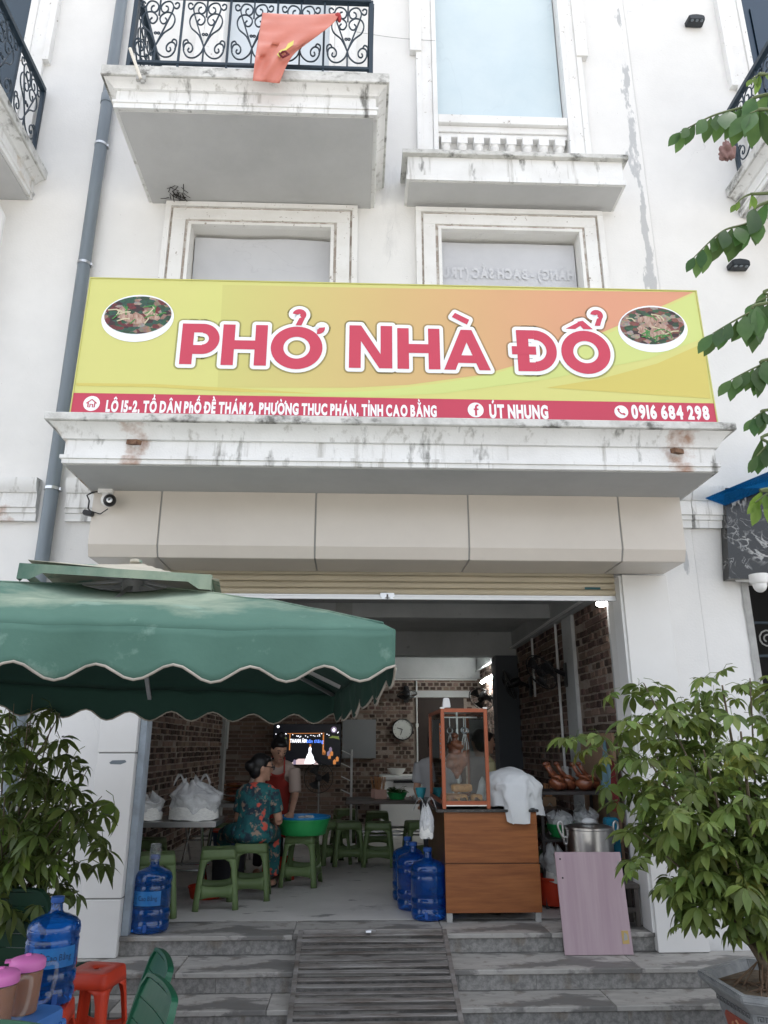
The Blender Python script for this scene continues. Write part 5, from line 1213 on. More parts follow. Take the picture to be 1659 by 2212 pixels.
def make_chair(mat):
    t = thing('plastic_chair', 'x', 'chair')
    def bx(u, v):   # back surface: u -1..1 across, v 0..1 up; faces -y... sitter looks to -y
        w_ = .20 + .02*v - .03*max(0, v-.8)*5; return Vector((u*w_, .20 + .10*v + .03*v*v - .05*(1-u*u)*0 - .010*u*u, .42 + .44*v))
    b = MB()
    fr = [(-1,0),(-1,.45),(-1,.86),(-.97,.95),(-.85,1.0),(0,1.015),(.85,1.0),(.97,.95),(1,.86),(1,.45),(1,0)]
    pth = smooth_path([bx(u, v) for u, v in fr], 4)
    for k_ in range(len(pth)-1): b.beam(pth[k_], pth[k_+1] + (pth[k_+1]-pth[k_])*.15, .026, .016, up=(0,1,.2)) if False else None
    sec = [(-.004,-.013),(.010,-.013),(.010,.013),(-.004,.013)]; vs_ = []; mid = bx(0,.5)
    for k_, p_ in enumerate(pth):
        t_ = (pth[min(k_+1,len(pth)-1)] - pth[max(k_-1,0)]).normalized(); fy = Vector((0,.97,-.24)); o_ = t_.cross(fy).normalized()
        if o_.dot(p_-mid) < 0: o_ = -o_
        vs_ += [p_ + o_*a_ + fy*c_ for a_, c_ in sec]
    b.add(vs_, [(4*k_+q_, 4*k_+(q_+1)%4, 4*k_+4+(q_+1)%4, 4*k_+4+q_) for k_ in range(len(pth)-1) for q_ in range(4)]); build('back_frame', b, mat, t, smooth=.5, local=True)
    for i in range(6):
        v0 = .05 + i*.157; b = MB(); b.grid(9, 2, lambda u, v: bx((u*2-1)*(.98 if v0+v*.14 < .9 else .92), v0 + v*.1485))
        s = build('slat', b, mat, t, local=True); sm = s.modifiers.new('s', 'SOLIDIFY'); sm.thickness = .006; sm.offset = 0
    b = MB(); b.grid(9, 9, lambda u, v: Vector(((u*2-1)*.215, -.22 + .43*v, .425 - .015*math.sin(3.14*v)*math.cos((u-.5)*2) - (.02 if v < .05 else 0)))); s = build('seat', b, mat, t, smooth=3, local=True); sm = s.modifiers.new('s', 'SOLIDIFY'); sm.thickness = .008
    for sx in (-1, 1):
        for sy, top_ in ((-1, .41), (1, .42)):
            b = MB(); b.tube([(sx*.235, sy*.235, 0), (sx*.205, sy*.20, top_)], [.018,.026], 8); build('leg', b, mat, t, smooth=1, local=True)
    return t
ch = make_chair(gch); ch.location = (-1.0, 3.17, GR); ch.rotation_euler = (0, 0, R(-68)); ch.scale = (.9,.9,.92); ch['label'] = 'tall green plastic chair back with slits at the foot of the steps'; ch['group'] = 'green plastic chairs'
again(ch, (-.91, 2.80, GR), R(-62), 'green plastic chair in front of the slitted one, lower in the picture')
again(ch, (-1.06, 2.28, GR), R(-25), 'green plastic chair of which only the top rim shows at the bottom edge')
dch = make_chair(pmat('dark_green_chair_plastic', (.012,.045,.026), .4)); dch.location = (-1.74, 4.66, GR); dch.rotation_euler = (0, 0, R(170)); dch['label'] = 'dark green plastic chair behind the foreground bottle at the left edge'; dch['group'] = 'green plastic chairs'

# ---------------------------------------------------------------- steel ramp over the steps
rm = thing('steel_ramp', 'rusty slatted steel ramp laid over the middle of the steps', 'ramp', (.13, 5.1, GR))
rsm = pmat('worn_galvanised', (.33,.32,.31), .5, metal=.45, col2=(.15,.13,.115), scale=7, stretch=(.4,2,2), lo=.35, hi=.65, bump=.2, rnd=.12)
p0 = Vector((0, 5.63, FL+.022)); p1 = Vector((0, 4.72, GR+.03)); dr = (p1-p0); Lr = dr.length; dr.normalize(); up_ = Vector((1,0,0)).cross(dr)
if up_.z < 0: up_ = -up_
for x in (-.355, .615):
    b = MB(); b.beam(p0 + Vector((x,0,0)), p1 + Vector((x,0,0)), .03, .03, up=up_); build('side_rail', b, rsm, rm, .003, seg=1)
b = MB(); b.beam(p0 + Vector((-.34,0,0)), p0 + Vector((.6,0,0)), .03, .03); build('end_rail', b, rsm, rm, .003, seg=1)
random.seed(8)
N_ = 16
for i in range(N_):
    c = p0 + dr*(Lr*(i+.8)/(N_)) + up_*.006; e = random.uniform(-.003,.003); b = MB(); b.beam(c + Vector((-.34,0,e)), c + Vector((.60,0,-e)), .030 if i % 3 else .024, .012, up=up_); build('slat', b, rsm, rm, .002, seg=1)
b = MB(); q = p0 + dr*.05 + up_*.02; b.cbox(q + Vector((.10,0,0)), (.035,.10,.012), Matrix.Rotation(-.38,3,'X')); b.tube([q + Vector((.08,.01,.012)), q + Vector((.12,-.01,.02)), q + Vector((.15,0,.012))], .005, 5); build('hinge', b, M['steel'], rm, .002)

# ---------------------------------------------------------------- brown counter with glass case
lam = pmat('brown_laminate', (.32,.118,.038), .38, spec=.4, col2=(.19,.062,.02), scale=3.0, detail=9, stretch=(.7,1,9), lo=.35, hi=.68)
cab = thing('counter_cabinet', 'brown wood laminate counter cabinet with black granite top', 'cabinet', (1.02, 5.96, FL))
CX0, CX1, CY, CYB, CZT = .67, 1.368, 5.965, 7.35, -.478
b = MB(); b.box(CX0+.006, CX1-.006, CY+.012, CYB, -1.15, CZT-.002); build('carcass', b, pmat('dark_laminate', (.10,.035,.014), .3, col2=(.08,.028,.012), scale=3, stretch=(1,1,8)), cab)
b = MB(); b.box(CX0, CX1, CY, CY+.012, -.828, CZT-.001); build('panel', b, lam, cab, .002, seg=1)
b = MB(); b.box(CX0, CX1+.004, CY, CY+.012, -1.158, -.835); build('panel', b, lam, cab, .002, seg=1)
for x in (CX0+.005, CX1-.045):
    for y in (CY+.005, CYB-.05): b = MB(); b.box(x, x+.04, y, y+.04, FL, -1.151); build('leg', b, M['concrete'], cab)
gr2 = pmat('black_granite', (.02,.022,.024), .25, col2=(.12,.12,.12), scale=90, lo=.55, hi=.62)
b = MB(); b.box(CX0-.06, CX1+.015, CY-.02, CYB+.02, CZT, CZT+.02); build('countertop', b, gr2, cab, .003)
CT = CZT+.021
copper = pmat('copper_brown_alu', (.33,.095,.045), .35, metal=.35, spec=.5)
cs = thing('glass_display_case', 'tall glass display case framed in copper brown with roast meat inside', 'display case', (.84, 5.97, CT))
GX0, GX1, GY0, GY1, GZ0, GZ1 = .675, 1.012, 5.985, 6.95, CT+.03, .275
for x in (GX0, GX1):
    for y in (GY0, GY1):
        b = MB(); b.box(x-.014, x+.014, y-.014, y+.014, CT, GZ1); build('post', b, copper, cs, .003)
for z in (GZ0+.012, GZ1-.012):
    for y in (GY0, GY1): b = MB(); b.box(GX0+.0145, GX1-.0145, y-.012, y+.012, z-.014, z+.014); build('rail', b, copper, cs, .002)
    for x in (GX0, GX1): b = MB(); b.box(x-.012, x+.012, GY0+.0145, GY1-.0145, z-.014, z+.014); build('rail', b, copper, cs, .002)
for x in (GX0, GX1): b = MB(); b.box(x-.018, x+.018, GY0-.018, GY0+.018, GZ1+.001, GZ1+.012); build('corner_cap', b, M['steel'], cs, .003)
gl = bpy.data.materials.new('pane_glass'); gl.use_nodes = True; n, l = nodes(gl); n.remove(n['Principled BSDF'])
tr = n.new('ShaderNodeBsdfTransparent'); tr.inputs[0].default_value = (.90,.93,.93,1); gs = n.new('ShaderNodeBsdfGlossy'); gs.inputs['Roughness'].default_value = .04; fz = n.new('ShaderNodeFresnel'); fz.inputs[0].default_value = 1.3; mx = n.new('ShaderNodeMixShader'); l.new(fz.outputs[0], mx.inputs[0]); l.new(tr.outputs[0], mx.inputs[1]); l.new(gs.outputs[0], mx.inputs[2]); l.new(mx.outputs[0], n['Material Output'].inputs['Surface'])
for a in ((GX0+.014, GX1-.014, GY0-.002, GY0+.002), (GX0-.002, GX0+.002, GY0+.014, GY1-.014), (GX1-.002, GX1+.002, GY0+.014, GY1-.014)):
    b = MB(); b.box(*a, GZ0+.027, GZ1-.027); build('pane', b, gl, cs)
b = MB(); b.box(GX0, GX1, GY0, GY1, GZ1-.004, GZ1-.001); build('roof_panel', b, M['steel'], cs)
b = MB(); b.box(GX0, GX1, GY0, GY1, GZ0-.01, GZ0); build('tray', b, M['steel'], cs)
b = MB(); b.box(GX0+.16, GX0+.175, GY0+.4, GY0+.415, GZ0, GZ1); b.box(GX0+.02, GX1-.02, GY0+.28, GY0+.29, GZ1-.06, GZ1-.05); build('inner_rail', b, M['steel'], cs)
# sticker with printed lines on the left pane
stk = pmat('orange_sticker', (.70,.18,.03), .5); b = MB(); b.add([(GX0-.0035, GY0+.02, .17-.27*0), (GX0-.0035, GY0+.20, .17), (GX0-.0035, GY0+.20, -.10), (GX0-.0035, GY0+.02, -.10)], [(0,1,2,3)]); sk = build('sticker', b, stk, cs)
b = MB(); random.seed(2)
for i in range(8): z = .15 - i*.032; b.add([(GX0-.0045, GY0+.035, z), (GX0-.0045, GY0+.035+random.uniform(.08,.15), z), (GX0-.0045, GY0+.035+.1, z-.016), (GX0-.0045, GY0+.035, z-.016)], [(0,1,2,3)])
build('sticker_print', b, pmat('sticker_white', (.75,.75,.8), .5, col2=(.1,.12,.4), scale=40, lo=.5, hi=.52), sk)
def blob(c, r, amp, fr_, seed, nu=18, nv=12, squash=1.0):
    b = MB(); c = Vector(c); b.ball(c, r, nu, nv)
    for i, v in enumerate(b.v):
        d = Vector(v)-c; b.v[i] = tuple(c + d*(1 + amp*mnoise.noise(d*fr_ + Vector((seed, seed*2.1, 0)))))
    return b
duckm = pmat('roast_duck', (.30,.10,.045), .35, spec=.5, col2=(.13,.035,.018), scale=12, coat=.4); pork = pmat('crackling', (.60,.30,.09), .45, col2=(.22,.07,.025), scale=14, bump=.5)
dk_ = thing('roast_duck', 'roast duck hanging from a hook in the display case', 'duck', (.80, 6.15, .1))
b = blob((.80,6.16,-.10), (.082,.06,.10), .5, 24, 2, 30, 20); q_ = blob((.795,6.155,-.01), (.062,.05,.055), .5, 26, 5, 24, 16); b.add(q_.v, q_.f); b.tube([(.80,6.16,.01),(.79,6.15,.05),(.80,6.15,.07)], [.035,.022,.02], 8); b.ball((.79,6.14,.075), (.03,.028,.024), 8, 6); b.tube([(.855,6.14,-.06),(.875,6.13,-.10),(.87,6.13,-.14)], [.018,.014,.010], 7); b.tube([(.745,6.14,-.06),(.735,6.13,-.10),(.74,6.13,-.13)], [.018,.014,.010], 7); b.tube([(.80,6.16,-.19),(.80,6.16,-.25)], [.035,.012], 7)
build('duck_body', b, duckm, dk_, smooth=3)
b = MB(); b.tube([(.80,6.15,.07),(.80,6.15,.12),(.812,6.15,.135),(.81,6.15,.16)], .004, 5); build('hook', b, M['steel'], dk_)
for i, (x, y) in enumerate(((.76,6.22),(.86,6.12),(.90,6.3))):
    t = thing('meat_hook', ['steel meat hook behind the hanging duck', 'steel meat hook right of the hanging duck, nearest the glass', 'steel meat hook deepest inside the display case'][i], 'hook', (x, y, .1))
    b = MB(); b.tube([(x,y,.22),(x,y,.14)], .004, 6); b.tube([(x + .022*math.cos(k*.7), y, .115 + .022*math.sin(k*.7)) for k in range(9)], .005, 6, closed=True); b.tube([(x,y,.092),(x-.015,y,.03),(x-.02,y,-.06)], .004, 6); b.tube([(x,y,.092),(x+.018,y,.02),(x+.02,y,-.03)], .004, 6); build('hook_rod', b, M['steel'], t, smooth=1)
for i, (c, r, lab) in enumerate([((.785,6.11,-.388),(.10,.07,.036),'lower left slab of golden roast pork in the display case'), ((.83,6.12,-.315),(.09,.065,.034),'upper slab of golden roast pork in the display case'), ((.94,6.10,-.388),(.05,.06,.034),'small right slab of golden roast pork in the display case')]):
    b = blob(c, r, .2, 20, i+3)
    for k, v in enumerate(b.v):
        d = [(v[j]-c[j])/r[j] for j in range(3)]; b.v[k] = tuple(c[j] + r[j]*math.copysign(abs(d[j])**.45, d[j])*.9 for j in range(3))
    tag(build('roast_pork', b, pork, None, smooth=3), lab, 'meat')
b = MB(); random.seed(4)
for i in range(26): b.ball((random.uniform(.71,.98), random.uniform(6.03,6.2), GZ0+.022+.012*(i%2)), (.017,.017,.015), 8, 6)
tag(build('meatballs', b, pmat('dark_meatball', (.12,.07,.045), .5, rnd=.3), None, smooth=3), 'small dark meatballs in the tray of the display case', 'meatballs', kind='stuff')
b = MB(); b.add([(x*k+.72, y*k+6.08, z) for z, k in ((GZ1+.013,.032),(GZ1+.05,.028),(GZ1+.085,.022),(GZ1+.09,.015)) for x, y in ((-1,-1),(1,-1),(1,1),(-1,1))], [(i*4+k, i*4+(k+1)%4, (i+1)*4+(k+1)%4, (i+1)*4+k) for i in range(3) for k in range(4)] + [(12,13,14,15),(3,2,1,0)]); tag(build('white_block', b, M['white_plastic'], None, .004), 'small white plastic block standing on top of the display case', 'block')

# ---------------------------------------------------------------- white cloth heap, hanging bag
white_c = pmat('white_cotton', (.66,.68,.68), .9, spec=.1, col2=(.60,.62,.63), scale=3)
def draped(u, v):
    a = u*2*math.pi; rr = v
    fold = .09*math.sin(a*7 + 1.2*math.sin(a*2))*rr**2 + .05*math.sin(a*13)*rr**3
    x = (.245*math.sin(min(rr,1)*1.75))*(1+fold)*math.cos(a); y = (.26*math.sin(min(rr,1)*1.75))*(1+fold)*math.sin(a)
    z = .285*math.cos(min(rr,1)*1.55)**.62 if rr < .99 else 0
    p = Vector((1.205 + x*.86 + .05*rr*(math.cos(a)>0), 6.20 + y, CT + .005 + max(z, 0)))
    p += Vector((.03*mnoise.noise(p*22)*rr, 0, .022*mnoise.noise(p*19 + Vector((3,1,0)))*rr)) + Vector((.018*mnoise.noise(p*9), .018*mnoise.noise(p*9+Vector((5,0,0))), .028*mnoise.noise(p*7)))
    if p.y < CY-.01 and rr > .7: p.z -= .10*(rr-.7)/.3*max(0, 1-(abs(p.x-1.25)/.24)**2)
    if p.x > CX1 and rr > .7: p.z -= .05*(rr-.7)/.3
    return p
b = MB(); b.grid(110, 40, draped, wrap=True); ob = build('cloth_heap', b, white_c, None, smooth=3); tag(ob, 'white cloth heaped over goods at the right end of the counter', 'cloth')
for i, v in enumerate(ob.data.vertices): pass
bagm = bpy.data.materials.new('thin_plastic_bag'); bagm.use_nodes = True; n, l = nodes(bagm); bs = n['Principled BSDF']; bs.inputs['Base Color'].default_value = (.82,.84,.85,1); bs.inputs['Roughness'].default_value = .22; bs.inputs['Alpha'].default_value = .55; bs.inputs['Specular IOR Level'].default_value = .7
tc = n.new('ShaderNodeTexCoord'); nz = n.new('ShaderNodeTexNoise'); nz.inputs['Scale'].default_value = 22; nz.inputs['Detail'].default_value = 5; l.new(tc.outputs['Object'], nz.inputs['Vector']); bp = n.new('ShaderNodeBump'); bp.inputs['Strength'].default_value = .9; bp.inputs['Distance'].default_value = .03; l.new(nz.outputs['Fac'], bp.inputs['Height']); l.new(bp.outputs[0], bs.inputs['Normal'])
noodle = pmat('white_noodles', (.74,.74,.70), .6, col2=(.60,.60,.57), scale=30, stretch=(1,1,4), bump=.6, bscale=60)
def plastic_bag(base, w_, d_, h, label, seed, fill=.6, loops=2):
    base = Vector(base); t = thing('plastic_bag', label, 'bag', base, 0, 'white plastic bags')
    def fn(u, v):
        a = u*2*math.pi; r = (1 - .25*(1-v)**3) if v < fill else (1 - (v-fill)/(1-fill)*.72); r *= 1 + .20*mnoise.noise((math.cos(a)*1.8+seed, math.sin(a)*1.8, v*3)) + .07*mnoise.noise((math.cos(a)*6+seed, math.sin(a)*6, v*9))
        cx = .10*w_*math.sin(v*3+seed)
        return base + Vector((w_/2*r*math.cos(a) + cx*v, d_/2*r*math.sin(a), h*(v**.85)*(1 + .34*v*mnoise.noise((math.cos(a)*2.2, math.sin(a)*2.2+seed, 5)))))
    b = MB(); b.grid(64, 30, fn, wrap=True); build('bag_skin', b, bagm, t, smooth=3)
    b = MB(); b.grid(32, 12, lambda u, v: base + Vector((w_*.47*math.cos(u*6.283)*(1-v**3.2)**.5*(1+.08*mnoise.noise((u*9, v*3, seed))), d_*.47*math.sin(u*6.283)*(1-v**3.2)**.5, .004 + h*fill*.95*v + .02*mnoise.noise((u*12, v*4, seed)))), wrap=True); build('contents', b, noodle, t, smooth=3)
    for k in range(loops):
        s = -1 if k == 0 else 1; b = MB(); p = base + Vector((s*w_*.20 + .1*w_*math.sin(3+seed), 0, h*.93))
        b.grid(9, 3, lambda u, v: p + Vector((s*.02 + (u-.5)*.09, (v-.5)*.05, .075*math.sin(u*3.14) + .015*math.sin(v*9+u*5)))); build('bag_handle', b, bagm, t, smooth=3)
    return t
TT = FL + .615
plastic_bag((-1.355, 6.78, TT+.012), .44, .34, .30, 'big knotted bag of white noodles on the steel table', 1.0, .62)
plastic_bag((-1.78, 6.75, TT+.012), .34, .32, .20, 'flatter bag of white noodles at the left end of the steel table', 4.0, .72, 1)
hb = plastic_bag((.535, 5.98, -.66), .11, .10, .22, 'small plastic bag hanging from the left edge of the counter', 7.0, .5)
plastic_bag((1.62, 6.45, -1.03), .24, .24, .26, 'clear plastic bag stuffed into the red tub behind the pink board', 9.0, .6, 1)

# ---------------------------------------------------------------- steel tables
inox = pmat('brushed_inox', (.58,.58,.57), .3, metal=.9, col2=(.50,.50,.49), scale=8, stretch=(.3,4,4)); tubem = pmat('inox_tube', (.55,.55,.55), .18, metal=1)
def steel_table(x0, x1, y0, y1, label, H=.615, inox=inox):
    t = thing('folding_table', label, 'table', ((x0+x1)/2, (y0+y1)/2, FL), 0, 'folding steel tables'); z = FL+H
    b = MB(); b.box(x0, x1, y0, y1, z-.03, z+.01); build('tabletop', b, inox, t, .004)
    for x in (x0+.12, x1-.12):
        for y, yy in ((y0+.05, y1-.08), (y1-.05, y0+.08)):
            b = MB(); b.tube(smooth_path([(x, y, z-.03), (x, y*.8+yy*.2, z-.2), (x, y*.3+yy*.7, FL+.15), (x, yy, FL+.012)], 4), .0125, 8); build('leg', b, tubem, t, smooth=1)
    for y in (y0+.12, y1-.12): b = MB(); b.tube([(x0+.12, y, FL+.25), (x1-.12, y, FL+.25)], .010, 8); build('stretcher', b, tubem, t, smooth=1)
    return t
steel_table(-2.12, -1.13, 6.56, 7.16, 'folding steel table with the two noodle bags by the left wall')
steel_table(-1.95, -1.05, 8.6, 9.2, 'folding steel table with plates behind the seated woman')
steel_table(-.10, .95, 9.0, 9.6, 'folding steel table with chopsticks and herbs in the back', inox=pmat('dark_table_top', (.09,.07,.06), .4))
steel_table(1.42, 2.10, 7.75, 9.2, 'folding steel table with bowls along the right wall', inox=bpy.data.materials['dark_table_top'])
# ---------------------------------------------------------------- things on the tables
def bowl(loc, r, h, mat, name, label, cat='bowl', group=None):
    b = MB(); b.lathe([(r*.5,0),(r*.55,.004),(r*.85,h*.5),(r,h),(r*.97,h),(r*.82,h*.5),(r*.5,.01)], 24, loc, cap=True); return tag(build(name, b, mat, None, smooth=.8), label, cat, group)
wp = pmat('white_ware', (.68,.68,.66), .35); grn = pmat('green_plastic', (.03,.36,.10), .4); blu = pmat('blue_basin_plastic', (.02,.23,.52), .35)
TB = FL+.626
def basin(loc, r, h, mat, name, label, ribs=26):
    b = MB(); prof = [(.78,0),(.81,.004),(.93,h*.8),(.95,h),(1.0,h),(1.0,h-.012),(.985,h-.012)]
    def f(u, v): 
        k = v*(len(prof)-1); i = min(int(k), len(prof)-2); q = k-i; rr = prof[i][0]*(1-q)+prof[i+1][0]*q; z = prof[i][1]*(1-q)+prof[i+1][1]*q
        return Vector(loc) + Vector((r*rr*math.cos(u*6.2832), r*rr*math.sin(u*6.2832), z))
    b.grid(48, 13, f, wrap=True); b.lathe([(r*.78,.0),(r*.78,.003)], 48, loc); o = build(name, b, mat, None, smooth=.9); sm = o.modifiers.new('s','SOLIDIFY'); sm.thickness = .004
    return tag(o, label, 'basin')
basin((-.48, 7.53, FL+.434), .252, .135, grn, 'green_basin', 'bright green plastic basin on the olive stool')
basin((-.48, 7.53, FL+.450), .255, .140, blu, 'blue_basin', 'blue plastic basin nested inside the green basin')
b = MB(); random.seed(6)
for i in range(16): b.cbox((-.46+random.uniform(-.07,.07), 7.5+random.uniform(-.06,.06), FL+.575+random.uniform(0,.012)), (.05,.03,.006), Matrix.Rotation(random.uniform(0,3),3,'Z') @ Matrix.Rotation(random.uniform(-.5,.5),3,'X'))
tag(build('washed_slices', b, wp), 'pale slices piled in the blue basin', 'food', kind='stuff')
basin((-1.16, 7.55, FL+.30), .17, .16, pmat('red_blue_tub', (.05,.10,.20), .5), 'dark_tub', 'dark blue tub with a red rim left of the seated woman')
b = MB(); b.lathe([(.165,.158),(.178,.158),(.178,.172),(.165,.172)], 32, (-1.16,7.55,FL+.30)); build('rim', b, pmat('red_rim', (.45,.07,.04), .5), bpy.data.objects['dark_tub'], smooth=.8)
b = MB(); b.lathe([(.13,0),(.145,.02),(.15,.28),(.14,.30)], 20, (-1.16,7.55,FL)); tag(build('tub_stand', b, pmat('dark_stand', (.05,.05,.06), .6), None, smooth=.8), 'dark drum carrying the blue tub left of the seated woman', 'drum')
for i, (x, y, lab) in enumerate(((-1.25,6.98,'red plastic basin on the floor under the noodle table'), (-.66,11.0,'small red basin on the far floor below the television'))): basin((x, y, FL+.002), .15, .09, redp, 'red_basin', lab)
# plates and basket on the table behind the seated woman
for i in range(4):
    b = MB(); b.lathe([(.06,0),(.14,.02),(.145,.025),(.06,.008)], 24, (-1.32, 8.85, TB+.004+i*.05)); tag(build('plate', b, [pmat('tan_tray',(.45,.22,.10),.5), wp, pmat('brown_tray',(.28,.13,.07),.5), pmat('orange_tray',(.55,.26,.10),.5)][i], None, smooth=.8), ['lowest tan tray in the stack behind the seated woman', 'second tray from below in the stack, white', 'third tray from below in the stack, dark brown', 'top orange tray of the stack behind the seated woman'][i], 'tray', 'stacked trays')
    b = blob((-1.32, 8.85, TB+.035+i*.05), (.11,.11,.022), .4, 15, i); tag(build('food_heap', b, duckm, None, smooth=3), ['food on the lowest tray behind the seated woman', 'food on the second tray from below', 'food on the third tray from below', 'food heaped on the topmost tray behind the seated woman'][i], 'food', 'food on the stacked trays')
bowl((-1.12, 8.75, TB), .07, .06, grn, 'green_bowl', 'green bowl right of the stacked trays')
bowl((-1.24, 8.66, TB), .035, .05, wp, 'white_cup', 'small white cup with a spoon by the stacked trays', 'cup')
# back table: chopstick holders, herbs, bowls
pk = pmat('pink_box', (.55,.33,.27), .5); chp = pmat('bamboo', (.45,.22,.10), .6)
for i, (x, y, lab) in enumerate(((.30,9.25,'pink chopstick holder on the back table, front'), (.26,9.42,'pink chopstick holder on the back table, rear left'))):
    t = thing('chopstick_holder', lab, 'holder', (x, y, TB), 0, 'pink chopstick holders')
    b = MB(); b.box(x-.07, x+.07, y-.05, y+.05, TB, TB+.10); build('box', b, pk, t, .006)
    for k in range(14):
        dx, dy = random.uniform(-.05,.05), random.uniform(-.03,.03); b = MB(); b.tube([(x+dx, y+dy, TB+.101), (x+dx*1.6, y+dy*1.4, TB+.24)], .0035, 5); build('chopstick', b, chp, t)
hb_ = thing('herb_basket', 'green basket of leafy herbs on the back table', 'basket', (.49, 9.2, TB))
b = MB(); b.lathe([(.08,0),(.12,.07),(.125,.075),(.115,.07)], 20, (.49,9.2,TB)); build('basket', b, grn, hb_, smooth=.8)
b = MB(); random.seed(9)
for i in range(70):
    a = random.uniform(0,6.28); leaflet(b, (.49+random.uniform(-.08,.08), 9.2+random.uniform(-.08,.08), TB+.07+random.uniform(0,.05)), (math.cos(a), math.sin(a), random.uniform(-.1,.9)), (0,0,1), .07, .035)
o = build('herbs', b, lm3, hb_); o['kind'] = 'stuff'
bowl((.70, 9.15, TB), .045, .045, wp, 'white_bowl', 'small white bowl right of the herb basket')
b = MB(); b.box(1.02,1.12,7.55,7.65,-.4,-.3)
bowl((1.62, 8.3, TB), .06, .05, wp, 'white_bowl', 'white bowl with a spoon on the right wall table')
for i, x in enumerate((1.72, 1.80)): b = MB(); b.lathe([(.028,0),(.032,.07),(.026,.085),(.012,.09)], 14, (x, 8.25, TB)); tag(build('sauce_jar', b, pmat('mustard', (.62,.36,.08), .4), None, smooth=.8), ['left mustard yellow sauce jar on the right wall table', 'right mustard yellow sauce jar on the right wall table'][i], 'jar', 'mustard sauce jars')
bowl((1.50, 8.25, TB), .07, .08, grn, 'green_bowl', 'green bowl on the right wall table behind the cloth')
for i, (x, y) in enumerate(((1.90,8.4),(1.98,8.1))):
    t = thing('chopstick_holder', ['tan chopstick box on the right wall table, rear', 'tan chopstick box on the right wall table, front'][i], 'holder', (x, y, TB)); b = MB(); b.box(x-.08, x+.08, y-.05, y+.05, TB, TB+.09); build('box', b, pmat('tan_box', (.34,.22,.13), .6), t, .005)
    for k in range(12): dx = random.uniform(-.05,.05); b = MB(); b.tube([(x+dx, y, TB+.09), (x+dx*1.5, y+.02, TB+.22)], .004, 5); build('chopstick', b, chp, t)
# ---------------------------------------------------------------- freezer, television, clock, box, conduits
frz = thing('chest_freezer', 'white chest freezer against the back wall', 'freezer', (.95, 12.7, FL))
b = MB(); b.box(.40, 1.62, 12.35, 13.0, FL+.03, FL+.70); build('freezer_body', b, M['white_paint'], frz, .01)
b = MB(); b.box(.39, 1.63, 12.33, 13.0, FL+.705, FL+.77); build('freezer_lid', b, M['white_paint'], frz, .012)
b = MB(); b.box(.60, .95, 12.32, 12.332, FL+.66, FL+.70); build('handle', b, M['black'], frz)
text_fit('SANAKY', .75, 1.30, FL+.36, .10, 12.348, pmat('brand_red', (.35,.02,.03), .5), 'brand_print', frz, off=.05)
bowl((.66, 12.6, FL+.771), .15, .10, wp, 'white_bowl', 'large white bowl with a ladle on the chest freezer')
tv = thing('television', 'wall television showing a singer in white on a dark stage', 'television', (-.80, 13.0, .0))
TX0, TX1, TZ0, TZ1, TY = -1.365, -.255, -.298, .335, 12.98
b = MB(); b.box(TX0-.012, TX1+.012, TY, TY+.06, TZ0-.016, TZ1+.012); build('tv_body', b, M['black'], tv, .004)
def emi(name, c, s):
    m = pmat(name, (.01,.01,.01), .3, emit=c, estr=s if name.startswith('lamp') else s*.38); return m
def scr(name, pts, m, d): b = MB(); b.add([(TX0 + u*(TX1-TX0), TY-.001-d*.0006, TZ0 + v*(TZ1-TZ0)) for u, v in pts], [tuple(range(len(pts)))]); return build(name, b, m, tv)
e_bg = emi('screen_dark', (.002,.0025,.005), .5); e_w = emi('screen_white', (.9,.92,1), 1.3); e_b = emi('screen_blue', (.10,.25,.95), 1.2); e_o = emi('screen_orange', (.6,.22,.06), .5); e_p = emi('screen_purple', (.25,.2,.3), .5); e_g = emi('screen_green', (.25,.33,.08), .3)
scr('screen', [(0,0),(1,0),(1,1),(0,1)], e_bg, 0)
scr('stage_floor', [(.24,.0),(.68,.0),(.60,.14),(.38,.14)], emi('screen_pink', (.6,.45,.45), .7), 1)
scr('singer', [(.47,.02),(.63,.02),(.60,.20),(.565,.30),(.57,.40),(.55,.45),(.53,.40),(.53,.30),(.50,.2)], e_w, 2)
scr('singer_head', [(.54,.44),(.565,.44),(.565,.50),(.54,.50)], e_o, 2)
scr('post', [(.735,.25),(.755,.25),(.755,.75),(.735,.75)], e_o, 1); scr('post', [(.235,.35),(.25,.35),(.25,.78),(.235,.78)], e_o, 1); scr('beam', [(.20,.765),(.76,.775),(.76,.79),(.20,.78)], e_o, 2)
random.seed(12)
for i in range(30): u = random.uniform(.02,.98); v = .70 + .16*abs(u-.45) + random.uniform(-.03,.03); scr('light_dot', [(u+.007*math.cos(a), v+.012*math.sin(a)) for a in (0,1.05,2.1,3.14,4.19,5.24)], e_w, 3)
for i in range(16): u = random.choice([random.uniform(.03,.33), random.uniform(.68,.97)]); v = random.uniform(.05,.4); scr('band_member', [(u-.02,v-.06),(u+.02,v-.06),(u+.022,v+.03),(u,v+.07),(u-.022,v+.03)], random.choice([e_o, e_p, e_bg]), 2)
scr('palm', [(.82,.66),(.88,.72),(.97,.70),(.99,.62),(.90,.66)], e_g, 1); scr('palm', [(.10,.62),(.14,.70),(.20,.66),(.16,.60)], e_g, 1)
scr('logo_ring', [(.90+.045*math.cos(a/16*6.283), .87+.08*math.sin(a/16*6.283)) for a in range(16)], e_p, 2); scr('logo', [(.885,.83),(.915,.83),(.92,.88),(.90,.92),(.88,.88)], e_w, 3)
scr('logo_dot', [(.06+.02*math.cos(a*.785), .95+.035*math.sin(a*.785)) for a in range(8)], e_w, 3)
W_ = TX1-TX0
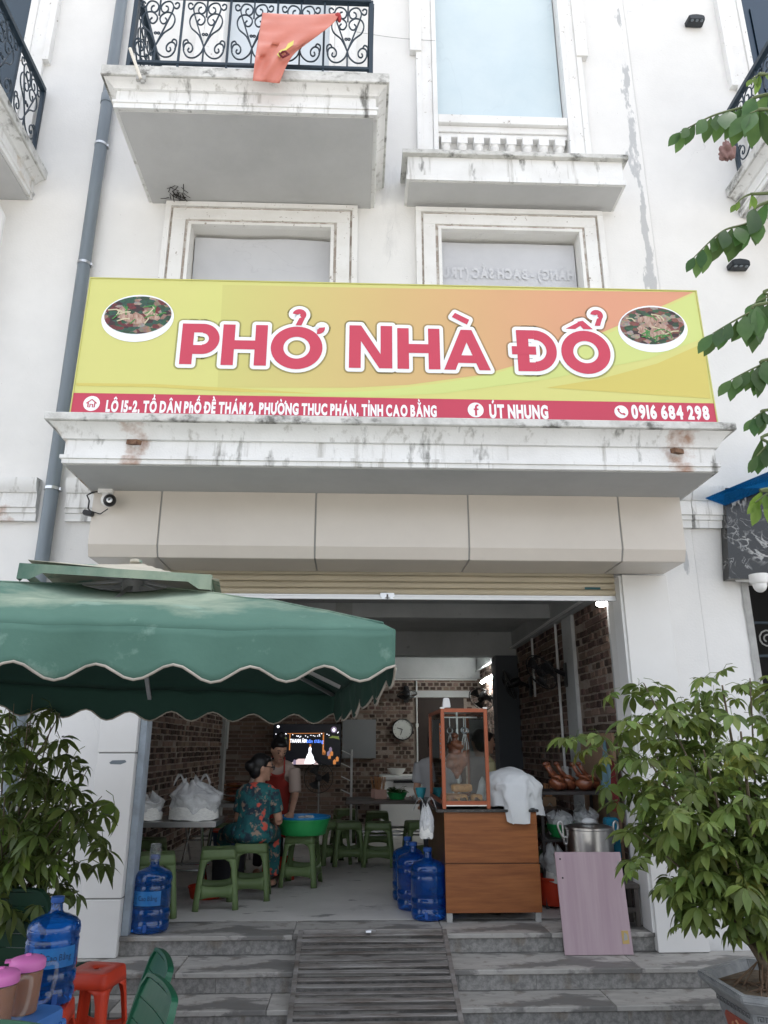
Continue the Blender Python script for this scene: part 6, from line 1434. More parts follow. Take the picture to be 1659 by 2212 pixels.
text_fit('THANH ÂM', TX0+.245*W_, TX0+.49*W_, TZ0+.545*(TZ1-TZ0), .055, TY-.003, e_w, 'screen_text', tv, off=.02); text_fit('bân thăng', TX0+.50*W_, TX0+.745*W_, TZ0+.54*(TZ1-TZ0), .055, TY-.003, e_b, 'screen_text', tv, off=.0)
ck = thing('wall_clock', 'round white wall clock with thin black rim on the back brick wall', 'clock', (.79, 13.05, .26))
def faceY(b, c, sgn=-1):
    for i, v in enumerate(b.v): b.v[i] = (c[0]+v[0], c[1]+sgn*v[2], c[2]+v[1])
    return b
CK = (.79, 13.045, .26)
b = MB(); b.lathe([(.175,0),(.18,.01),(.18,.04),(.165,.045),(.160,.03)], 32, cap=False); build('rim', faceY(b, CK), M['black'], ck, smooth=.6)
b = MB(); b.lathe([(.001,.025),(.163,.025),(.163,.028),(.001,.028)], 32); build('dial', faceY(b, CK), pmat('clock_dial', (.62,.63,.60), .5), ck)
b = MB(); b.cbox((-.045,.012,.032), (.10,.012,.003), Matrix.Rotation(-.25,3,'Z')); b.cbox((-.02,-.045,.034), (.010,.10,.003), Matrix.Rotation(-.35,3,'Z')); build('hands', faceY(b, CK), M['black'], ck)
for k in range(12):
    b = MB(); a = R(30*k); b.cbox((.14*math.cos(a), .14*math.sin(a), .031), (.02,.005,.002), Matrix.Rotation(a,3,'Z')); build('tick', faceY(b, CK), M['black'], ck)
def conduit(pts, label, r=.014):
    b = MB(); b.tube(pts, r, 8); o = build('conduit', b, M['white_plastic'], None, smooth=1); tag(o, label, 'conduit', 'white conduits on the brick walls'); return o
Yb_ = YB-.03
c1 = conduit([(XL+.1,Yb_,1.09),(XR-.05,Yb_,1.09)], 'white conduit running along the top of the back brick wall')
c2 = conduit([(1.04,Yb_,1.07),(1.04,Yb_,.32),(1.04,Yb_,-.36)], 'white conduit dropping down the back wall right of the clock')
for z, s in ((.33,.05),(-.40,.08)): b = MB(); b.box(1.04-s/2,1.04+s/2,Yb_-.03,Yb_+.02,z-s*.6,z+s*.6); build('switch_box', b, M['white_plastic'], c2, .006)
conduit([(XR-.062-.02,6.0,1.27),(XR-.082,7.9,1.27),(XR-.082,13.0,1.22)], 'white conduit along the plaster band at the top of the right wall')
c3 = conduit([(XR-.03,7.85,1.25),(XR-.03,7.85,-.20)], 'white conduit dropping to a socket on the right wall beside the white column')
b = MB(); b.box(XR-.055,XR-.012,7.77,7.90,-.34,-.20); build('socket', b, M['white_plastic'], c3, .006)
conduit([(XR-.03,8.95,1.25),(XR-.03,8.95,.55)], 'white conduit dropping to the middle wall fan on the right wall')
c4 = conduit([(XL+.03,7.75,1.2),(XL+.03,7.75,.0)], 'white conduit dropping to a switch on the left wall')
b = MB(); b.box(XL+.012,XL+.05,7.68,7.80,-.14,.0); build('switch_box', b, M['white_plastic'], c4, .006)
conduit([(XL+.09,12.86,1.2),(XL+.09,12.86,-.05)], 'white conduit on the back left corner column')
# ---------------------------------------------------------------- fans
def fan_head(t, c, fwd, r=.2, arms=True):
    f = Vector(fwd).normalized(); Mx = f.to_track_quat('Z', 'Y').to_matrix(); c = Vector(c); P = lambda x, y, z: c + Mx @ Vector((x, y, z))
    b = MB(); b.tube([P(r*math.cos(a*.1963), r*math.sin(a*.1963), .0) for a in range(32)], .006, 6, closed=True); b.tube([P(r*.55*math.cos(a*.262), r*.55*math.sin(a*.262), .05) for a in range(24)], .003, 4, closed=True)
    for k in range(28): a = k*.2244; b.tube([P(.03*math.cos(a), .03*math.sin(a), .06), P(r*.6*math.cos(a), r*.6*math.sin(a), .05), P(r*math.cos(a), r*math.sin(a), 0), P(r*.6*math.cos(a), r*.6*math.sin(a), -.05)], .0022, 3)
    build('guard', b, M['black'], t)
    for k in range(3):
        a0 = k*2.094; b = MB(); b.grid(5, 5, lambda u, v: P((.03+.14*u)*math.cos(a0+(v-.5)*1.1*(.5+.5*u)), (.03+.14*u)*math.sin(a0+(v-.5)*1.1*(.5+.5*u)), .02*(v-.5))); build('blade', b, M['black'], t, smooth=3)
    b = MB(); b.tube([P(0,0,.03), P(0,0,-.06), P(0,0,-.14)], [.04,.06,.045], 12); build('motor', b, M['black'], t, smooth=.8)
def wall_fan(y, z, label, fwd=(-.75,-.35,-.55), x=XR-.02):
    t = thing('wall_fan', label, 'fan', (x, y, z), 0, 'black wall fans on the right wall')
    b = MB(); b.box(x-.03, x, y-.05, y+.05, z-.14, z+.10); build('bracket', b, M['black'], t, .01)
    b = MB(); b.tube([(x-.02,y,z-.02),(x-.14,y-.02,z+.03),(x-.20,y-.03,z+.04)], .022, 8); build('arm', b, M['black'], t, smooth=1)
    fan_head(t, (x-.28, y-.06, z-.0), fwd, .19)
wall_fan(7.55, .70, 'black wall fan on the white column, nearest the door')
wall_fan(9.15, .70, 'black wall fan in the middle of the right brick wall', (-.9,.1,-.35))
wall_fan(11.3, .66, 'black wall fan deepest on the right wall, below the tube lamp', (-.5,-.6,-.6))
t = thing('wall_fan', 'black wall fan hung high on the back wall left of the conduit', 'fan', (.85, 13.0, .8)); b = MB(); b.box(.82,.90,13.02,13.08,.70,.98); build('bracket', b, M['black'], t, .01); fan_head(t, (.86, 12.85, .82), (.1,-.3,-.95), .17)
t = thing('stand_fan', 'black standing fan below the television', 'fan', (-.56, 12.2, FL))
b = MB(); b.lathe([(.19,0),(.19,.02),(.03,.035)], 24, (-.56,12.2,FL)); build('base', b, M['black'], t, smooth=.6)
b = MB(); b.tube([(-.56,12.2,FL+.03),(-.56,12.2,-.52)], .014, 8); build('pole', b, M['steel'], t, smooth=1); fan_head(t, (-.56, 12.08, -.47), (0.1,-1,.05), .22)
# ---------------------------------------------------------------- lamps that are lit
lt = thing('tube_lamp', 'lit white tube lamp high on the right wall near the back', 'lamp', (XR-.1, 11.9, 1.05))
b = MB(); b.box(XR-.09, XR-.02, 11.35, 12.35, 1.00, 1.035); build('housing', b, M['white_paint'], lt)
b = MB(); b.tube([(XR-.10,11.38,.985),(XR-.10,12.32,.985)], .022, 10); build('tube', b, emi('lamp_tube', (.95,1,.98), 20.0), lt, smooth=1)
lt = thing('bulb_lamp', 'lit white bulb hanging behind the right end of the shutter', 'lamp', (1.86, 6.1, 1.09)); q = aY(1300, 1304, 6.1)
b = MB(); b.ball((q.x, 6.1, q.z), (.05,.05,.028), 14, 10); build('bulb', b, emi('lamp_bulb', (1,.98,.95), 6.0), lt, smooth=1)
b = MB(); b.lathe([(.02,.02),(.02,.06),(.012,.08)], 10, (q.x, 6.1, q.z)); b.tube([(q.x,6.1,q.z+.08),(q.x,6.1,ZC)], .004, 5); build('holder', b, M['white_plastic'], lt)
# ---------------------------------------------------------------- right side by the door
sh = thing('duck_stand', 'dark steel stand with a tray of roast ducks by the right jamb', 'stand', (1.86, 6.65, FL)); dks = pmat('dark_steel', (.06,.055,.055), .5, metal=.4)
for x in (1.52, 2.06):
    for y in (6.42, 6.85): b = MB(); b.beam((x,y,FL),(x,y,-.36),.022,.022); build('leg', b, dks, sh)
b = MB(); b.box(1.50,2.08,6.40,6.87,-.385,-.36); build('tray', b, dks, sh, .004)
b = MB(); b.box(1.50,2.08,6.40,6.87,-.74,-.72); build('shelf', b, dks, sh, .004)
ducks = [(1.70,6.55,'leftmost roast duck on the dark stand'),(1.82,6.65,'roast duck second from the left on the dark stand'),(1.93,6.55,'roast duck third from the left on the dark stand'),(2.02,6.68,'rightmost roast duck on the dark stand'),(1.76,6.72,'roast duck at the back of the dark stand')]
for i, (x, y, lab) in enumerate(ducks):
    t = thing('roast_duck', lab, 'duck', (x, y, -.36), 0, 'roast ducks on the stand'); b = blob((x, y, -.30), (.075,.06,.058), .3, 16, i*2); b.tube([(x-.02,y-.02,-.27),(x-.07,y-.03,-.21),(x-.10,y-.03,-.16)], [.028,.018,.016], 7); b.ball((x-.105,y-.03,-.15), (.025,.02,.018), 8, 6); build('duck_body', b, duckm, t, smooth=3)
    for s in (-1, 1): b = MB(); b.tube([(x+.04,y+s*.03,-.29),(x-.01,y+s*.07,-.25),(x-.06,y+s*.06,-.24)], [.022,.015,.008], 6); build('wing', b, duckm, t, smooth=3)
b = MB(); b.box(XR-.045, XR-.02, 6.30, 7.20, -.95, .10); tag(build('hardboard_sheet', b, pmat('tan_hardboard', (.36,.24,.16), .7, col2=(.31,.20,.13), scale=2)), 'tan hardboard sheet leaning on the right brick wall', 'board')
b = MB(); b.grid(10, 14, lambda u, v: (XR-.07 - .03*math.sin(u*9)*v, 6.42 + (u-.5)*(.06+.26*v) , .04 - .42*v)); tag(build('hanging_apron', b, pmat('pale_blue_cloth', (.16,.28,.34), .8), None, smooth=3), 'pale blue apron hanging on the tan hardboard', 'apron')
b = MB(); b.grid(8, 10, lambda u, v: (XR-.08 - .03*math.sin(u*8)*v, 6.22 + (u-.5)*(.05+.12*v), -.10 - .4*v)); tag(build('hanging_bag', b, pmat('dark_red_cloth', (.15,.02,.02), .8), None, smooth=3), 'dark red cloth bag hanging beside the pale blue apron', 'bag')
basin((1.75, 6.62, -.719), .15, .10, grn, 'green_basin', 'green basin with white bags under the roast ducks')
plastic_bag((1.72, 6.62, -.70), .22, .2, .17, 'white bag in the green basin under the roast ducks', 2.0, .8, 1)
plastic_bag((1.95, 6.62, -.718), .20, .2, .20, 'white bag on the stand shelf beside the green basin', 3.0, .8, 1)
b = MB(); b.box(2.0,2.10,6.28,6.38,-.85,-.55); tag(build('blue_carton', b, pmat('cyan_box', (.02,.25,.40), .5), None, .01), 'bright blue carton beside the stand behind the leaves', 'carton')
b = MB(); b.box(1.98,2.12,6.26,6.40,FL,-.851); tag(build('carton_stand', b, M['black'], None, .01), 'dark crate carrying the bright blue carton', 'crate')
# stock pot on a burner
alu2 = pmat('pot_aluminium', (.66,.66,.65), .3, metal=1, col2=(.56,.56,.56), scale=3, stretch=(8,8,.3))
pt2 = thing('stock_pot', 'big aluminium stock pot with lid behind the pink board', 'pot', (1.80, 6.12, -.90))
b = MB(); b.lathe([(.17,0),(.178,.008),(.18,.28),(.186,.285),(.186,.295),(.178,.295)], 40, (1.80,6.12,-.895)); build('pot_body', b, alu2, pt2, smooth=.6)
b = MB(); b.lathe([(.188,.296),(.188,.30),(.14,.312),(.05,.318),(.01,.319)], 40, (1.80,6.12,-.895)); build('lid', b, alu2, pt2, smooth=.6)
for s in (-1, 1): b = MB(); b.tube(smooth_path([(1.80+s*.178,6.12,-.67),(1.80+s*.205,6.12,-.67),(1.80+s*.235,6.12,-.60),(1.80+s*.225,6.12,-.565),(1.80+s*.20,6.12,-.58),(1.80+s*.195,6.12,-.70),(1.80+s*.178,6.12,-.72)], 4), .010, 8); build('handle', b, alu2, pt2, smooth=1)
b = blob((1.80,6.10,-.553), (.055,.05,.022), .5, 20, 3); tag(build('dishcloth', b, white_c, None, smooth=3), 'folded white dishcloth on the stock pot lid', 'cloth')
b = MB(); b.box(1.60,2.0,5.93,6.32,FL,-.90); tag(build('burner_box', b, pmat('sooty_steel', (.04,.04,.042), .6, col2=(.08,.07,.06), scale=9), None, .01), 'sooty steel burner box under the stock pot', 'burner')
basin((1.60, 6.50, FL+.02), .15, .20, redp, 'red_tub', 'deep red plastic tub between the cabinet and the pink board')
wstool = thing('wooden_stool', 'weathered grey wooden stool by the right jamb', 'stool', (2.0, 5.88, FL)); wg = pmat('grey_wood', (.10,.09,.085), .85, col2=(.15,.135,.12), scale=12, stretch=(1,1,.2))
b = MB(); b.box(1.86,2.04,5.78,5.98,FL+.245,FL+.275); build('seat', b, wg, wstool, .004)
for x in (1.87,2.0):
    for y in (5.79,5.94): b = MB(); b.box(x,x+.03,y,y+.03,FL,FL+.244); build('leg', b, wg, wstool)
for y in (5.795,5.945): b = MB(); b.box(1.90,2.0,y,y+.02,FL+.09,FL+.12); build('stretcher', b, wg, wstool)
# dark bench right of the cabinet
bn = thing('wooden_bench', 'low reddish brown wooden bench right of the cabinet', 'bench', (1.65, 7.3, FL)); bw = pmat('red_brown_wood', (.10,.035,.022), .6)
b = MB(); b.box(1.43,1.95,7.15,7.45,FL+.36,FL+.40); build('seat', b, bw, bn)
for x in (1.45,1.89):
    for y in (7.17,7.39): b = MB(); b.box(x,x+.04,y,y+.04,FL,FL+.36); build('leg', b, bw, bn)
# pink board
pb = thing('pink_board', 'pale pink wood grain board leaning on its long edge at the right of the steps', 'board', (1.64, 5.55, FL-RI))
pm = pmat('pink_woodgrain', (.47,.365,.40), .35, spec=.4, col2=(.40,.295,.335), scale=2.4, detail=9, stretch=(7,1,.35), lo=.35, hi=.65, coat=.2)
bl_, br_, tl_, tr_ = Vector((1.415,5.56,FL-RI+.004)), Vector((1.878,5.56,FL-RI+.004)), Vector((1.407,5.635,-.714)), Vector((1.872,5.635,-.716)); nrm = (br_-bl_).cross(tl_-bl_).normalized()
if nrm.y > 0: nrm = -nrm
b = MB(); b.add([bl_,br_,tr_,tl_] + [p - nrm*.016 for p in (bl_,br_,tr_,tl_)], [(0,1,2,3),(7,6,5,4),(0,4,5,1),(1,5,6,2),(2,6,7,3),(3,7,4,0)]); build('panel', b, pm, pb)
bp_ = lambda u, v, d: bl_.lerp(br_, u).lerp(tl_.lerp(tr_, u), v) + nrm*d
for u, v in ((.07,.93),(.08,.74)): b = MB(); b.tube([bp_(u,v,-.001), bp_(u,v,.003)], .006, 10); build('screw', b, M['black'], pb)
b = MB(); b.prism([(.86,.10),(.96,.10),(.96,.225),(.86,.225)], lambda p, a: bp_(p[0], p[1], a), 0, .002); tp = build('hinge_recess', b, pmat('yellow_chipboard', (.50,.36,.14), .8), pb)
b = MB(); b.prism([(.88,.13),(.94,.14),(.94,.19),(.90,.21)], lambda p, a: bp_(p[0], p[1], a), .0021, .004); build('hinge_hole', b, M['concrete'], tp)
b = MB(); b.prism([(.93,.86),(.96,.86),(.965,.90),(.94,.91)], lambda p, a: bp_(p[0], p[1], a), 0, .002); build('chip', b, M['concrete'], pb)
# pale peg rack in the back
pr = thing('peg_rack', 'white peg rack standing left of the condiment table', 'rack', (-.05, 10.2, FL))
b = MB(); b.tube([(-.05,10.2,FL),(-.05,10.2,-.05)], .016, 8); build('pole', b, M['white_plastic'], pr)
for k in range(4): b = MB(); b.tube([(-.05,10.2,-.12-.16*k),(-.18,10.15,-.06-.16*k)], .008, 6); build('peg', b, M['white_plastic'], pr)
b = MB(); b.lathe([(.16,0),(.16,.02),(.02,.04)], 16, (-.05,10.2,FL)); build('base', b, M['white_plastic'], pr)
bowl((.60, 7.2, CT), .05, .09, pmat('teal_cup', (.05,.35,.42), .4), 'teal_tub', 'teal plastic tub on the counter behind the display case', 'tub')
# ---------------------------------------------------------------- people
def skinned(name, mb, mat, parent, voxel=.012, it=4):
    me = bpy.data.meshes.new('raw'); off = WLOC[parent.name]
    me.from_pydata([tuple(Vector(p)-off) for p in mb.v], [], mb.f); finish(me)
    o = bpy.data.objects.new('raw', me); C.objects.link(o)
    r_ = o.modifiers.new('r', 'REMESH'); r_.mode = 'VOXEL'; r_.voxel_size = voxel; s = o.modifiers.new('s', 'SMOOTH'); s.iterations = it; s.factor = .5
    bpy.context.view_layer.update(); m2 = bpy.data.meshes.new_from_object(o.evaluated_get(bpy.context.evaluated_depsgraph_get()))
    bpy.data.objects.remove(o); bpy.data.meshes.remove(me); m2.name = name; m2.materials.clear(); m2.materials.append(mat)
    for p in m2.polygons: p.use_smooth = True
    return put(name, m2, parent)
skin = pmat('skin', (.50,.29,.20), .55, spec=.35, col2=(.45,.25,.17), scale=9); hairm = pmat('black_hair', (.010,.009,.009), .4, spec=.4)
def limb(b, pts, rad): b.tube(smooth_path(pts, 4), [rad[0] + (rad[-1]-rad[0])*i/(4*(len(pts)-1)) if len(rad) == 2 else rad[min(i*len(rad)//(4*(len(pts)-1)+1), len(rad)-1)] for i in range(4*(len(pts)-1)+1)], 12)
def torso(b, pel, chest, neck, sw, side, fwd, r=1.0):
    """elliptical torso loft from the pelvis to the neck"""
    pel, chest, neck = Vector(pel), Vector(chest), Vector(neck); side = Vector(side).normalized(); rows = [(0,.145,.115),(.15,.15,.12),(.38,.13,.105),(.6,.145,.11),(.82,sw*.92,.10),(.93,sw*.8,.075),(1.0,.055,.05)]
    vs = []; n = 16
    for t, a, c in rows:
        p = pel.lerp(chest, t/.6) if t < .6 else chest.lerp(neck, (t-.6)/.4); ax = (neck-pel).normalized(); f = side.cross(ax).normalized()
        for k in range(n): th = 2*math.pi*k/n; vs.append(p + side*(a*r*math.cos(th)) + f*(c*r*math.sin(th)))
    b.add(vs, [(i*n+k, i*n+(k+1)%n, (i+1)*n+(k+1)%n, (i+1)*n+k) for i in range(len(rows)-1) for k in range(n)] + [tuple(reversed(range(n))), tuple((len(rows)-1)*n+k for k in range(n))])
def head(b, c, fwd, hh=.215):
    c = Vector(c); f = Vector(fwd).normalized(); up = Vector((0,0,1)); up = (up - f*up.dot(f)).normalized(); s = f.cross(up); Mx = Matrix((s, f, up)).transposed()
    P = lambda x, y, z: c + Mx @ Vector((x, y, z))
    b.ball(c, (.072,.092,hh/2), 16, 12, Mx); b.ball(P(0,.02,-.055), (.055,.068,.055), 14, 10, Mx); b.ball(P(0,.098,-.012), (.014,.018,.024), 8, 6, Mx); b.ball(P(0,.082,-.055), (.026,.014,.010), 8, 6, Mx); b.ball(P(0,.07,-.09), (.03,.025,.02), 8, 6, Mx)
    for sx in (-1, 1): b.ball(P(sx*.074,-.005,-.012), (.012,.022,.032), 8, 6, Mx); b.ball(P(sx*.03,.078,.022), (.018,.012,.008), 8, 5, Mx)
    return P, Mx
def hand(b, w, d, curl, side=(1,0,0)):
    w = Vector(w); d = Vector(d).normalized(); s = Vector(side); s = (s - d*s.dot(d)).normalized(); n_ = d.cross(s)
    b.ball(w + d*.045, (.036,.036,.036), 8, 6); b.tube([w, w + d*.07], [.024,.034], 8)
    for k, L in enumerate((.062,.072,.068,.052)):
        p = w + d*.075 + s*((k-1.5)*.018); b.tube([p, p + d*L*.55 + n_*curl*.3*L, p + d*L*(1-.4*abs(curl)) + n_*curl*L], [.0095,.009,.0075], 6)
    b.tube([w + d*.03 + s*-.03, w + d*.06 + s*-.055, w + d*.085 + s*-.055], [.012,.010,.008], 6)
def face(P, Mx, parent, glasses=False):
    for sx in (-1, 1):
        b = MB(); b.ball(P(sx*.03,.085,.008), (.011,.006,.005), 8, 5, Mx); build('eye', b, hairm, parent, smooth=1)
        b = MB(); b.tube([P(sx*.014,.09,.032), P(sx*.032,.09,.037), P(sx*.048,.078,.03)], .003, 5); build('eyebrow', b, hairm, parent)
    b = MB(); b.ball(P(0,.096,-.055), (.020,.005,.006), 8, 5, Mx); build('lips', b, pmat('lips', (.35,.12,.10), .5) if 'lips' not in bpy.data.materials else bpy.data.materials['lips'], parent, smooth=1)
    if glasses:
        b = MB()
        for sx in (-1, 1): b.tube([P(sx*.034 + .024*math.cos(a*.524), .105, .008 + .019*math.sin(a*.524)) for a in range(12)], .003, 5, closed=True); b.tube([P(sx*.058,.103,.012), P(sx*.078,.03,.012), P(sx*.078,-.01,.008)], .003, 5)
        b.tube([P(-.012,.106,.01), P(.012,.106,.01)], .003, 5); build('glasses', b, M['black'], parent)
def hair(P, Mx, parent, bun=None, bunr=.045):
    b = MB(); b.ball(P(0,-.022,.022), (.082,.092,.102), 18, 12, Mx); b.ball(P(0,-.045,-.03), (.076,.065,.075), 14, 10, Mx); b.ball(P(0,.035,.075), (.062,.045,.032), 12, 8, Mx)
    if bun: b.ball(P(*bun), (bunr*1.1,bunr,bunr), 14, 10, Mx)
    skinned('hair', b, hairm, parent, .010, 2)
# --- seated woman
floral = pmat('teal_floral', (.018,.15,.15), .75, col2=(.012,.085,.10), scale=8, lo=.4, hi=.6)
layer(floral, (.02,.025,.045), 9, .53, .58, amt=.85, seed=3); layer(floral, (.42,.28,.20), 15, .56, .61, amt=.75, seed=7); layer(floral, (.66,.10,.065), 5.5, .615, .64, detail=3, amt=.95, seed=11)
A = Vector((-.88, 6.95, 0)); sd_ = Vector((.92,-.30,0)).normalized(); fw_ = Vector((.30,.92,0)).normalized()
sw = thing('person', 'woman in teal floral suit sitting on a stool with her back to the street', 'person', (A.x, A.y, FL))
pel = A + Vector((0,0,FL+.52)); chs = A + fw_*.03 + Vector((0,0,FL+.78)); nk = A + fw_*.05 + Vector((.01,0,FL+.91)); hc = nk + Vector((.02,.02,.125))
def seated(b, clothes=False, g=0):
    torso(b, pel + Vector((0,0,-.06)), chs, nk, .15+g*.3, sd_, fw_, .94 + g)
    for s in (-1, 1):
        shd = nk + sd_*(.14*s) + Vector((0,0,-.065)); elb = shd + sd_*(.055*s) + fw_*.04 + Vector((0,0,-.25)); wr = elb + Vector((-.05,.20,-.02)) + sd_*(-.04*s)
        if clothes: limb(b, [shd, shd.lerp(elb, .35), shd.lerp(elb, .72)], (.062,.062))
        else: limb(b, [shd, shd.lerp(elb,.5), elb], (.048,.036)); limb(b, [elb, elb.lerp(wr,.5), wr], (.036,.024)); hand(b, wr, fw_ + Vector((0,0,-.4)), -.3, sd_)
def legs(b, g=0):
    for s, kn, an in ((-1, Vector((-1.18,7.34,FL+.44)), Vector((-1.22,7.66,FL+.10))), (1, Vector((-.74,7.38,FL+.45)), Vector((-.745,7.44,FL+.10)))):
        hp = pel + sd_*(.09*s) + Vector((0,0,-.02)); limb(b, [hp, hp.lerp(kn,.5) + Vector((0,0,.015)), kn], (.088+g,.062+g)); limb(b, [kn, kn.lerp(an,.45) + Vector((0,0,0)), an], (.060+g,.038+g*2))
        yield an
b = MB(); seated(b); an = list(legs(b, -.012)); limb(b, [nk + Vector((0,0,-.03)), hc + Vector((0,0,-.06))], (.05,.046)); P, Mx = head(b, hc, (.93,.34,-.12))
for a in an: b.ball(a + Vector((0,.03,-.07)), (.038,.09,.032), 10, 8)
bd = skinned('body', b, skin, sw, .010, 3); face(P, Mx, sw, True); hair(P, Mx, sw, (-.0,-.105,.0), .05)
b = MB(); seated(b, True, .10); b.ball(pel + Vector((0,0,-.04)), (.175,.15,.075), 16, 10); skinned('shirt', b, floral, sw, .012, 5)
b = MB(); list(legs(b, .012)); b.ball(pel + Vector((0,.03,-.045)), (.17,.15,.055), 16, 10); skinned('trousers', b, floral, sw, .012, 5)
for a in an: b = MB(); b.ball(a + Vector((0,.035,-.088)), (.045,.115,.014), 12, 6); build('sandal', b, M['black'], sw, smooth=1)
# --- standing woman leaning over the basin
beige = pmat('beige_shirt', (.42,.33,.28), .8); apr = pmat('red_apron', (.34,.035,.025), .7); drk = pmat('dark_trousers', (.03,.03,.035), .8)
stw = thing('person', 'woman in beige shirt and red apron bending over the green basin', 'person', (-.80, 7.95, FL))
hc2 = aY(603, 1618, 7.72); nk2 = hc2 + Vector((-.015,.09,-.125)); ch2 = nk2 + Vector((-.03,.15,-.15)); pl2 = Vector((-.86, 8.14, FL+.72)); s2 = Vector((.96,.16,0)).normalized()
wr2 = Vector((-.60, 7.55, FL+.62))
def stand(b, clothes=False, g=0):
    torso(b, pl2, ch2, nk2, .165+g*.3, s2, None, 1+g)
    shR = nk2 + s2*.165 + Vector((0,0,-.06)); eR = shR + Vector((.02,-.03,-.245)); shL = nk2 - s2*.165 + Vector((0,0,-.055)); eL = shL + Vector((-.07,-.08,-.22)); wL = eL + Vector((.10,-.14,-.12))
    for a, e, w_ in ((shR, eR, wr2), (shL, eL, wL)):
        if clothes: limb(b, [a, a.lerp(e,.4), a.lerp(e,.92)], (.060,.064))
        else: limb(b, [a, a.lerp(e,.5), e], (.046,.037)); limb(b, [e, e.lerp(w_,.5), w_], (.037,.025)); hand(b, w_, (w_-e).normalized(), .3, s2)
def legs2(b, g=0):
    for s in (-1, 1):
        hp = pl2 + s2*(.085*s) + Vector((0,0,-.03)); kn = Vector((hp.x, hp.y-.03, FL+.42)); a = Vector((hp.x+.02*s, hp.y-.02, FL+.08)); limb(b, [hp, hp.lerp(kn,.5), kn], (.085+g,.058+g)); limb(b, [kn, kn.lerp(a,.4), a], (.056+g,.036+g)); yield a
b = MB(); stand(b); an = list(legs2(b, -.01)); limb(b, [nk2 + Vector((0,.02,-.04)), hc2 + Vector((0,.02,-.05))], (.05,.046)); P, Mx = head(b, hc2, (.38,-.80,-.55))
for a in an: b.ball(a + Vector((0,-.04,-.05)), (.038,.09,.03), 10, 8)
skinned('body', b, skin, stw, .010, 3); face(P, Mx, stw); hair(P, Mx, stw, (-.01,-.05,.115), .04)
b = MB(); stand(b, True, .07); skinned('shirt', b, beige, stw, .012, 5)
b = MB(); list(legs2(b, .01)); b.ball(pl2, (.155,.125,.10), 14, 10); skinned('trousers', b, drk, stw, .013, 5)
for a in an: b = MB(); b.ball(a + Vector((0,-.045,-.066)), (.045,.11,.013), 12, 6); build('sandal', b, M['black'], stw, smooth=1)
def apron_pt(u, v):
    t = v; p = nk2.lerp(ch2, min(t*2.2,1)) if t < .45 else ch2.lerp(pl2 + Vector((0,0,-.18)), (t-.45)/.55)
    w_ = .075 + .085*min(1, max(0,(t-.22)*5)) ; a = (u-.5)*2; f = Vector((.16,-.96,0)).normalized(); ax = (pl2-nk2).normalized(); fr = (f - ax*f.dot(ax)).normalized()
    return p + s2*(a*w_) + fr*(.135*math.sqrt(max(0,1-(a*.75)**2)) + .012*math.sin(a*7)*t) + Vector((0,0,-.02))
b = MB(); b.grid(13, 18, apron_pt); ap = build('apron', b, apr, stw, smooth=3); so = ap.modifiers.new('s','SOLIDIFY'); so.thickness = .004
for s in (-1, 1): b = MB(); b.tube(smooth_path([apron_pt(.5+s*.45, .02), nk2 + s2*(s*.07) + Vector((0,-.06,.03)), nk2 + s2*(s*.055) + Vector((0,.04,.05))], 4), .008, 6); build('apron_strap', b, apr, stw, smooth=1)
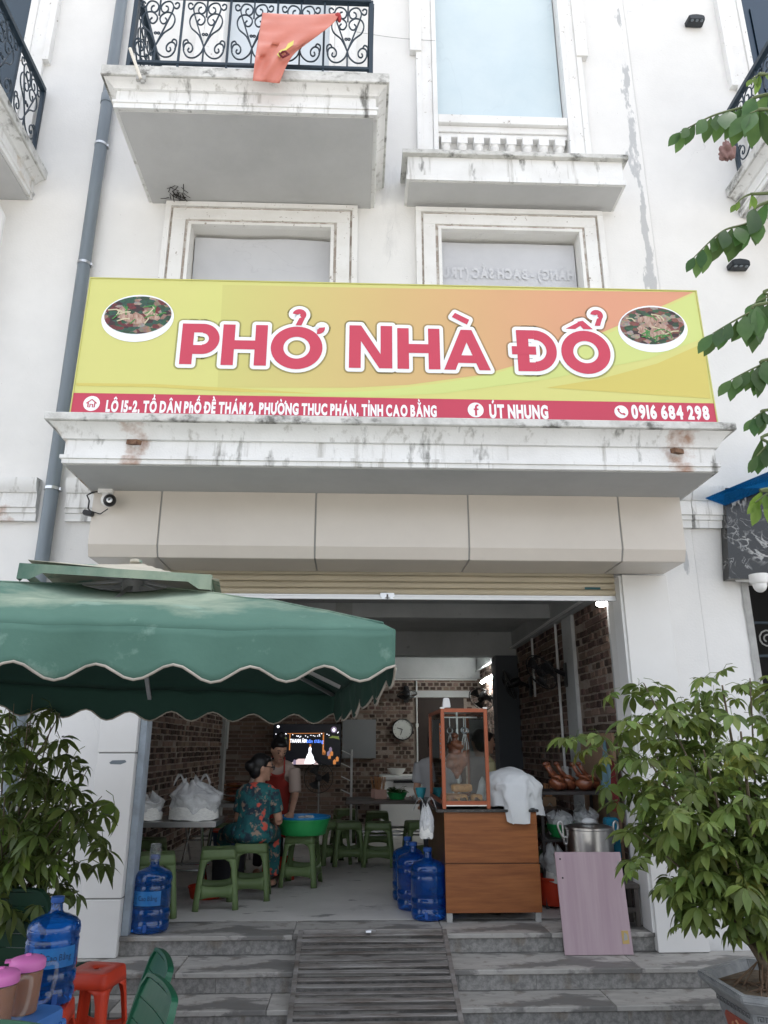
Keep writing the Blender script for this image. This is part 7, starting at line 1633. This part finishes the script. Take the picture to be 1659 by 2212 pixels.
# --- people behind the display case
def standing_plain(name, label, base, H, face_dir, shirt, bunpos=None, scr_=None, trou=drk):
    base = Vector(base); f = Vector((face_dir[0], face_dir[1], 0)).normalized(); s = Vector((f.y, -f.x, 0)); k = H/1.58; t = thing(name, label, 'person', base)
    pl = base + Vector((0,0,.84*k)); ch_ = pl + Vector((0,0,.28*k)); nk_ = pl + Vector((0,0,.49*k)); hc_ = nk_ + Vector((0,0,.135)) + f*.02
    def up_(b, cl=False, g=0):
        torso(b, pl, ch_, nk_, .165+g*.3, s, None, 1+g)
        for q in (-1, 1):
            sh_ = nk_ + s*(.17*q) + Vector((0,0,-.06)); e = sh_ + s*(.035*q) + Vector((0,0,-.25)); w_ = e + f*.14 + Vector((0,0,-.14))
            if cl: limb(b, [sh_, sh_.lerp(e,.4), sh_.lerp(e,.75)], (.060,.062))
            else: limb(b, [sh_, sh_.lerp(e,.5), e], (.046,.036)); limb(b, [e, e.lerp(w_,.5), w_], (.036,.025)); hand(b, w_, (w_-e), .3, s)
    def lg(b, g=0):
        for q in (-1, 1):
            hp = pl + s*(.085*q); a = Vector((hp.x, hp.y, base.z+.08)); kn = hp.lerp(a, .5) + f*.015; limb(b, [hp, hp.lerp(kn,.5), kn], (.085+g,.058+g)); limb(b, [kn, kn.lerp(a,.4), a], (.056+g,.038+g)); yield a
    b = MB(); up_(b); an = list(lg(b, -.01)); limb(b, [nk_ + Vector((0,0,-.03)), hc_ + Vector((0,0,-.06))], (.05,.047)); P, Mx = head(b, hc_, (f.x, f.y, -.15))
    for a in an: b.ball(a + f*.04 + Vector((0,0,-.05)), (.05,.05,.03), 10, 8)
    skinned('body', b, skin, t, .011, 3); face(P, Mx, t); hair(P, Mx, t, bunpos, .04)
    b = MB(); up_(b, True, .08); skinned('shirt', b, shirt, t, .012, 5)
    b = MB(); list(lg(b, .01)); b.ball(pl, (.15,.13,.10), 14, 10); skinned('trousers', b, trou, t, .014, 5)
    if scr_:
        b = MB(); c0 = P(*scr_)
        for k_ in range(10): b.ball(c0 + Vector((.03*math.cos(k_*.63), .02*math.sin(k_*1.3), .03*math.sin(k_*.63))), .016, 8, 6)
        build('hair_scrunchie', b, pmat('pale_yellow_cloth', (.62,.52,.26), .8), t, smooth=1)
    return t
yel = pmat('pale_yellow_shirt', (.74,.68,.40), .8); gry = pmat('grey_shirt', (.36,.36,.37), .8)
standing_plain('person', 'person in pale yellow shirt with a hair scrunchie behind the glass case', (1.37, 8.25, FL), 1.33, (.85,.1), yel, (0,-.10,.02), (0,-.125,.02))
standing_plain('person', 'person in grey shirt mostly hidden behind the glass case', (.79, 7.62, FL), 1.33, (.4,.9), gry)
